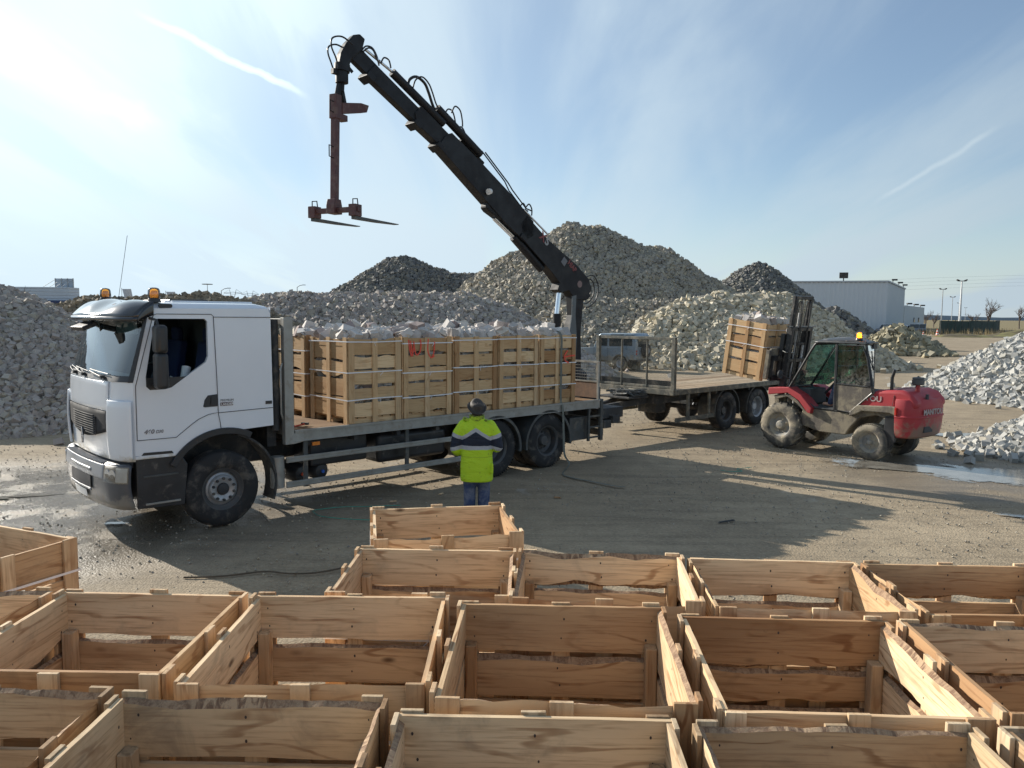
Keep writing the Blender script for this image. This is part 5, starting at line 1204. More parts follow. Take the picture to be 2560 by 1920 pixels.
b = MB(); b.bb((-3.05,-0.02,0.55),(-2.95,2.3,0.63)) if False else b.bb((-2.0,0.9,0.5),(-1.6,1.5,0.8)); b.build('air_reservoir', [M_CHASSIS], tr_, bevel=0.03)
for y, sg in ((0.0,1),(2.46,-1)):
    b = MB(); b.bb((-2.44,y,0.40),(-0.78,y+sg*0.03,0.50)); b.bb((-1.95,y,0.45),(-1.87,y+sg*0.05,1.06)); b.bb((-0.95,y+sg*0.06,0.45),(-0.87,y+sg*0.1,1.06)); b.build('side_guard', [M_OLD], tr_)
    for x in (-0.10,1.44):
        b = MB(); b.ext(strip_arc(x,0.50,0.60,0.02,-12,192,20), y+sg*0.03, y+sg*0.55); b.build('mudguard', [M_STEELD], tr_, smooth=40)
        wheel(tr_, x, y+sg*0.04, 0.50, 0.29, -1 if sg > 0 else 1, rim=M_RIM if x > 1 else M_RIMD, dish=0.1, rimr=0.275, seed=7)
b = MB()
for x in (-0.10,1.44): b.tube([(x,0.3,0.5),(x,2.1,0.5)],0.07,10)
b.build('axles', [M_CHASSIS], tr_)
b = MB(); pts = [(-2.62+0.05*math.sin(a*2), 1.02+0.10*math.cos(a), 1.02+0.09*math.sin(a)) for a in [2*math.pi*i/18 for i in range(18)]]; b.tube(pts, 0.02, 6, closed=True); b.tube([(-2.62,1.1,1.12),(-2.62,1.3,1.13)],0.016); b.build('rope_coil', [pmat('rope', (0.42,0.37,0.27), 0.9)], tr_)

# ------------------------------------------------------------------ forklift
FA = math.radians(-51.5); FO = (6.07, 17.69, 0.0)
fl_ = thing('rough_terrain_forklift', FO, FA, 'muddy red rough terrain forklift lifting a stone crate towards the trailer', 'forklift')
FM = Matrix.Translation(FO) @ Matrix.Rotation(FA, 4, 'Z'); FW = 1.6
def fp(nm, poly, y0, y1, mat, bevel=0.01, seg=2, smooth=None, par=None):
    b = MB(); b.ext(poly, y0, y1); return b.build(nm, [mat], par or fl_, bevel=bevel, seg=seg, smooth=smooth)
CHF = fp('chassis', [(0.60,1.0),(0.45,0.75),(0.55,0.55),(0.99,0.46),(1.62,0.46),(1.72,0.62),(1.92,0.85),(2.3,0.95),(2.8,0.85),(2.95,0.6),(3.0,1.0),(1.9,1.1),(1.72,0.93),(0.8,0.95)], 0.10, FW-0.10, M_MUD, 0.02)
for y0, y1 in ((-0.02,0.36),(FW+0.02,FW-0.36)):
    fp('front_fender', [(-0.32,1.18),(-0.31,1.34),(0.21,1.385),(0.55,1.235),(0.83,0.965),(0.80,0.84),(0.72,0.86),(0.50,1.10),(0.20,1.255)], y0, y1, M_RED, 0.015)
    fp('fender_liner', [(-0.20,1.16),(0.22,1.235),(0.47,1.09),(0.66,0.90),(0.62,0.88),(0.42,1.04),(0.16,1.17),(-0.1,1.10)], y0+(0.03 if y0 < 1 else -0.03), y1, M_MUD, 0.01)
    fp('rear_fender', [(1.74,0.88),(1.78,1.0),(1.92,1.125),(2.70,1.165),(2.87,1.16),(2.89,0.985),(2.74,1.03),(2.05,1.02),(1.88,0.93)], y0, y1, M_MUD, 0.015)
    b = MB(); b.bb((2.86,y0+(-0.004 if y0 < 1 else 0.004),1.0),(2.91,y0+(0.10 if y0 < 1 else -0.10),1.15)); b.build('tail_lamp', [pmat('tail_lamp_red', (0.5,0.03,0.02), 0.3)], fl_, bevel=0.005)
fp('mudflap', [(2.58,0.95),(2.86,0.97),(2.86,0.45),(2.72,0.30),(2.55,0.32)], 0.05, 0.12, M_BLACK, 0.01)
b = MB(); b.cyl((-0.05,0.28,1.14),(-0.05,0.28,0.98),0.05); b.cyl((0.12,0.22,1.18),(0.12,0.22,1.0),0.05); b.bb((-0.22,0.12,0.95),(-0.12,0.3,1.17)); b.build('lift_linkage', [M_MUD], fl_)
# bonnet and counterweight
b = MB()
prof = [(1.75,0.98),(1.98,1.33),(2.35,1.47),(2.95,1.50),(3.18,1.44),(3.34,1.30),(3.38,1.18),(3.0,1.0)]
b.ext(prof, 0.09, FW-0.09); b.build('bonnet', [M_RED], fl_, bevel=0.07, seg=4, smooth=50)
b = MB()
plan = [(2.84,0.02),(3.08,0.0),(3.24,0.06),(3.36,0.22),(3.42,0.45),(3.44,0.80),(3.42,1.15),(3.36,1.38),(3.24,1.54),(3.08,1.60),(2.84,1.58)]
n_ = len(plan); cx_, cy_ = 3.05, 0.8
lev = [(0.54,0.80),(0.58,0.90),(0.72,0.965),(0.95,1.0),(0.952,1.035),(0.985,1.035),(0.99,1.0),(1.12,1.0),(1.24,0.97),(1.32,0.90)]
V = [(2.84+(p[0]-2.84)*k, cy_+(p[1]-cy_)*(0.5+0.5*k), z) for z, k in lev for p in plan]
F = [(j*n_+i, j*n_+(i+1)%n_, (j+1)*n_+(i+1)%n_, (j+1)*n_+i) for j in range(len(lev)-1) for i in range(n_)]+[tuple(range(n_-1,-1,-1)), tuple(range((len(lev)-1)*n_, len(lev)*n_))]
b.add(V, F); CW_ = b.build('counterweight', [M_RED], fl_, smooth=40, bevel=0.01)
b = MB(); b.bb((3.30,0.40,0.66),(3.415,0.78,0.78)); b.bb((3.32,0.55,1.28),(3.37,0.62,1.42)); b.build('tow_slot', [M_SEAM], CW_)
M_OLDTEXT = pmat('dusty_lettering', (0.46,0.40,0.38), 0.7, var=0.2, vs=9, dirt=((0.30,0.2,0.17), 0.4, 9))
seamf = lambda P: (lambda b: (b.tube(P, 0.006, 5), b.build('bonnet_seam', [M_SEAM], fl_)))(MB())
seamf([(2.72,0.075,1.06),(2.78,0.085,1.38),(2.80,0.2,1.505),(2.80,1.4,1.505)])
text_mesh('maker_lettering', 'MANITOU', 0.155, M_OLDTEXT, CW_, (3.425,0.30,1.02), (math.radians(90), 0, math.radians(88)), xs=1.18, bold=0.004, extr=0.003)
text_mesh('maker_lettering', 'MANITOU', 0.155, M_OLDTEXT, CW_, (1.62,0.083,1.235), (math.radians(90), 0, 0), xs=1.15, bold=0.003, extr=0.003)
b = MB(); b.cyl((2.64,0.20,1.46),(2.64,0.20,1.74),0.040,n=16); b.cyl((2.64,0.20,1.73),(2.70,0.20,1.90),0.038,n=16); b.build('exhaust_pipe', [M_BLACK], fl_, smooth=40)
b = MB(); b.cyl((3.08,0.62,1.44),(3.08,0.62,1.60),0.055,n=18); pcs = b.build('air_filter_neck', [M_RED], fl_, smooth=40)
b = MB(); b.lathe([(0,0),(0.13,0),(0.145,0.02),(0.145,0.10),(0.13,0.115),(0.14,0.125),(0.13,0.15),(0.03,0.16),(0.02,0.18),(0,0.18)],(3.08,0.62,1.595),'z',26); b.build('air_filter_cap', [M_RIMD], pcs, smooth=35)
CD2 = 1.06      # the cab is narrower than the chassis
# cab frame
P = 0.028
def bar(b, p, q, r=P): b.tube([p, q], r, 8)
b = MB()
for y in (0.10, CD2):
    b.tube(smooth_path([(0.17,y,1.38),(0.40,y,1.74),(0.74,y,2.28),(0.86,y,2.39),(1.05,y,2.42),(1.6 if y < 0.5 else 1.3,y,2.44),(2.02 if y < 0.5 else 1.72,y,2.42)],4), P, 8)
    bar(b, (1.33,y,0.98),(1.33,y,2.42))
    if y < 0.5: b.tube(smooth_path([(2.02,y,2.42),(2.07,y,2.15),(2.19,y,1.62),(2.24,y,1.40)],4), P, 8); 0
    bar(b,(0.17,y,1.38),(0.85,y,0.97),0.02); bar(b,(0.85,y,0.97),(1.33,y,0.97),0.02)
for s, z in ((0.17,1.38),(0.80,2.36)): bar(b,(s,0.1,z),(s,CD2,z),0.022)
bar(b,(2.02,0.1,2.40),(1.72,CD2,2.38),0.022); bar(b,(2.24,0.1,1.42),(1.74,CD2,1.45),0.022); bar(b,(1.72,CD2,2.38),(1.74,CD2,1.45),0.03)
b.build('cab_frame', [M_BLACK], fl_, smooth=50)
b = MB()
def frf(u, v):
    s = 0.80+(1.30-0.30*v)*u; e = abs(2*v-1); return (s, 0.06+(CD2-0.02)*v, 2.425+0.085*math.sin(min(1,u*1.1)*math.pi)**0.5*(1-e**4)-0.02*e)
b.grid(frf, 14, 16); b.build('cab_roof', [pmat('roof_dusty_black', (0.05,0.055,0.06), 0.45, dirt=((0.2,0.19,0.17), 0.3, 4))], fl_, smooth=50, solid=0.035)
beacon(fl_, 1.80, 0.20, 2.47, lit=True, s=0.95)
b = MB(); b.tube([(1.80,0.20,2.40),(1.80,0.20,2.50)],0.012); b.bb((1.70,0.85,2.28),(1.82,1.02,2.38)); b.build('work_lamps', [M_BLACK], fl_, bevel=0.01)
# door: lower panel, glass
for y, sg in ((0.10,-1),):
    b = MB(); b.ext([(1.365,0.98),(1.72,0.955),(2.27,1.395),(2.27,1.50),(1.365,1.53)], y+sg*0.005, y+sg*0.03); d_ = b.build('door', [M_MUD], fl_, bevel=0.006)
    b = MB(); b.tube([(1.365,y+sg*0.03,0.98),(1.72,y+sg*0.03,0.955),(2.22,y+sg*0.03,1.40),(2.07,y+sg*0.03,2.12),(1.96,y+sg*0.03,2.36),(1.365,y+sg*0.03,2.36)],0.017,6,closed=True); b.tube([(1.365,y+sg*0.03,1.535),(2.24,y+sg*0.03,1.515)],0.014,6); b.build('door_frame', [M_BLACK], d_)
    b = MB(); b.ext([(1.37,1.54),(2.24,1.515),(2.08,2.12),(1.98,2.35),(1.37,2.35)], y+sg*0.012, y+sg*0.018); b.build('door_glass', [M_GLASSG], d_)
    b = MB(); b.bb((2.08,y+sg*0.02,1.54),(2.18,y+sg*0.05,1.62)); b.build('door_latch', [M_BLACK], d_, bevel=0.005)
b = MB(); b.ext([(0.20,1.42),(0.84,2.35),(1.31,2.35),(1.31,1.9),(0.62,1.42)], CD2, CD2+0.006); b.build('side_glass', [M_GLASSG], fl_)
b = MB(); b.add([(0.19,0.12,1.40),(0.19,CD2-0.02,1.40),(0.80,CD2-0.02,2.34),(0.80,0.12,2.34)], [(0,1,2,3)]); b.build('windscreen', [M_GLASSG], fl_)
b = MB(); b.add([(2.22,0.12,1.46),(1.75,CD2-0.02,1.48),(1.73,CD2-0.02,2.35),(2.03,0.12,2.37)], [(0,1,2,3)]); b.build('rear_glass', [M_GLASSG], fl_)
b = MB(); b.tube([(1.99,0.58,1.62),(1.96,0.52,2.1)],0.008); b.tube([(2.03,0.46,1.85),(2.01,0.38,2.25)],0.012); b.build('rear_wiper', [M_BLACK], fl_)
b = MB(); b.bb((0.55,0.14,0.94),(1.9,CD2-0.04,0.99)); b.bb((1.85,0.2,0.99),(2.3,CD2-0.1,1.42)); b.build('cab_floor', [M_INT], fl_)
b = MB(); b.ext([(0.20,1.36),(0.60,1.36),(0.62,1.02),(0.42,1.1)], 0.3, CD2-0.05); b.build('dashboard', [M_INT], fl_, bevel=0.02)
b = MB(); b.bb((1.45,0.42,1.25),(1.92,0.94,1.38)); b.box((1.80,0.64,1.58),(0.11,0.42,0.50),rot=(0,0.12,0)); b.bb((1.5,0.6,1.0),(1.85,0.95,1.25)); b.build('seat', [M_BLACK], fl_, bevel=0.03)
b = MB(); cs = [(1.06+0.075*math.cos(a), 0.76+0.17*math.sin(a), 1.60+0.15*math.cos(a)) for a in [2*math.pi*i/22 for i in range(22)]]; b.tube(cs, 0.013, 6, closed=True); b.tube([(1.06,0.76,1.60),(0.72,0.76,1.25)],0.03); b.tube([(0.99,0.76,1.45),(1.13,0.76,1.75)],0.01); b.build('steering_wheel', [M_BLACK], fl_, smooth=50)
b = MB(); b.beam((0.62,1.30,1.30),(1.25,1.30,2.38),0.10,0.05); b.build('far_pillar', [M_BLACK], fl_)
b = MB(); b.cyl((0.02,-0.12,1.66),(0.05,-0.12,1.66),0.10,n=18); b.tube([(0.05,-0.1,1.66),(0.22,0.08,1.55)],0.012); mr_ = b.build('mirror', [M_BLACK], fl_, smooth=40); mr_.scale = (1,1,1)
# mast (leans back), carriage, forks
LEAN = math.radians(7.3)
def MP(s, z):      # mast frame coords: along lean
    return s
mt = MB(); RT = Matrix.Translation((-0.37,0.03,0.32)) @ Matrix.Rotation(LEAN, 4, 'Y')
def mbx(b, x0, y0, z0, x1, y1, z1): b.bb((x0,y0,z0),(x1,y1,z1))
b = MB(); b.T = RT
for y in (0.34,1.16): mbx(b,-0.03,y,0.0,0.09,y+0.10,2.42); mbx(b,-0.06,y+0.02,0.0,-0.03,y+0.08,2.42)
mbx(b,0.05,0.34,2.34,0.09,1.26,2.42); mbx(b,0.06,0.34,1.62,0.10,1.26,1.70); mbx(b,0.04,0.34,0.1,0.10,1.26,0.25)
MST = b.build('mast', [M_MAST], fl_, bevel=0.006)
b = MB(); b.T = RT
for y in (0.435,1.08): mbx(b,-0.07,y,0.7,0.04,y+0.085,3.13); mbx(b,-0.035,y-0.01,0.7,0.0,y+0.095,3.13)
mbx(b,-0.06,0.435,3.05,0.05,1.165,3.13); mbx(b,-0.02,0.52,2.0,0.03,1.08,2.06); b.build('inner_mast', [M_MAST], MST, bevel=0.005)
b = MB(); b.T = RT; b.tube([(0.05,0.62,0.2),(0.05,0.62,2.75)],0.032,10); b.tube([(0.05,0.98,0.2),(0.05,0.98,2.0)],0.035,10); b.build('lift_ram', [M_RIM], MST, smooth=40)
for y in (0.72,0.88):
    b = MB(); b.T = RT; mbx(b,-0.010,y-0.006,0.75,0.002,y+0.006,3.1)
    for k in range(56): mbx(b,-0.02,y-0.018,0.75+0.042*k,0.012,y+0.018,0.75+0.042*k+0.03)
    b.build('lift_chain', [M_OLD], MST)
b = MB(); b.T = RT; 
for yy in (0.60,0.66,1.0): b.tube(smooth_path([(0.08,yy,0.9),(0.10,yy,1.9),(0.09,yy,2.85),(0.02,yy,3.0),(-0.02,yy,2.7),(-0.03,yy,1.5)],4),0.013,6)
b.build('hydraulic_hose', [M_HOSE], MST, smooth=50)
b = MB(); b.T = RT
b.tube([(-0.04,0.30,2.44),(0.02,0.25,2.43),(0.02,1.5,2.43)],0.018,8); b.tube([(-0.05,0.30,1.86),(0.03,0.28,1.84),(0.10,0.55,1.84)],0.014,8); b.build('mast_brace', [M_STEEL], MST, smooth=40)
b = MB(); b.T = RT     # carriage
mbx(b,-0.19,0.02,1.16,-0.10,1.50,1.28); mbx(b,-0.19,0.02,1.62,-0.10,1.50,1.74); mbx(b,-0.16,0.30,1.16,-0.06,0.42,2.25); mbx(b,-0.16,1.15,1.16,-0.06,1.27,2.25); mbx(b,-0.16,0.02,1.16,-0.10,0.08,1.74)
CRG = b.build('carriage', [M_MAST], fl_, bevel=0.008)
b = MB(); b.T = RT; b.plate([(0.02,1.22),(0.02,1.84),(0.07,1.90),(0.36,1.90),(0.36,1.22)], [[(0.16,1.38),(0.16,1.68),(0.19,1.73),(0.23,1.73),(0.26,1.68),(0.26,1.38),(0.23,1.34),(0.19,1.34)]], lambda p, d: (-0.215+d, p[0]-0.05, p[1]), 0.05); mbx(b,-0.26,-0.06,1.20,-0.17,-0.02,1.86); b.build('backrest_plate', [M_MUD], CRG, bevel=0.006)
b = MB(); b.T = RT; b.bb((-0.075,0.355,2.30),(-0.065,0.42,2.37)); b.build('mast_sticker', [M_WTEXT], MST)
for y in (0.48,1.02):
    b = MB(); b.T = RT; mbx(b,-0.25,y,1.17,-0.20,y+0.12,1.75); b.add([(-0.25,y,1.17),(-0.25,y+0.12,1.17),(-1.40,y+0.10,1.20),(-1.40,y+0.02,1.20),(-0.25,y,1.225),(-0.25,y+0.12,1.225),(-1.40,y+0.10,1.21),(-1.40,y+0.02,1.21)], [(0,1,2,3),(7,6,5,4),(0,4,5,1),(1,5,6,2),(2,6,7,3),(3,7,4,0)]); b.build('fork_tine', [M_STEELD], CRG)
for y, sg in ((-0.02,-1),(1.49,1)):
    wheel(fl_, 0.0, y, 0.51, 0.36, sg, tyre=M_TYREMUD, rim=M_RIMMUD, lug=True, rimr=0.255, hub=0.10, bolts=8)
    wheel(fl_, 2.07, y+(0.02 if sg < 0 else -0.02), 0.385, 0.30, sg, tyre=M_TYREMUD, rim=M_RIMMUD, rimr=0.215, hub=0.05, bolts=6)
b = MB(); b.tube([(0,0.2,0.5),(0,1.4,0.5)],0.10,12); b.tube([(2.22,0.2,0.385),(2.22,1.4,0.385)],0.08,12); b.build('axles', [M_MUD], fl_)
# settle the body to the measured plan proportions (everything but the wheels)
def _fx(x): return 0.93*x if x < 2.3 else 0.93*2.3+(x-2.3)*0.78
def _settle(o):
    for ch in o.children:
        if ch.name.startswith('wheel'): continue
        if ch.name.startswith('maker_lettering'): ch.location.x = _fx(ch.location.x)+(0.004 if ch.location.x > 3 else 0); ch.location.y *= 0.92; ch.scale.x *= 0.92
        elif not ch.get('settled'):
            for v in ch.data.vertices: v.co.x = _fx(v.co.x) if v.co.x > 0 else v.co.x; v.co.y *= 0.92
        _settle(ch)
_settle(fl_)
# crate on the forks
cp = FM @ Vector((-1.245,0.70,1.515)); c = make_crate('loaded_crate', cp, 0, 1.09, 1.0, 1.34, 450, 'tilted crate of white stone held on the forks of the red forklift', 'loaded stone crates', loaded=True, straps=(1.20,0.80), seg=14, bark=0.3, rot=(0, math.radians(7.2), FA), boards=5)
fill_crate(c, 1.09, 1.0, 1.34, 540, 'white split stone heaped on the crate lifted by the forklift', 'split stones on the lifted crate', n_top=24)

# ------------------------------------------------------------------ people
SKIN = pmat('skin', (0.52,0.30,0.21), 0.55, var=0.06); JEAN = pmat('blue_jeans', (0.035,0.055,0.13), 0.85, var=0.3, vs=6, bump=0.25, bs=30, dirt=((0.14,0.16,0.22), 0.5, 5))
HAIR = pmat('dark_hair', (0.03,0.022,0.018), 0.8, bump=0.4, bs=80); BOOT = pmat('boot_leather', (0.03,0.025,0.02), 0.6)
def blob(b, p, r, n=14, m=9):
    if isinstance(r, (int, float)): r = (r, r, r)
    V = []; 
    for j in range(m+1):
        th = math.pi*j/m
        for i in range(n): a = 2*math.pi*i/n; V.append((p[0]+r[0]*math.sin(th)*math.cos(a), p[1]+r[1]*math.sin(th)*math.sin(a), p[2]+r[2]*math.cos(th)))
    b.add(V, [(j*n+i, j*n+(i+1)%n, (j+1)*n+(i+1)%n, (j+1)*n+i) for j in range(m) for i in range(n)])
def rings(b, R, n=24):
    """closed loft through elliptical rings (centre, rx, ry) or (centre, rx, ry, power)"""
    V = []
    for q in R:
        c, rx, ry = q[0], q[1], q[2]
        for i in range(n):
            a = 2*math.pi*i/n; ca, sa = math.cos(a), math.sin(a); e = 0.82
            V.append((c[0]+rx*math.copysign(abs(ca)**e, ca), c[1]+ry*math.copysign(abs(sa)**e, sa), c[2]))
    m = len(R); b.add(V, [(j*n+i, j*n+(i+1)%n, (j+1)*n+(i+1)%n, (j+1)*n+i) for j in range(m-1) for i in range(n)]+[tuple(range(n-1,-1,-1)), tuple((m-1)*n+i for i in range(n))])
def limb(b, P, R):
    for i in range(len(P)-1): b.cyl(P[i], P[i+1], R[i], R[i+1], n=14)
    for p, r in zip(P, R): blob(b, p, r*1.0, 12, 8)
def hand(b, w, d, side, scale=1.0, curl=0.9, up=Vector((0,0,1))):
    """palm from wrist w along d, five separate fingers"""
    w = Vector(w); d = Vector(d).normalized(); s_ = d.cross(up).normalized()*side; n_ = s_.cross(d).normalized()*side
    pl = 0.085*scale; pc = w+d*pl*0.5
    for k in range(5): limb(b, [w+s_*(k-2)*0.010*scale, w+d*pl+s_*(k-2)*0.018*scale], [0.017*scale, 0.013*scale])
    for k, L in enumerate((0.066,0.078,0.073,0.058)):
        p = w+d*pl+s_*(-0.030+0.020*k)*scale; dd = d.copy(); P = [p]
        for j, f in enumerate((0.45,0.32,0.23)):
            dd = (dd*math.cos(curl*0.55)-n_*math.sin(curl*0.55)).normalized(); P.append(P[-1]+dd*L*f*scale)
        limb(b, P, [0.0098*scale,0.0092*scale,0.0085*scale,0.0074*scale])
    t = w+d*0.028*scale-s_*0.034*scale; limb(b, [t, t+(d*0.6-s_*0.7-n_*0.3).normalized()*0.034*scale, t+(d*0.6-s_*0.7-n_*0.3).normalized()*0.034*scale+(d*0.9-n_*0.5).normalized()*0.030*scale], [0.014*scale,0.011*scale,0.009*scale])
def head(b, c, R):
    """head around c; R: rotation matrix, local +y is the face"""
    T0 = b.T; b.T = T0 @ Matrix.Translation(c) @ R.to_4x4()
    blob(b, (0,-0.012,0.03), (0.076,0.094,0.10), 20, 14); blob(b, (0,0.030,-0.05), (0.056,0.060,0.062)); blob(b, (0,0.062,-0.092), (0.026,0.022,0.020))
    blob(b, (0,0.098,-0.010), (0.013,0.022,0.018), 10, 6); blob(b, (0,0.088,0.020), (0.010,0.014,0.032), 10, 6)
    for sx in (-1,1): blob(b, (sx*0.077,-0.008,-0.005), (0.011,0.020,0.032), 10, 6); blob(b, (sx*0.031,0.076,0.008), (0.017,0.014,0.012), 10, 6); blob(b, (sx*0.033,0.078,0.034), (0.026,0.012,0.008), 10, 6)
    blob(b, (0,0.084,-0.052), (0.025,0.012,0.007), 10, 6); blob(b, (0,0.083,-0.063), (0.021,0.012,0.008), 10, 6)
    b.T = T0
def finish(b, nm, mats, par, vox, sm=3, smooth=180):
    o = b.build(nm, mats, par, smooth=smooth, fix=True)
    r = o.modifiers.new('r', 'REMESH'); r.mode = 'VOXEL'; r.voxel_size = vox; r.use_smooth_shade = True
    s_ = o.modifiers.new('s', 'SMOOTH'); s_.iterations = sm; s_.factor = 0.5
    dg = bpy.context.evaluated_depsgraph_get(); me = bpy.data.meshes.new_from_object(o.evaluated_get(dg)); o.modifiers.clear(); o.data = me
    me.materials.clear()
    for m in mats: me.materials.append(m)
    return o
def hivis():
    m, nt, b, o = newmat('high_visibility_cloth'); n = N(nt)
    oc = n.node('ShaderNodeTexCoord').outputs['Object']; q = n.node('ShaderNodeSeparateXYZ', {0: oc}); x = n.math('ABSOLUTE', q.outputs[0]); z = q.outputs[2]
    wob = n.math('MULTIPLY', n.math('SUBTRACT', n.noise(oc, 9, 2), 0.5), 0.02); z = n.math('ADD', z, wob)
    zt = n.math('MAXIMUM', n.math('SUBTRACT', 1.365, n.math('MULTIPLY', x, 0.62)), n.math('ADD', 1.175, n.math('MULTIPLY', x, 0.34)))
    zb = n.math('ADD', 1.115, n.math('MULTIPLY', n.math('MAXIMUM', n.math('SUBTRACT', x, 0.20), 0.0), -0.25))
    up_ = n.math('LESS_THAN', z, zt); navy = n.math('MULTIPLY', up_, n.math('GREATER_THAN', z, zb))
    s1 = n.math('MULTIPLY', n.math('GREATER_THAN', z, n.math('SUBTRACT', zt, 0.055)), up_)
    s2 = n.math('MULTIPLY', n.math('LESS_THAN', z, zb), n.math('GREATER_THAN', z, n.math('SUBTRACT', zb, 0.055)))
    dirt = n.rng(n.noise(oc, 13, 8, 0.78), 0.55, 0.72)
    y = n.mix(n.math('MULTIPLY', dirt, 0.45), (0.50,0.72,0.02), (0.17,0.20,0.05))
    spots = n.rng(n.noise(oc, 26, 2, 0.5), 0.70, 0.74); y = n.mix(n.math('MULTIPLY', spots, 0.7), y, (0.05,0.05,0.03))
    c = n.mix(navy, y, (0.010,0.016,0.035)); c = n.mix(n.math('MAXIMUM', s1, s2), c, (0.42,0.42,0.45))
    seam_ = n.math('LESS_THAN', n.math('ABSOLUTE', n.math('SUBTRACT', z, 0.955)), 0.004); c = n.mix(n.math('MULTIPLY', seam_, 0.5), c, (0.2,0.25,0.02))
    nt.links.new(c, b.inputs['Base Color']); b.inputs['Roughness'].default_value = 0.7
    fold = n.noise(n.vmul(oc, (5, 5, 12)), 1.0, 4, 0.55, 0.6)
    nt.links.new(n.bump(fold, 0.55, 0.05), b.inputs['Normal']); return m
man = thing('person', (-0.49,11.0,0.0), math.radians(-3), 'person standing in a yellow and navy high visibility coat and dark hat', 'person')
HR = (Matrix.Rotation(math.radians(14), 3, 'Z') @ Matrix.Rotation(math.radians(20), 3, 'X'))
b = MB()
for sx in (-1,1):
    limb(b, [(sx*0.085,0,0.90),(sx*0.100,0.03+0.02*sx,0.48),(sx*0.104,-0.005,0.10)], [0.085,0.050,0.038]); limb(b, [(sx*0.105,-0.03,0.06),(sx*0.115,0.12,0.04)], [0.045,0.04])
    limb(b, [(sx*0.165,0,1.36),(sx*0.285,-0.01,1.10),(sx*0.17,0.25,1.20)], [0.05,0.042,0.030]); hand(b, (sx*0.165,0.26,1.205), (-sx*0.5,0.6,0.35), sx)
rings(b, [((0,0,0.88),0.16,0.11),((0,0,1.0),0.15,0.10),((0,0,1.25),0.165,0.10),((0,0,1.38),0.14,0.085),((0,0,1.46),0.07,0.06),((0,-0.01,1.56),0.055,0.055)])
head(b, Vector((0,-0.025,1.60)), HR)
body = finish(b, 'body', [SKIN], man, 0.008, 2)
b = MB()
rings(b, [((0,0,0.60),0.225,0.165),((0,0,0.63),0.232,0.172),((0,0,0.80),0.232,0.165),((0,0,0.96),0.222,0.152),((0,0,1.10),0.222,0.150),((0,0,1.25),0.232,0.150),((0,0,1.36),0.222,0.138),((0,-0.005,1.43),0.175,0.115),((0,-0.01,1.47),0.12,0.095),((0,-0.015,1.50),0.105,0.09)])
for sx in (-1,1):
    limb(b, [(sx*0.185,0,1.385),(sx*0.262,-0.01,1.26),(sx*0.298,-0.02,1.08+0.02*sx),(sx*0.28,0.06,1.04+0.03*sx),(sx*0.20,0.20,1.14+0.02*sx),(sx*0.175,0.235,1.17+0.02*sx)], [0.085,0.086,0.080,0.078,0.066,0.060])
    if sx > 0: b.box((sx*0.208,-0.11,0.80),(0.03,0.12,0.15),rot=(0,0,sx*0.6))
finish(b, 'coat', [hivis()], man, 0.012, 3)
b = MB(); b.lathe([(0.098,1.455),(0.108,1.49),(0.106,1.535),(0.095,1.54),(0.094,1.48)],(0,-0.015,0),'z',28,closed=True); b.box((-0.145,-0.02,1.475),(0.10,0.12,0.035),rot=(0,0.35,0)); b.box((0.125,-0.03,1.46),(0.05,0.08,0.03),rot=(0,-0.3,0)); b.build('collar', [pmat('collar_yellow', (0.42,0.60,0.03), 0.7, var=0.2, dirt=((0.08,0.09,0.03), 0.5, 14))], man, smooth=60, bevel=0.008)
b = MB()
for sx in (-1,1): limb(b, [(sx*0.085,0,0.90),(sx*0.092,0.005,0.66),(sx*0.100,0.03+0.02*sx,0.48),(sx*0.098,-0.005+0.02*sx,0.28),(sx*0.106,-0.01,0.07)], [0.118,0.108,0.088,0.084,0.086])
finish(b, 'trousers', [JEAN], man, 0.012, 3)
for sx in (-1,1):
    b = MB(); limb(b, [(sx*0.108,-0.04,0.055),(sx*0.118,0.13,0.042)], [0.056,0.05]); b.bb((sx*0.112-0.05,-0.10,0.0),(sx*0.112+0.05,0.18,0.025)); finish(b, 'boot', [BOOT], man, 0.01, 2)
b = MB(); b.T = Matrix.Translation((0,-0.035,1.60)) @ HR.to_4x4(); blob(b, (0,-0.018,0.02), (0.084,0.098,0.100), 22, 14); finish(b, 'hair', [HAIR], man, 0.008, 1)
def hatm():
    m, nt, b, o = newmat('worn_leather'); n = N(nt); oc = n.node('ShaderNodeTexCoord').outputs['Object']
    c = n.ramp(n.noise(oc, 14, 5, 0.65), [(0.3, (0.028,0.023,0.020)), (0.62, (0.065,0.052,0.043)), (0.75, (0.20,0.17,0.13))]); nt.links.new(c, b.inputs['Base Color']); b.inputs['Roughness'].default_value = 0.68
    nt.links.new(n.bump(n.noise(oc, 40, 4), 0.3, 0.01), b.inputs['Normal']); return m
b = MB(); b.T = Matrix.Translation((0,-0.035,1.625)) @ HR.to_4x4() @ Matrix.Rotation(math.radians(6),4,'X')
n_ = 40; V = []
for (r_a, r_b, z) in ((0.150,0.175,0.030),(0.125,0.145,0.020),(0.096,0.115,0.030),(0.092,0.110,0.075),(0.082,0.100,0.110),(0.055,0.075,0.122),(0.02,0.04,0.100)):
    for i in range(n_):
        a = 2*math.pi*i/n_; up_ = (0.016*abs(math.cos(a))**2.2 if r_a > 0.12 else 0); dent = -0.018*math.cos(a)**2 if 0.05 < r_a < 0.09 and z > 0.1 else 0
        V.append((r_a*math.cos(a)*(0.90 if r_a > 0.12 else 1), r_b*math.sin(a), z+up_*(r_a-0.10)/0.05*1.0-0.012*abs(math.sin(a))*(1 if r_a > 0.12 else 0)+dent))
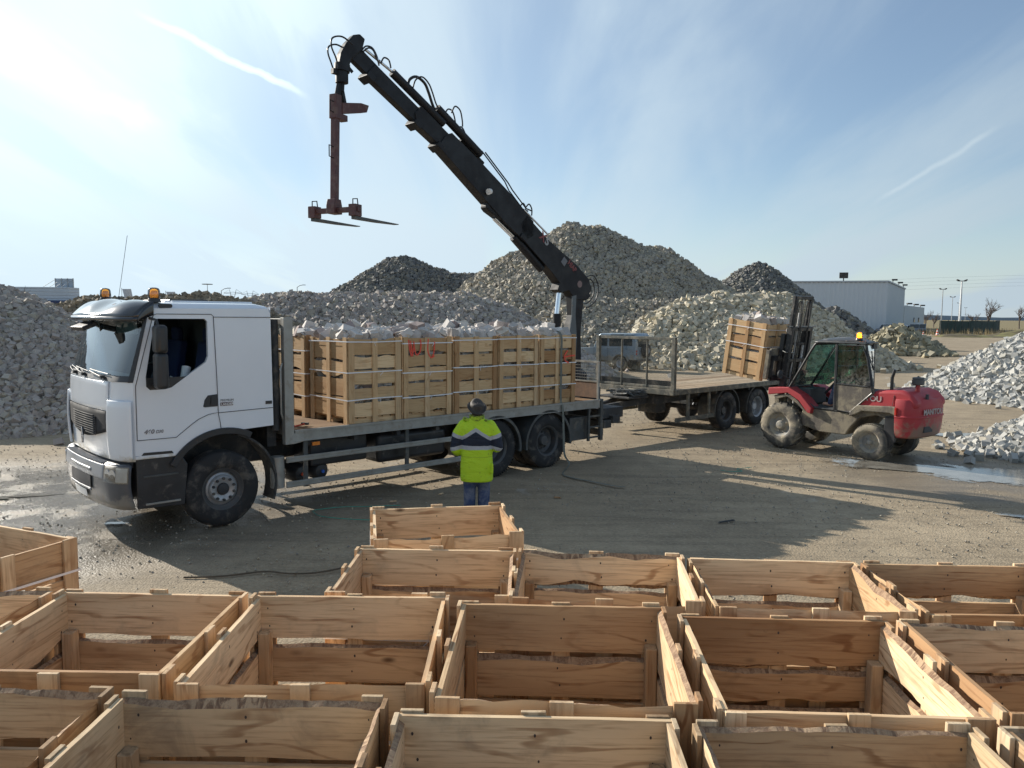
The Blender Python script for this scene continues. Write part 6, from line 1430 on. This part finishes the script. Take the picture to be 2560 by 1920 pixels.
b.add(V, [(j*n_+i, j*n_+(i+1)%n_, (j+1)*n_+(i+1)%n_, (j+1)*n_+i) for j in range(6) for i in range(n_)]+[tuple(6*n_+i for i in range(n_))]); b.build('hat', [hatm()], man, smooth=60, solid=0.006)

# forklift driver (seated, facing the mast)
drv = thing('person', tuple(FM @ Vector((1.50,0.62,0))), FA, 'person in blue jeans sitting inside the forklift cab with hands on the wheel', 'person')
b = MB()
for sy in (-1,1):
    limb(b, [(0.02,sy*0.10,1.42),(-0.44,sy*0.13,1.44),(-0.58,sy*0.13,1.06)], [0.09,0.062,0.042]); limb(b, [(-0.56,sy*0.13,1.03),(-0.72,sy*0.14,1.04)], [0.045,0.036])
    limb(b, [(0.12,sy*0.20,1.88),(-0.05,sy*0.27,1.62),(-0.42,sy*0.17,1.62)], [0.058,0.045,0.030])
    b2T = b.T; hand(b, (-0.43,sy*0.168,1.625), (-1.0,0.0,0.15), -sy, 0.95, 1.3); b.T = b2T
T0 = b.T; b.T = Matrix.Rotation(math.pi/2, 4, 'Z')
rings(b, [((0,-0.05,1.36),0.17,0.12),((0,-0.08,1.55),0.16,0.11),((0,-0.12,1.78),0.185,0.115),((0,-0.13,1.90),0.16,0.09),((0,-0.12,1.95),0.06,0.055),((0,-0.11,2.02),0.052,0.052)]); head(b, Vector((0,-0.09,2.10)), Matrix.Identity(3)); b.T = T0
finish(b, 'body', [SKIN], drv, 0.009, 2)
b = MB()
for sy in (-1,1): limb(b, [(0.04,sy*0.10,1.40),(-0.44,sy*0.13,1.44),(-0.57,sy*0.13,1.08)], [0.108,0.084,0.068])
finish(b, 'trousers', [JEAN], drv, 0.014, 2)
b = MB(); T0 = b.T; b.T = Matrix.Rotation(math.pi/2, 4, 'Z')
rings(b, [((0,-0.04,1.34),0.20,0.15),((0,-0.08,1.55),0.19,0.14),((0,-0.12,1.78),0.21,0.14),((0,-0.13,1.91),0.17,0.10),((0,-0.12,1.96),0.075,0.07)]); b.T = T0
for sy in (-1,1): limb(b, [(0.12,sy*0.19,1.86),(-0.05,sy*0.27,1.62),(-0.34,sy*0.19,1.62)], [0.078,0.062,0.048])
finish(b, 'jacket', [pmat('dark_jacket', (0.025,0.03,0.04), 0.85, bump=0.2)], drv, 0.014, 2)
b = MB(); b.T = Matrix.Rotation(math.pi/2, 4, 'Z'); blob(b, (0,-0.105,2.135), (0.084,0.098,0.092), 20, 12); finish(b, 'hair', [HAIR], drv, 0.01, 1)

# ------------------------------------------------------------------ silver off-road car behind the trailer
M_CAR = pmat('silver_blue_paint', (0.25,0.31,0.36), 0.35, metal=0.3, var=0.06, coat=0.3, dirt=((0.26,0.24,0.2), 0.35, 4, 0.5, 1.2))
SA = math.radians(-36); car = thing('off_road_car', (3.28,44.35,0), SA, 'silver boxy off road car seen through the trailer headboard mesh', 'car')
def cp_(nm, poly, y0, y1, mat=None, bevel=0.03, seg=3, par=None): b = MB(); b.ext(poly, y0, y1); return b.build(nm, [mat or M_CAR], par or car, bevel=bevel, seg=seg, smooth=40)
BD = cp_('body', [(0.05,0.55),(0.02,0.95),(0.10,1.14),(1.05,1.20),(1.42,1.24),(4.02,1.26),(4.05,0.60),(3.62,0.60)]+arc(3.12,0.42,0.47,20,160,8)+[(2.6,0.52),(1.25,0.52)]+arc(0.78,0.42,0.47,12,168,8), 0.06, 1.74)
cp_('cab_top', [(1.42,1.24),(1.72,1.86),(4.0,1.88),(4.03,1.24)], 0.12, 1.68, None, 0.03)
b = MB(); b.ext([(1.66,1.84),(1.85,2.0),(3.9,2.03),(4.06,1.86)], 0.10, 1.70); rf = b.build('roof', [M_CAR], car, bevel=0.06, seg=4, smooth=50)
M_CG = pmat('dark_car_glass', (0.02,0.03,0.035), 0.06, coat=0.5, rvar=0.02)
for y, sg in ((0.118,-1),(1.682,1)):
    for poly in ([(1.62,1.32),(1.82,1.76),(2.28,1.78),(2.28,1.32)],[(2.40,1.32),(2.40,1.78),(3.15,1.78),(3.15,1.32)],[(3.28,1.36),(3.28,1.78),(3.80,1.78),(3.80,1.36)]):
        b = MB(); b.ext(poly, y, y+sg*0.01); b.build('window', [M_CG], car, bevel=0.005)
    b = MB(); b.ext([(2.5,1.90),(2.5,1.95),(3.3,1.97),(3.3,1.92)], y+(-0.02 if sg < 0 else 0.02), y); b.build('alpine_window', [M_CG], rf)
    for x, L in ((3.12,1),(0.78,1)): b = MB(); b.ext(strip_arc(x,0.42,0.54,0.08,12,168,12), 0.0 if sg < 0 else 1.80, 0.10 if sg < 0 else 1.70); b.build('wheel_arch', [M_CAR], BD, smooth=40)
    for x in (0.78,3.12): wheel(car, x, 0.02 if sg < 0 else 1.78, 0.39, 0.24, sg, tyre=M_TYREMUD, rim=M_RIM, rimr=0.22, hub=0.05, bolts=5)
b = MB(); b.bb((4.02,0.35,1.30),(4.035,1.45,1.76)); b.build('rear_window', [M_CG], car, bevel=0.01)
b = MB(); b.cyl((4.08,1.05,1.08),(4.28,1.05,1.08),0.38,n=28); b.build('spare_tyre', [M_TYRE], car, bevel=0.04); b = MB(); b.lathe([(0,0),(0.08,0),(0.15,0.02),(0.2,-0.02)],(4.28,1.05,1.08),'x',20); b.build('spare_rim', [M_RIM], car, smooth=40)
for y in (0.14,1.62):
    b = MB(); b.bb((4.04,y-0.03,0.88),(4.07,y+0.06,0.98)); b.bb((4.04,y-0.03,1.03),(4.07,y+0.06,1.12)); b.build('tail_lamp', [pmat('car_lamp_red', (0.4,0.03,0.02), 0.3)], car)
b = MB(); b.bb((4.02,0.10,0.50),(4.14,1.70,0.62)); b.bb((-0.10,0.05,0.50),(0.04,1.75,0.66)); b.build('bumper', [M_BLACK], car, bevel=0.02)
b = MB(); b.bb((1.75,0.02,1.32),(1.85,-0.14,1.48)); b.build('door_mirror', [M_BLACK], car, bevel=0.02)
b = MB()
for x in (1.48,2.34,3.22): b.bb((x,0.055,0.66),(x+0.012,0.062,1.24))
b.build('door_seam', [M_SEAM], BD)

# ------------------------------------------------------------------ warehouse, annex, yard beyond
def sheet_mat(name, col, per, axis):
    m, nt, b, o = newmat(name); n = N(nt); oc = n.node('ShaderNodeTexCoord').outputs['Object']; q = n.node('ShaderNodeSeparateXYZ', {0: oc})
    w = n.math('SINE', n.math('MULTIPLY', q.outputs[axis], 2*math.pi/per)); c = n.mix(n.rng(n.noise(oc, 0.25, 5), 0.3, 0.7), tuple(v*0.94 for v in col), tuple(v*1.05 for v in col))
    nt.links.new(c, b.inputs['Base Color']); b.inputs['Roughness'].default_value = 0.5; b.inputs['Metallic'].default_value = 0.15
    nt.links.new(n.bump(n.rng(w, -0.3, 0.3), 0.9, 0.12), b.inputs['Normal']); return m
wd = math.atan2(164.35-174.6, 77.68-45.0); WL = 60.0
wh = thing('warehouse', (77.68,164.35,0), wd, 'large pale grey corrugated metal warehouse with a flat roof behind the dark cone heap', 'building')
b = MB(); sa = math.atan2(205-164.35, 101.4-77.68)-wd
ex, ey = 47.0*math.cos(sa), 47.0*math.sin(sa)
def quadwall(a, c, z0, z1, name, mat, par, rib=0.9):
    """ribbed wall between two plan points"""
    b = MB(); a = Vector((a[0],a[1],0)); c = Vector((c[0],c[1],0)); L = (c-a).length; t = (c-a)/L; n = Vector((t.y,-t.x,0)); k = int(L/rib); V = []
    for i in range(k):
        for f, dpt in ((0.0,0),(0.52,0),(0.60,0.045),(0.92,0.045)):
            p = a+t*(L*(i+f)/k)+n*dpt; V += [(p.x,p.y,z0),(p.x,p.y,z1)]
    V += [(c.x,c.y,z0),(c.x,c.y,z1)]; m = len(V)//2
    b.add(V, [(2*i,2*i+2,2*i+3,2*i+1) for i in range(m-1)]); return b.build(name, [mat], par)
M_WH1 = pmat('warehouse_cladding', (0.52,0.56,0.60), 0.45, metal=0.1, var=0.04, vs=0.2); M_WH2 = pmat('pale_cladding', (0.46,0.50,0.53), 0.5, var=0.04, vs=0.2)
quadwall((-WL,0),(0,0),0,10.6,'long_wall',M_WH1,wh); quadwall((0,0),(ex,ey),0,10.6,'end_wall',M_WH2,wh,1.2)
b = MB(); b.ext([(-WL,0),(0,0),(ex,ey),(ex-WL,ey)], 10.35, 10.5, axis='z'); b.build('roof', [M_WH2], wh)
b = MB(); b.beam((-WL,-0.12,10.62),(0.1,-0.12,10.62),0.35,0.30); b.beam((0.1,-0.1,10.62),(ex+0.1,ey-0.1,10.62),0.35,0.30); b.build('roof_trim', [pmat('roof_trim', (0.42,0.45,0.48), 0.5)], wh)
b = MB(); b.beam((-WL,-0.1,0.25),(0,-0.1,0.25),0.25,0.5); b.build('plinth', [pmat('plinth', (0.20,0.22,0.25), 0.7)], wh)
b = MB(); b.bb((-8.6,0.3,10.8),(-8.4,0.5,11.8)); b.box((-8.5,0.2,11.9),(1.7,0.6,1.2)); b.build('roof_unit', [M_CHASSIS], wh)
b = MB(); blob(b, (-26,16,10.6), (7,6,1.1)); b.build('roof_dome', [M_WH2], wh, smooth=60)
for k, f in enumerate((0.22,0.55,0.86)):
    b = MB(); x, y = ex*f, ey*f; b.beam((x,y,10.7),(x+0.2,y-0.1,11.3),0.12,0.12); b.box((x+0.4,y-0.2,11.35),(1.1,0.6,0.35)); b.build('roof_lamp', [M_CHASSIS], wh)
an = thing('annex_building', (102.0,206.0,0), 0.0, 'low pale annex adjoining the warehouse on its right with two dark window openings', 'building')
quadwall((0,0),(26,40),0,6.4,'wall',M_WH2,an,1.2); quadwall((26,40),(0,60),0,6.4,'wall',M_WH2,an,1.2)
b = MB(); b.ext([(0,0),(26,40),(0,60),(-20,20)], 6.2, 6.35, axis='z'); b.build('roof', [M_WH2], an)
for f in (0.46,0.70):
    b = MB(); x, y = 26*f, 40*f; b.beam((x-0.7,y-1.25,2.6),(x+0.35,y+0.4,2.6),0.25,1.3); b.build('window', [M_CG], an)
for f in (0.1,0.42,0.76):
    b = MB(); b.box((26*f+0.5,40*f-0.3,6.9),(1.2,0.8,0.4)); b.beam((26*f,40*f,6.4),(26*f+0.3,40*f-0.2,6.9),0.12,0.12); b.build('roof_lamp', [M_CHASSIS], an)
# lamp posts on the right
for k, (a, e, hgt, lab) in enumerate([(0.5427,0.0372,15,'tall slim lamp post, leftmost of the group right of the warehouse'),(0.5555,0.0275,15,'second lamp post from the left right of the warehouse'),(0.5641,0.0200,15,'thin distant lamp post just left of the tall white post'),(0.5660,0.0478,14,'tall white lamp post, nearest and highest of the group on the right'),(0.5727,0.0142,15,'farthest lamp post just right of the tall white post')]):
    Y = (hgt-2.93)/e; t = thing('lamp_post', (a*Y,Y,0), 0, lab, 'lamp post', 'lamp posts right of the warehouse'); wid = 0.35 if k == 3 else 0.24
    b = MB(); b.cyl((0,0,0),(0,0,hgt),wid,wid*0.55,n=10); b.build('post', [M_WTEXT if k == 3 else M_RIM], t, smooth=40)
    b = MB(); b.bb((-1.3,-0.1,hgt-0.1),(1.3,0.1,hgt+0.08)); b.box((-1.1,0,hgt+0.2),(0.9,0.5,0.35),rot=(0,0.4,0)); b.box((1.1,0,hgt+0.2),(0.9,0.5,0.35),rot=(0,-0.4,0)); b.build('lamp_head', [M_CHASSIS], t)
for k, (a, e, hgt, kind, lab) in enumerate([(-0.3853,0.0358,14,0,'lamp post with a round flat head above the rear of the cab roof'),(-0.3679,0.0284,9,1,'small street lamp with a curved arm just right of the round headed lamp post'),(-0.2720,0.0335,11,1,'street lamp above the low heap behind the truck bed')]):
    Y = (hgt-2.93)/e; t = thing('street_lamp', (a*Y,Y,0), 0, lab, 'street lamp')
    b = MB(); b.cyl((0,0,0),(0,0,hgt),0.20,0.11,n=8); b.build('post', [M_RIM], t, smooth=40); b = MB()
    if kind == 0: b.lathe([(0,0),(2.0,0.05),(2.0,0.3),(0,0.4)],(0,0,hgt),'z',16)
    else: b.tube([(0,0,hgt),(0.8,0,hgt+0.5),(1.8,0,hgt+0.7)],0.08,6); b.box((2.1,0,hgt+0.7),(0.9,0.3,0.18))
    b.build('lamp_head', [M_STEELD], t)
# pylons and their lines
M_PYL = pmat('pylon_steel', (0.34,0.37,0.40), 0.6)
def pylon(a, e, hgt, lab, wide=1.0):
    Y = (hgt-2.93)/e; t = thing('electricity_pylon', (a*Y,Y,0), 0, lab, 'pylon', 'electricity pylons'); b = MB(); r = hgt*0.007
    s = hgt*0.10*wide
    for sx in (-1,1):
        for sy in (-1,1): b.tube([(sx*s,sy*s,0),(sx*s*0.45,sy*s*0.4,hgt*0.62),(sx*s*1.3,0,hgt*0.98)],r,4)
        b.tube([(0,0,hgt*0.80),(sx*hgt*0.36*wide,0,hgt*0.84)],r,4); b.tube([(0,0,hgt*0.88),(sx*hgt*0.36*wide,0,hgt*0.84)],r,4); b.tube([(sx*s*1.3,0,hgt*0.98),(sx*hgt*0.36*wide,0,hgt*0.84)],r*0.7,4)
    for k in range(7):
        z0, z1 = hgt*0.62*k/7, hgt*0.62*(k+1)/7; w0 = s*(1-0.55*k/7); w1 = s*(1-0.55*(k+1)/7)
        for sy in (-1,1): b.tube([(-w0,sy*w0,z0),(w1,sy*w1,z1)],r*0.6,4); b.tube([(w0,sy*w0,z0),(-w1,sy*w1,z1)],r*0.6,4)
    b.tube([(-s*.45,0,hgt*0.62),(s*.45,0,hgt*0.62)],r,4); b.build('lattice', [M_PYL], t); return a*Y, Y
pylon(-0.3533,0.0308,40,'distant electricity pylon above the back of the cab, left one of the pair'); pylon(-0.3317,0.0292,40,'distant electricity pylon above the headboard, right one of the pair')
pylon(0.2097,0.0636,48,'distant thin pylon rising behind the tallest heap, left one',0.35); pylon(0.2185,0.0619,48,'distant thin pylon rising behind the tallest heap, right one',0.35)
for k in range(4):
    b = MB(); z = 36+3*k; P = [(120+i*60, 640+ i*9, z-0.004*((i-9)*60)**2*0.02) for i in range(19)]; b.tube(P, 0.045, 4); tag(b.build('power_line', [M_PYL]), f'thin power line crossing the sky low on the right, {["lowest","second lowest","second highest","highest"][k]} of four', 'power line', 'power lines on the right')
# left edge building with roof sign, flags
lb = thing('retail_building', (-78.5,121.5,0), math.radians(4), 'low white and blue building at the left edge behind the pinkish heap', 'building')
b = MB(); b.bb((-40,0,4.6),(10.0,3.5,6.75)); b.build('upper_wall', [sheet_mat('white_sheet', (0.60,0.64,0.68), 0.5, 2)], lb); b = MB(); b.bb((-40,-1.2,3.9),(11.6,3.5,4.7)); b.build('canopy', [pmat('canopy_blue', (0.03,0.05,0.13), 0.5)], lb, bevel=0.1)
b = MB(); b.bb((-40,1,0),(9.5,3.4,4.0)); b.build('wall', [pmat('dark_shopfront', (0.12,0.14,0.16), 0.4)], lb)
b = MB(); b.bb((7.2,1.9,6.75),(9.9,2.05,8.15)); 
sg_ = b.build('roof_sign', [pmat('sign_back', (0.42,0.48,0.54), 0.5)], lb); b = MB()
for x in (7.15,8.1,9.0,9.85): b.bb((x,1.75,6.7),(x+0.08,1.9,8.2)); b.beam((x,1.9,8.0),(x-0.8,-0.1,6.8),0.06,0.06)
b.build('sign_frame', [M_RIM], sg_)
for k, (a, e, lab) in enumerate([(-0.4935,0.0309,'pale flag on a pole beside the left amber beacon'),(-0.4381,0.0278,'pale flag on a pole beside the right amber beacon'),(-0.3655,0.0235,'small pale flag beside the small street lamp')]):
    Y = 160; t = thing('flag', (a*Y,Y,0), 0, lab, 'flag', 'pale flags in the distance'); hgt = 2.93+e*Y
    b = MB(); b.cyl((0,0,0),(0,0,hgt),0.06,n=6); b.build('pole', [M_RIM], t); b = MB(); b.grid(lambda u, v: (0.1+1.9*u+0.5*v, 0.25*math.sin(u*5), hgt-0.2-0.5*u*v-2.2*v), 8, 6); b.build('cloth', [pmat('flag_cloth', (0.50,0.52,0.55), 0.8)], t, solid=0.02)
# hedge-like green screen fence, soil bank, cones, parked cars, trees
fence = thing('green_screen_fence', (82.3,152.0,0), 0, 'dark green screened fence right of the parked cars', 'fence')
b = MB(); PL = [(0,0),(14,14),(34,38),(52,66)]
for a, c in zip(PL[:-1], PL[1:]): b.beam((a[0],a[1],1.35),(c[0],c[1],1.25),0.25,2.5)
b.build('screen', [pmat('screen_green', (0.012,0.035,0.028), 0.8, var=0.3, vs=1.0)], fence)
b = MB()
for i in range(14): u = i/13*3; k = min(2,int(u)); f = u-k; x = PL[k][0]+(PL[k+1][0]-PL[k][0])*f; y = PL[k][1]+(PL[k+1][1]-PL[k][1])*f; b.cyl((x,y-0.2,0),(x,y-0.2,2.7),0.08,n=6)
b.build('fence_posts', [M_STEELD], fence)
def soil():
    rng = np.random.default_rng(3); b = MB()
    def f(u, v):
        x = 69.5+80*u; y = 126+8*v+u*6; e = math.sin(math.pi*min(1,max(0,u*1.05)))**0.4*math.sin(math.pi*v)
        return (x, y, -0.05+e*(1.0+0.35*math.sin(u*40)+0.3*math.sin(u*23+v*5)))
    b.grid(f, 90, 10); return b
g2 = soil().build('soil_bank', [pmat('dark_soil_and_moss', (0.085,0.065,0.035), 0.95, var=0.35, vs=0.8, bump=0.6, bs=3, dirt=((0.16,0.15,0.05), 0.5, 0.4))], smooth=60); tag(g2, 'low bank of dark soil with moss in front of the field on the right', 'soil bank', kind='structure')
P = []; rg = random.Random(4)
b = MB()
for k in range(2600):
    x = rg.uniform(76,150); y = 133+(x-76)*0.12+rg.uniform(0,26); h_g = rg.uniform(0.3,1.1)*(1.4 if x < 100 else 0.7); a = rg.uniform(0,3.14); w_ = 0.05
    b.add([(x-w_*math.cos(a),y-w_*math.sin(a),0),(x+w_*math.cos(a),y+w_*math.sin(a),0),(x+rg.uniform(-.3,.3),y+rg.uniform(-.3,.3),h_g)], [(0,1,2)])
gr_ = b.build('dry_scrub', [pmat('dry_grass', (0.20,0.155,0.08), 0.95, var=0.4, vs=0.5)], fix=False); tag(gr_, 'dry brown scrub and tall grass around the green fence', 'scrub', kind='stuff')
def cone(x, y, s, lab):
    t = thing('traffic_cone', (x,y,0), 0, lab, 'traffic cone', 'traffic cones by the green fence')
    b = MB(); b.bb((-0.28*s,-0.28*s,0),(0.28*s,0.28*s,0.06*s)); b.build('base', [M_CHASSIS], t)
    b = MB(); m_ = [0,1,0,1,0]; R = [(0.24,0.05),(0.19,0.3),(0.15,0.5),(0.11,0.72),(0.075,0.9),(0.04,1.08)]; b.lathe([(r*s,z*s) for r, z in R],(0,0,0),'z',20,mi=m_); b.build('cone_body', [pmat('cone_orange', (0.75,0.10,0.03), 0.5), M_WTEXT], t, smooth=60)
cone(70.7,131.3,1.15,'tall orange and white traffic cone in front of the green fence'); cone(69.0,132.5,0.75,'smaller faded traffic cone left of the tall one')
def simple_car(x, y, rz, mat, lab, hgt=1.55, L=4.3):
    t = thing('parked_car', (x,y,0), rz, lab, 'car', 'cars parked by the warehouse'); w = 1.8; b = MB()
    b.ext([(0.0,0.35),(0.02,0.75),(0.25,0.92),(0.95,1.0),(1.6,hgt-0.1),(2.0,hgt),(L-0.9,hgt),(L-0.25,1.05),(L-0.02,0.9),(L,0.35)], 0.0, w); bd = b.build('body', [mat], t, bevel=0.09, seg=3, smooth=50)
    for yy, s_ in ((-0.01,1),(w+0.01,-1)):
        b = MB(); b.ext([(1.12,1.04),(1.66,hgt-0.12),(L-1.0,hgt-0.1),(L-0.5,1.06)], yy, yy+s_*0.02); b.build('side_window', [M_CG], t)
        for xx in (0.8,L-0.8):
            b = MB(); b.cyl((xx,yy-s_*0.01,0.33),(xx,yy+s_*0.2,0.33),0.33,n=20); wl_ = b.build('wheel', [M_TYRE], t, smooth=40); b = MB(); b.cyl((xx,yy-s_*0.02,0.33),(xx,yy,0.33),0.2,n=14); b.build('rim', [M_RIM], wl_)
    b = MB(); b.beam((0.98,w/2,1.03),(1.62,w/2,hgt-0.08),w-0.25,0.02,up=(0,0,1)); b.beam((L-0.86,w/2,hgt-0.06),(L-0.24,w/2,1.08),w-0.25,0.03); b.build('windscreens', [M_CG], t)
    b = MB()
    for yy in (0.15,w-0.35): b.bb((-0.02,yy,0.68),(0.03,yy+0.25,0.82)); b.bb((L-0.02,yy,0.75),(L+0.02,yy+0.2,0.92))
    b.build('lamps', [M_LAMP], t); return t
M_CN = pmat('car_navy', (0.03,0.04,0.07), 0.3, coat=0.5); M_CWH = pmat('car_white', (0.62,0.66,0.70), 0.3, coat=0.5); M_CGY = pmat('car_grey', (0.12,0.14,0.16), 0.3, coat=0.5)
simple_car(73.5,156.5,math.radians(25),M_CN,'dark blue car parked closest to the warehouse wall',1.75,4.6); simple_car(76.6,157.0,math.radians(40),M_CWH,'white car parked behind the rubble heap',1.7,4.4); simple_car(79.0,159.0,math.radians(42),M_CWH,'second white car, partly hidden by the first white one',1.6,4.3)
simple_car(80.6,156.5,math.radians(60),M_CGY,'dark grey car parked between the white cars and the green fence',1.9,4.6); simple_car(84.0,160.5,math.radians(60),M_CGY,'dark car parked just left of the green fence',1.9,4.4)
def bare_tree(x, y, hgt, seed, lab, spread=0.5):
    r = random.Random(seed); t = thing('bare_tree', (x,y,0), 0, lab, 'tree', 'leafless trees on the horizon'); tb_, cb_ = MB(), MB()
    def grow(p, d, L, rad, lev, bld):
        q = p+d*L*0.5+Vector((r.uniform(-1,1),r.uniform(-1,1),0))*L*0.04; e = q+d*L*0.5; bld.tube([p,q,e],[rad,rad*0.85,rad*0.68],5 if lev > 1 else 7)
        if lev >= 5: return
        for k in range(r.choice((2,3,3)) if lev else 5):
            nd = (d+Vector((r.uniform(-1,1),r.uniform(-1,1),r.uniform(-0.2,0.6)))*spread*1.3).normalized(); grow(e if r.random() < .6 else q, nd, L*r.uniform(.6,.85), rad*0.62, lev+1, cb_)
    grow(Vector((0,0,0)), Vector((0,0,1)), hgt*0.26, hgt*0.022, 0, tb_)
    m_ = pmat('bare_bark', (0.13,0.10,0.085), 0.9); tb_.build('trunk', [m_], t); cb_.build('crown', [m_], t)
bare_tree(150.5,250,12.0,1,'leafless tree with a wide crown standing right of the lamp posts',0.6); bare_tree(146.3,250,6.6,2,'small leafless tree left of the wide crowned tree'); bare_tree(158.5,247,9.5,3,'leafless tree at the right edge of the photo')
bare_tree(133,254,6.5,4,'small rounded leafless tree right of the annex'); bare_tree(144,270,7.5,5,'leafless tree just left of the leftmost lamp post')
for k, (a, Y, h) in enumerate([(-0.63,115,7.5),(-0.58,118,6.2),(-0.515,120,6.0),(-0.475,130,6.5),(-0.452,130,6.0),(-0.415,130,5.8)]):
    bare_tree(a*Y, Y, h, 20+k, ['thin leafless tree in front of the low building at the far left','thin leafless tree below the roof sign','leafless sapling left of the amber beacon','leafless sapling behind the left amber beacon','leafless sapling between the two amber beacons','leafless sapling right of the whip aerial'][k], 0.4)
hl_ = MB(); rg = random.Random(2); hx = [-2600+i*65 for i in range(81)]
for s_, yy, hh in ((0,2100,15),): hl_.add([(x,yy,-5) for x in hx]+[(x,yy,hh+5*math.sin(x*0.004)+3*math.sin(x*0.013)) for x in hx]+[(x,yy+300,-5) for x in hx], [(i,i+1,i+82,i+81) for i in range(80)]+[(81+i,82+i,163+i,162+i) for i in range(80)])
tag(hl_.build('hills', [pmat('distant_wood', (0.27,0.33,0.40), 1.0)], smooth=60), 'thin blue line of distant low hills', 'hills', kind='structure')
# small litter on the yard
b = MB(); P = smooth_path([(-3.62,8.50,0.012),(-3.2,8.55,0.014),(-2.8,8.72,0.013),(-2.5,8.66,0.013),(-2.2,8.70,0.012),(-1.9,8.9,0.013)],5); b.tube(P,0.011,6); tag(b.build('rope', [pmat('muddy_rope', (0.10,0.085,0.065), 0.9)], smooth=60), 'muddy rope lying on the ground in front of the crates', 'rope')
for k, (pts, lab) in enumerate([([(-2.95,11.55),(-2.6,11.75),(-2.2,11.8),(-1.7,11.9)],'thin green band lying on the ground in front of the truck wheels'),([(-2.95,11.5),(-2.75,11.2),(-2.3,11.05),(-1.9,11.0)],'curled end of thin green band behind the lone crate'),([(4.0,14.9),(4.15,14.75),(4.4,14.8),(4.35,15.0),(4.7,15.2)],'small curl of green band on the ground between truck and forklift')]):
    b = MB(); b.tube(smooth_path([(x,y,0.012) for x, y in pts],5),0.006,5); tag(b.build('plastic_band', [pmat('green_band', (0.05,0.30,0.22), 0.5)]), lab, 'band')
for k, (x, y, rz, lab) in enumerate([(-1.85,12.15,0.4,'pale wood chip on the ground left of the man'),(-1.15,12.7,1.1,'small wood chip on the ground beside the truck wheels'),(3.1,11.1,0.5,'dark stick lying on the shaded ground beyond the crates'),(0.75,12.5,-0.3,'small pale stone chip right of the man')]):
    b = MB(); L = 0.32 if 'stick' in lab else 0.12; b.box((0,0,0.014),(L,0.035,0.02),taper=0.8); o = b.build('wood_chip', [WOODV if k != 2 else M_CHASSIS], bevel=0.004); o.location = (x,y,0); o.rotation_euler = (0,0,rz); tag(o, lab, 'wood chip')
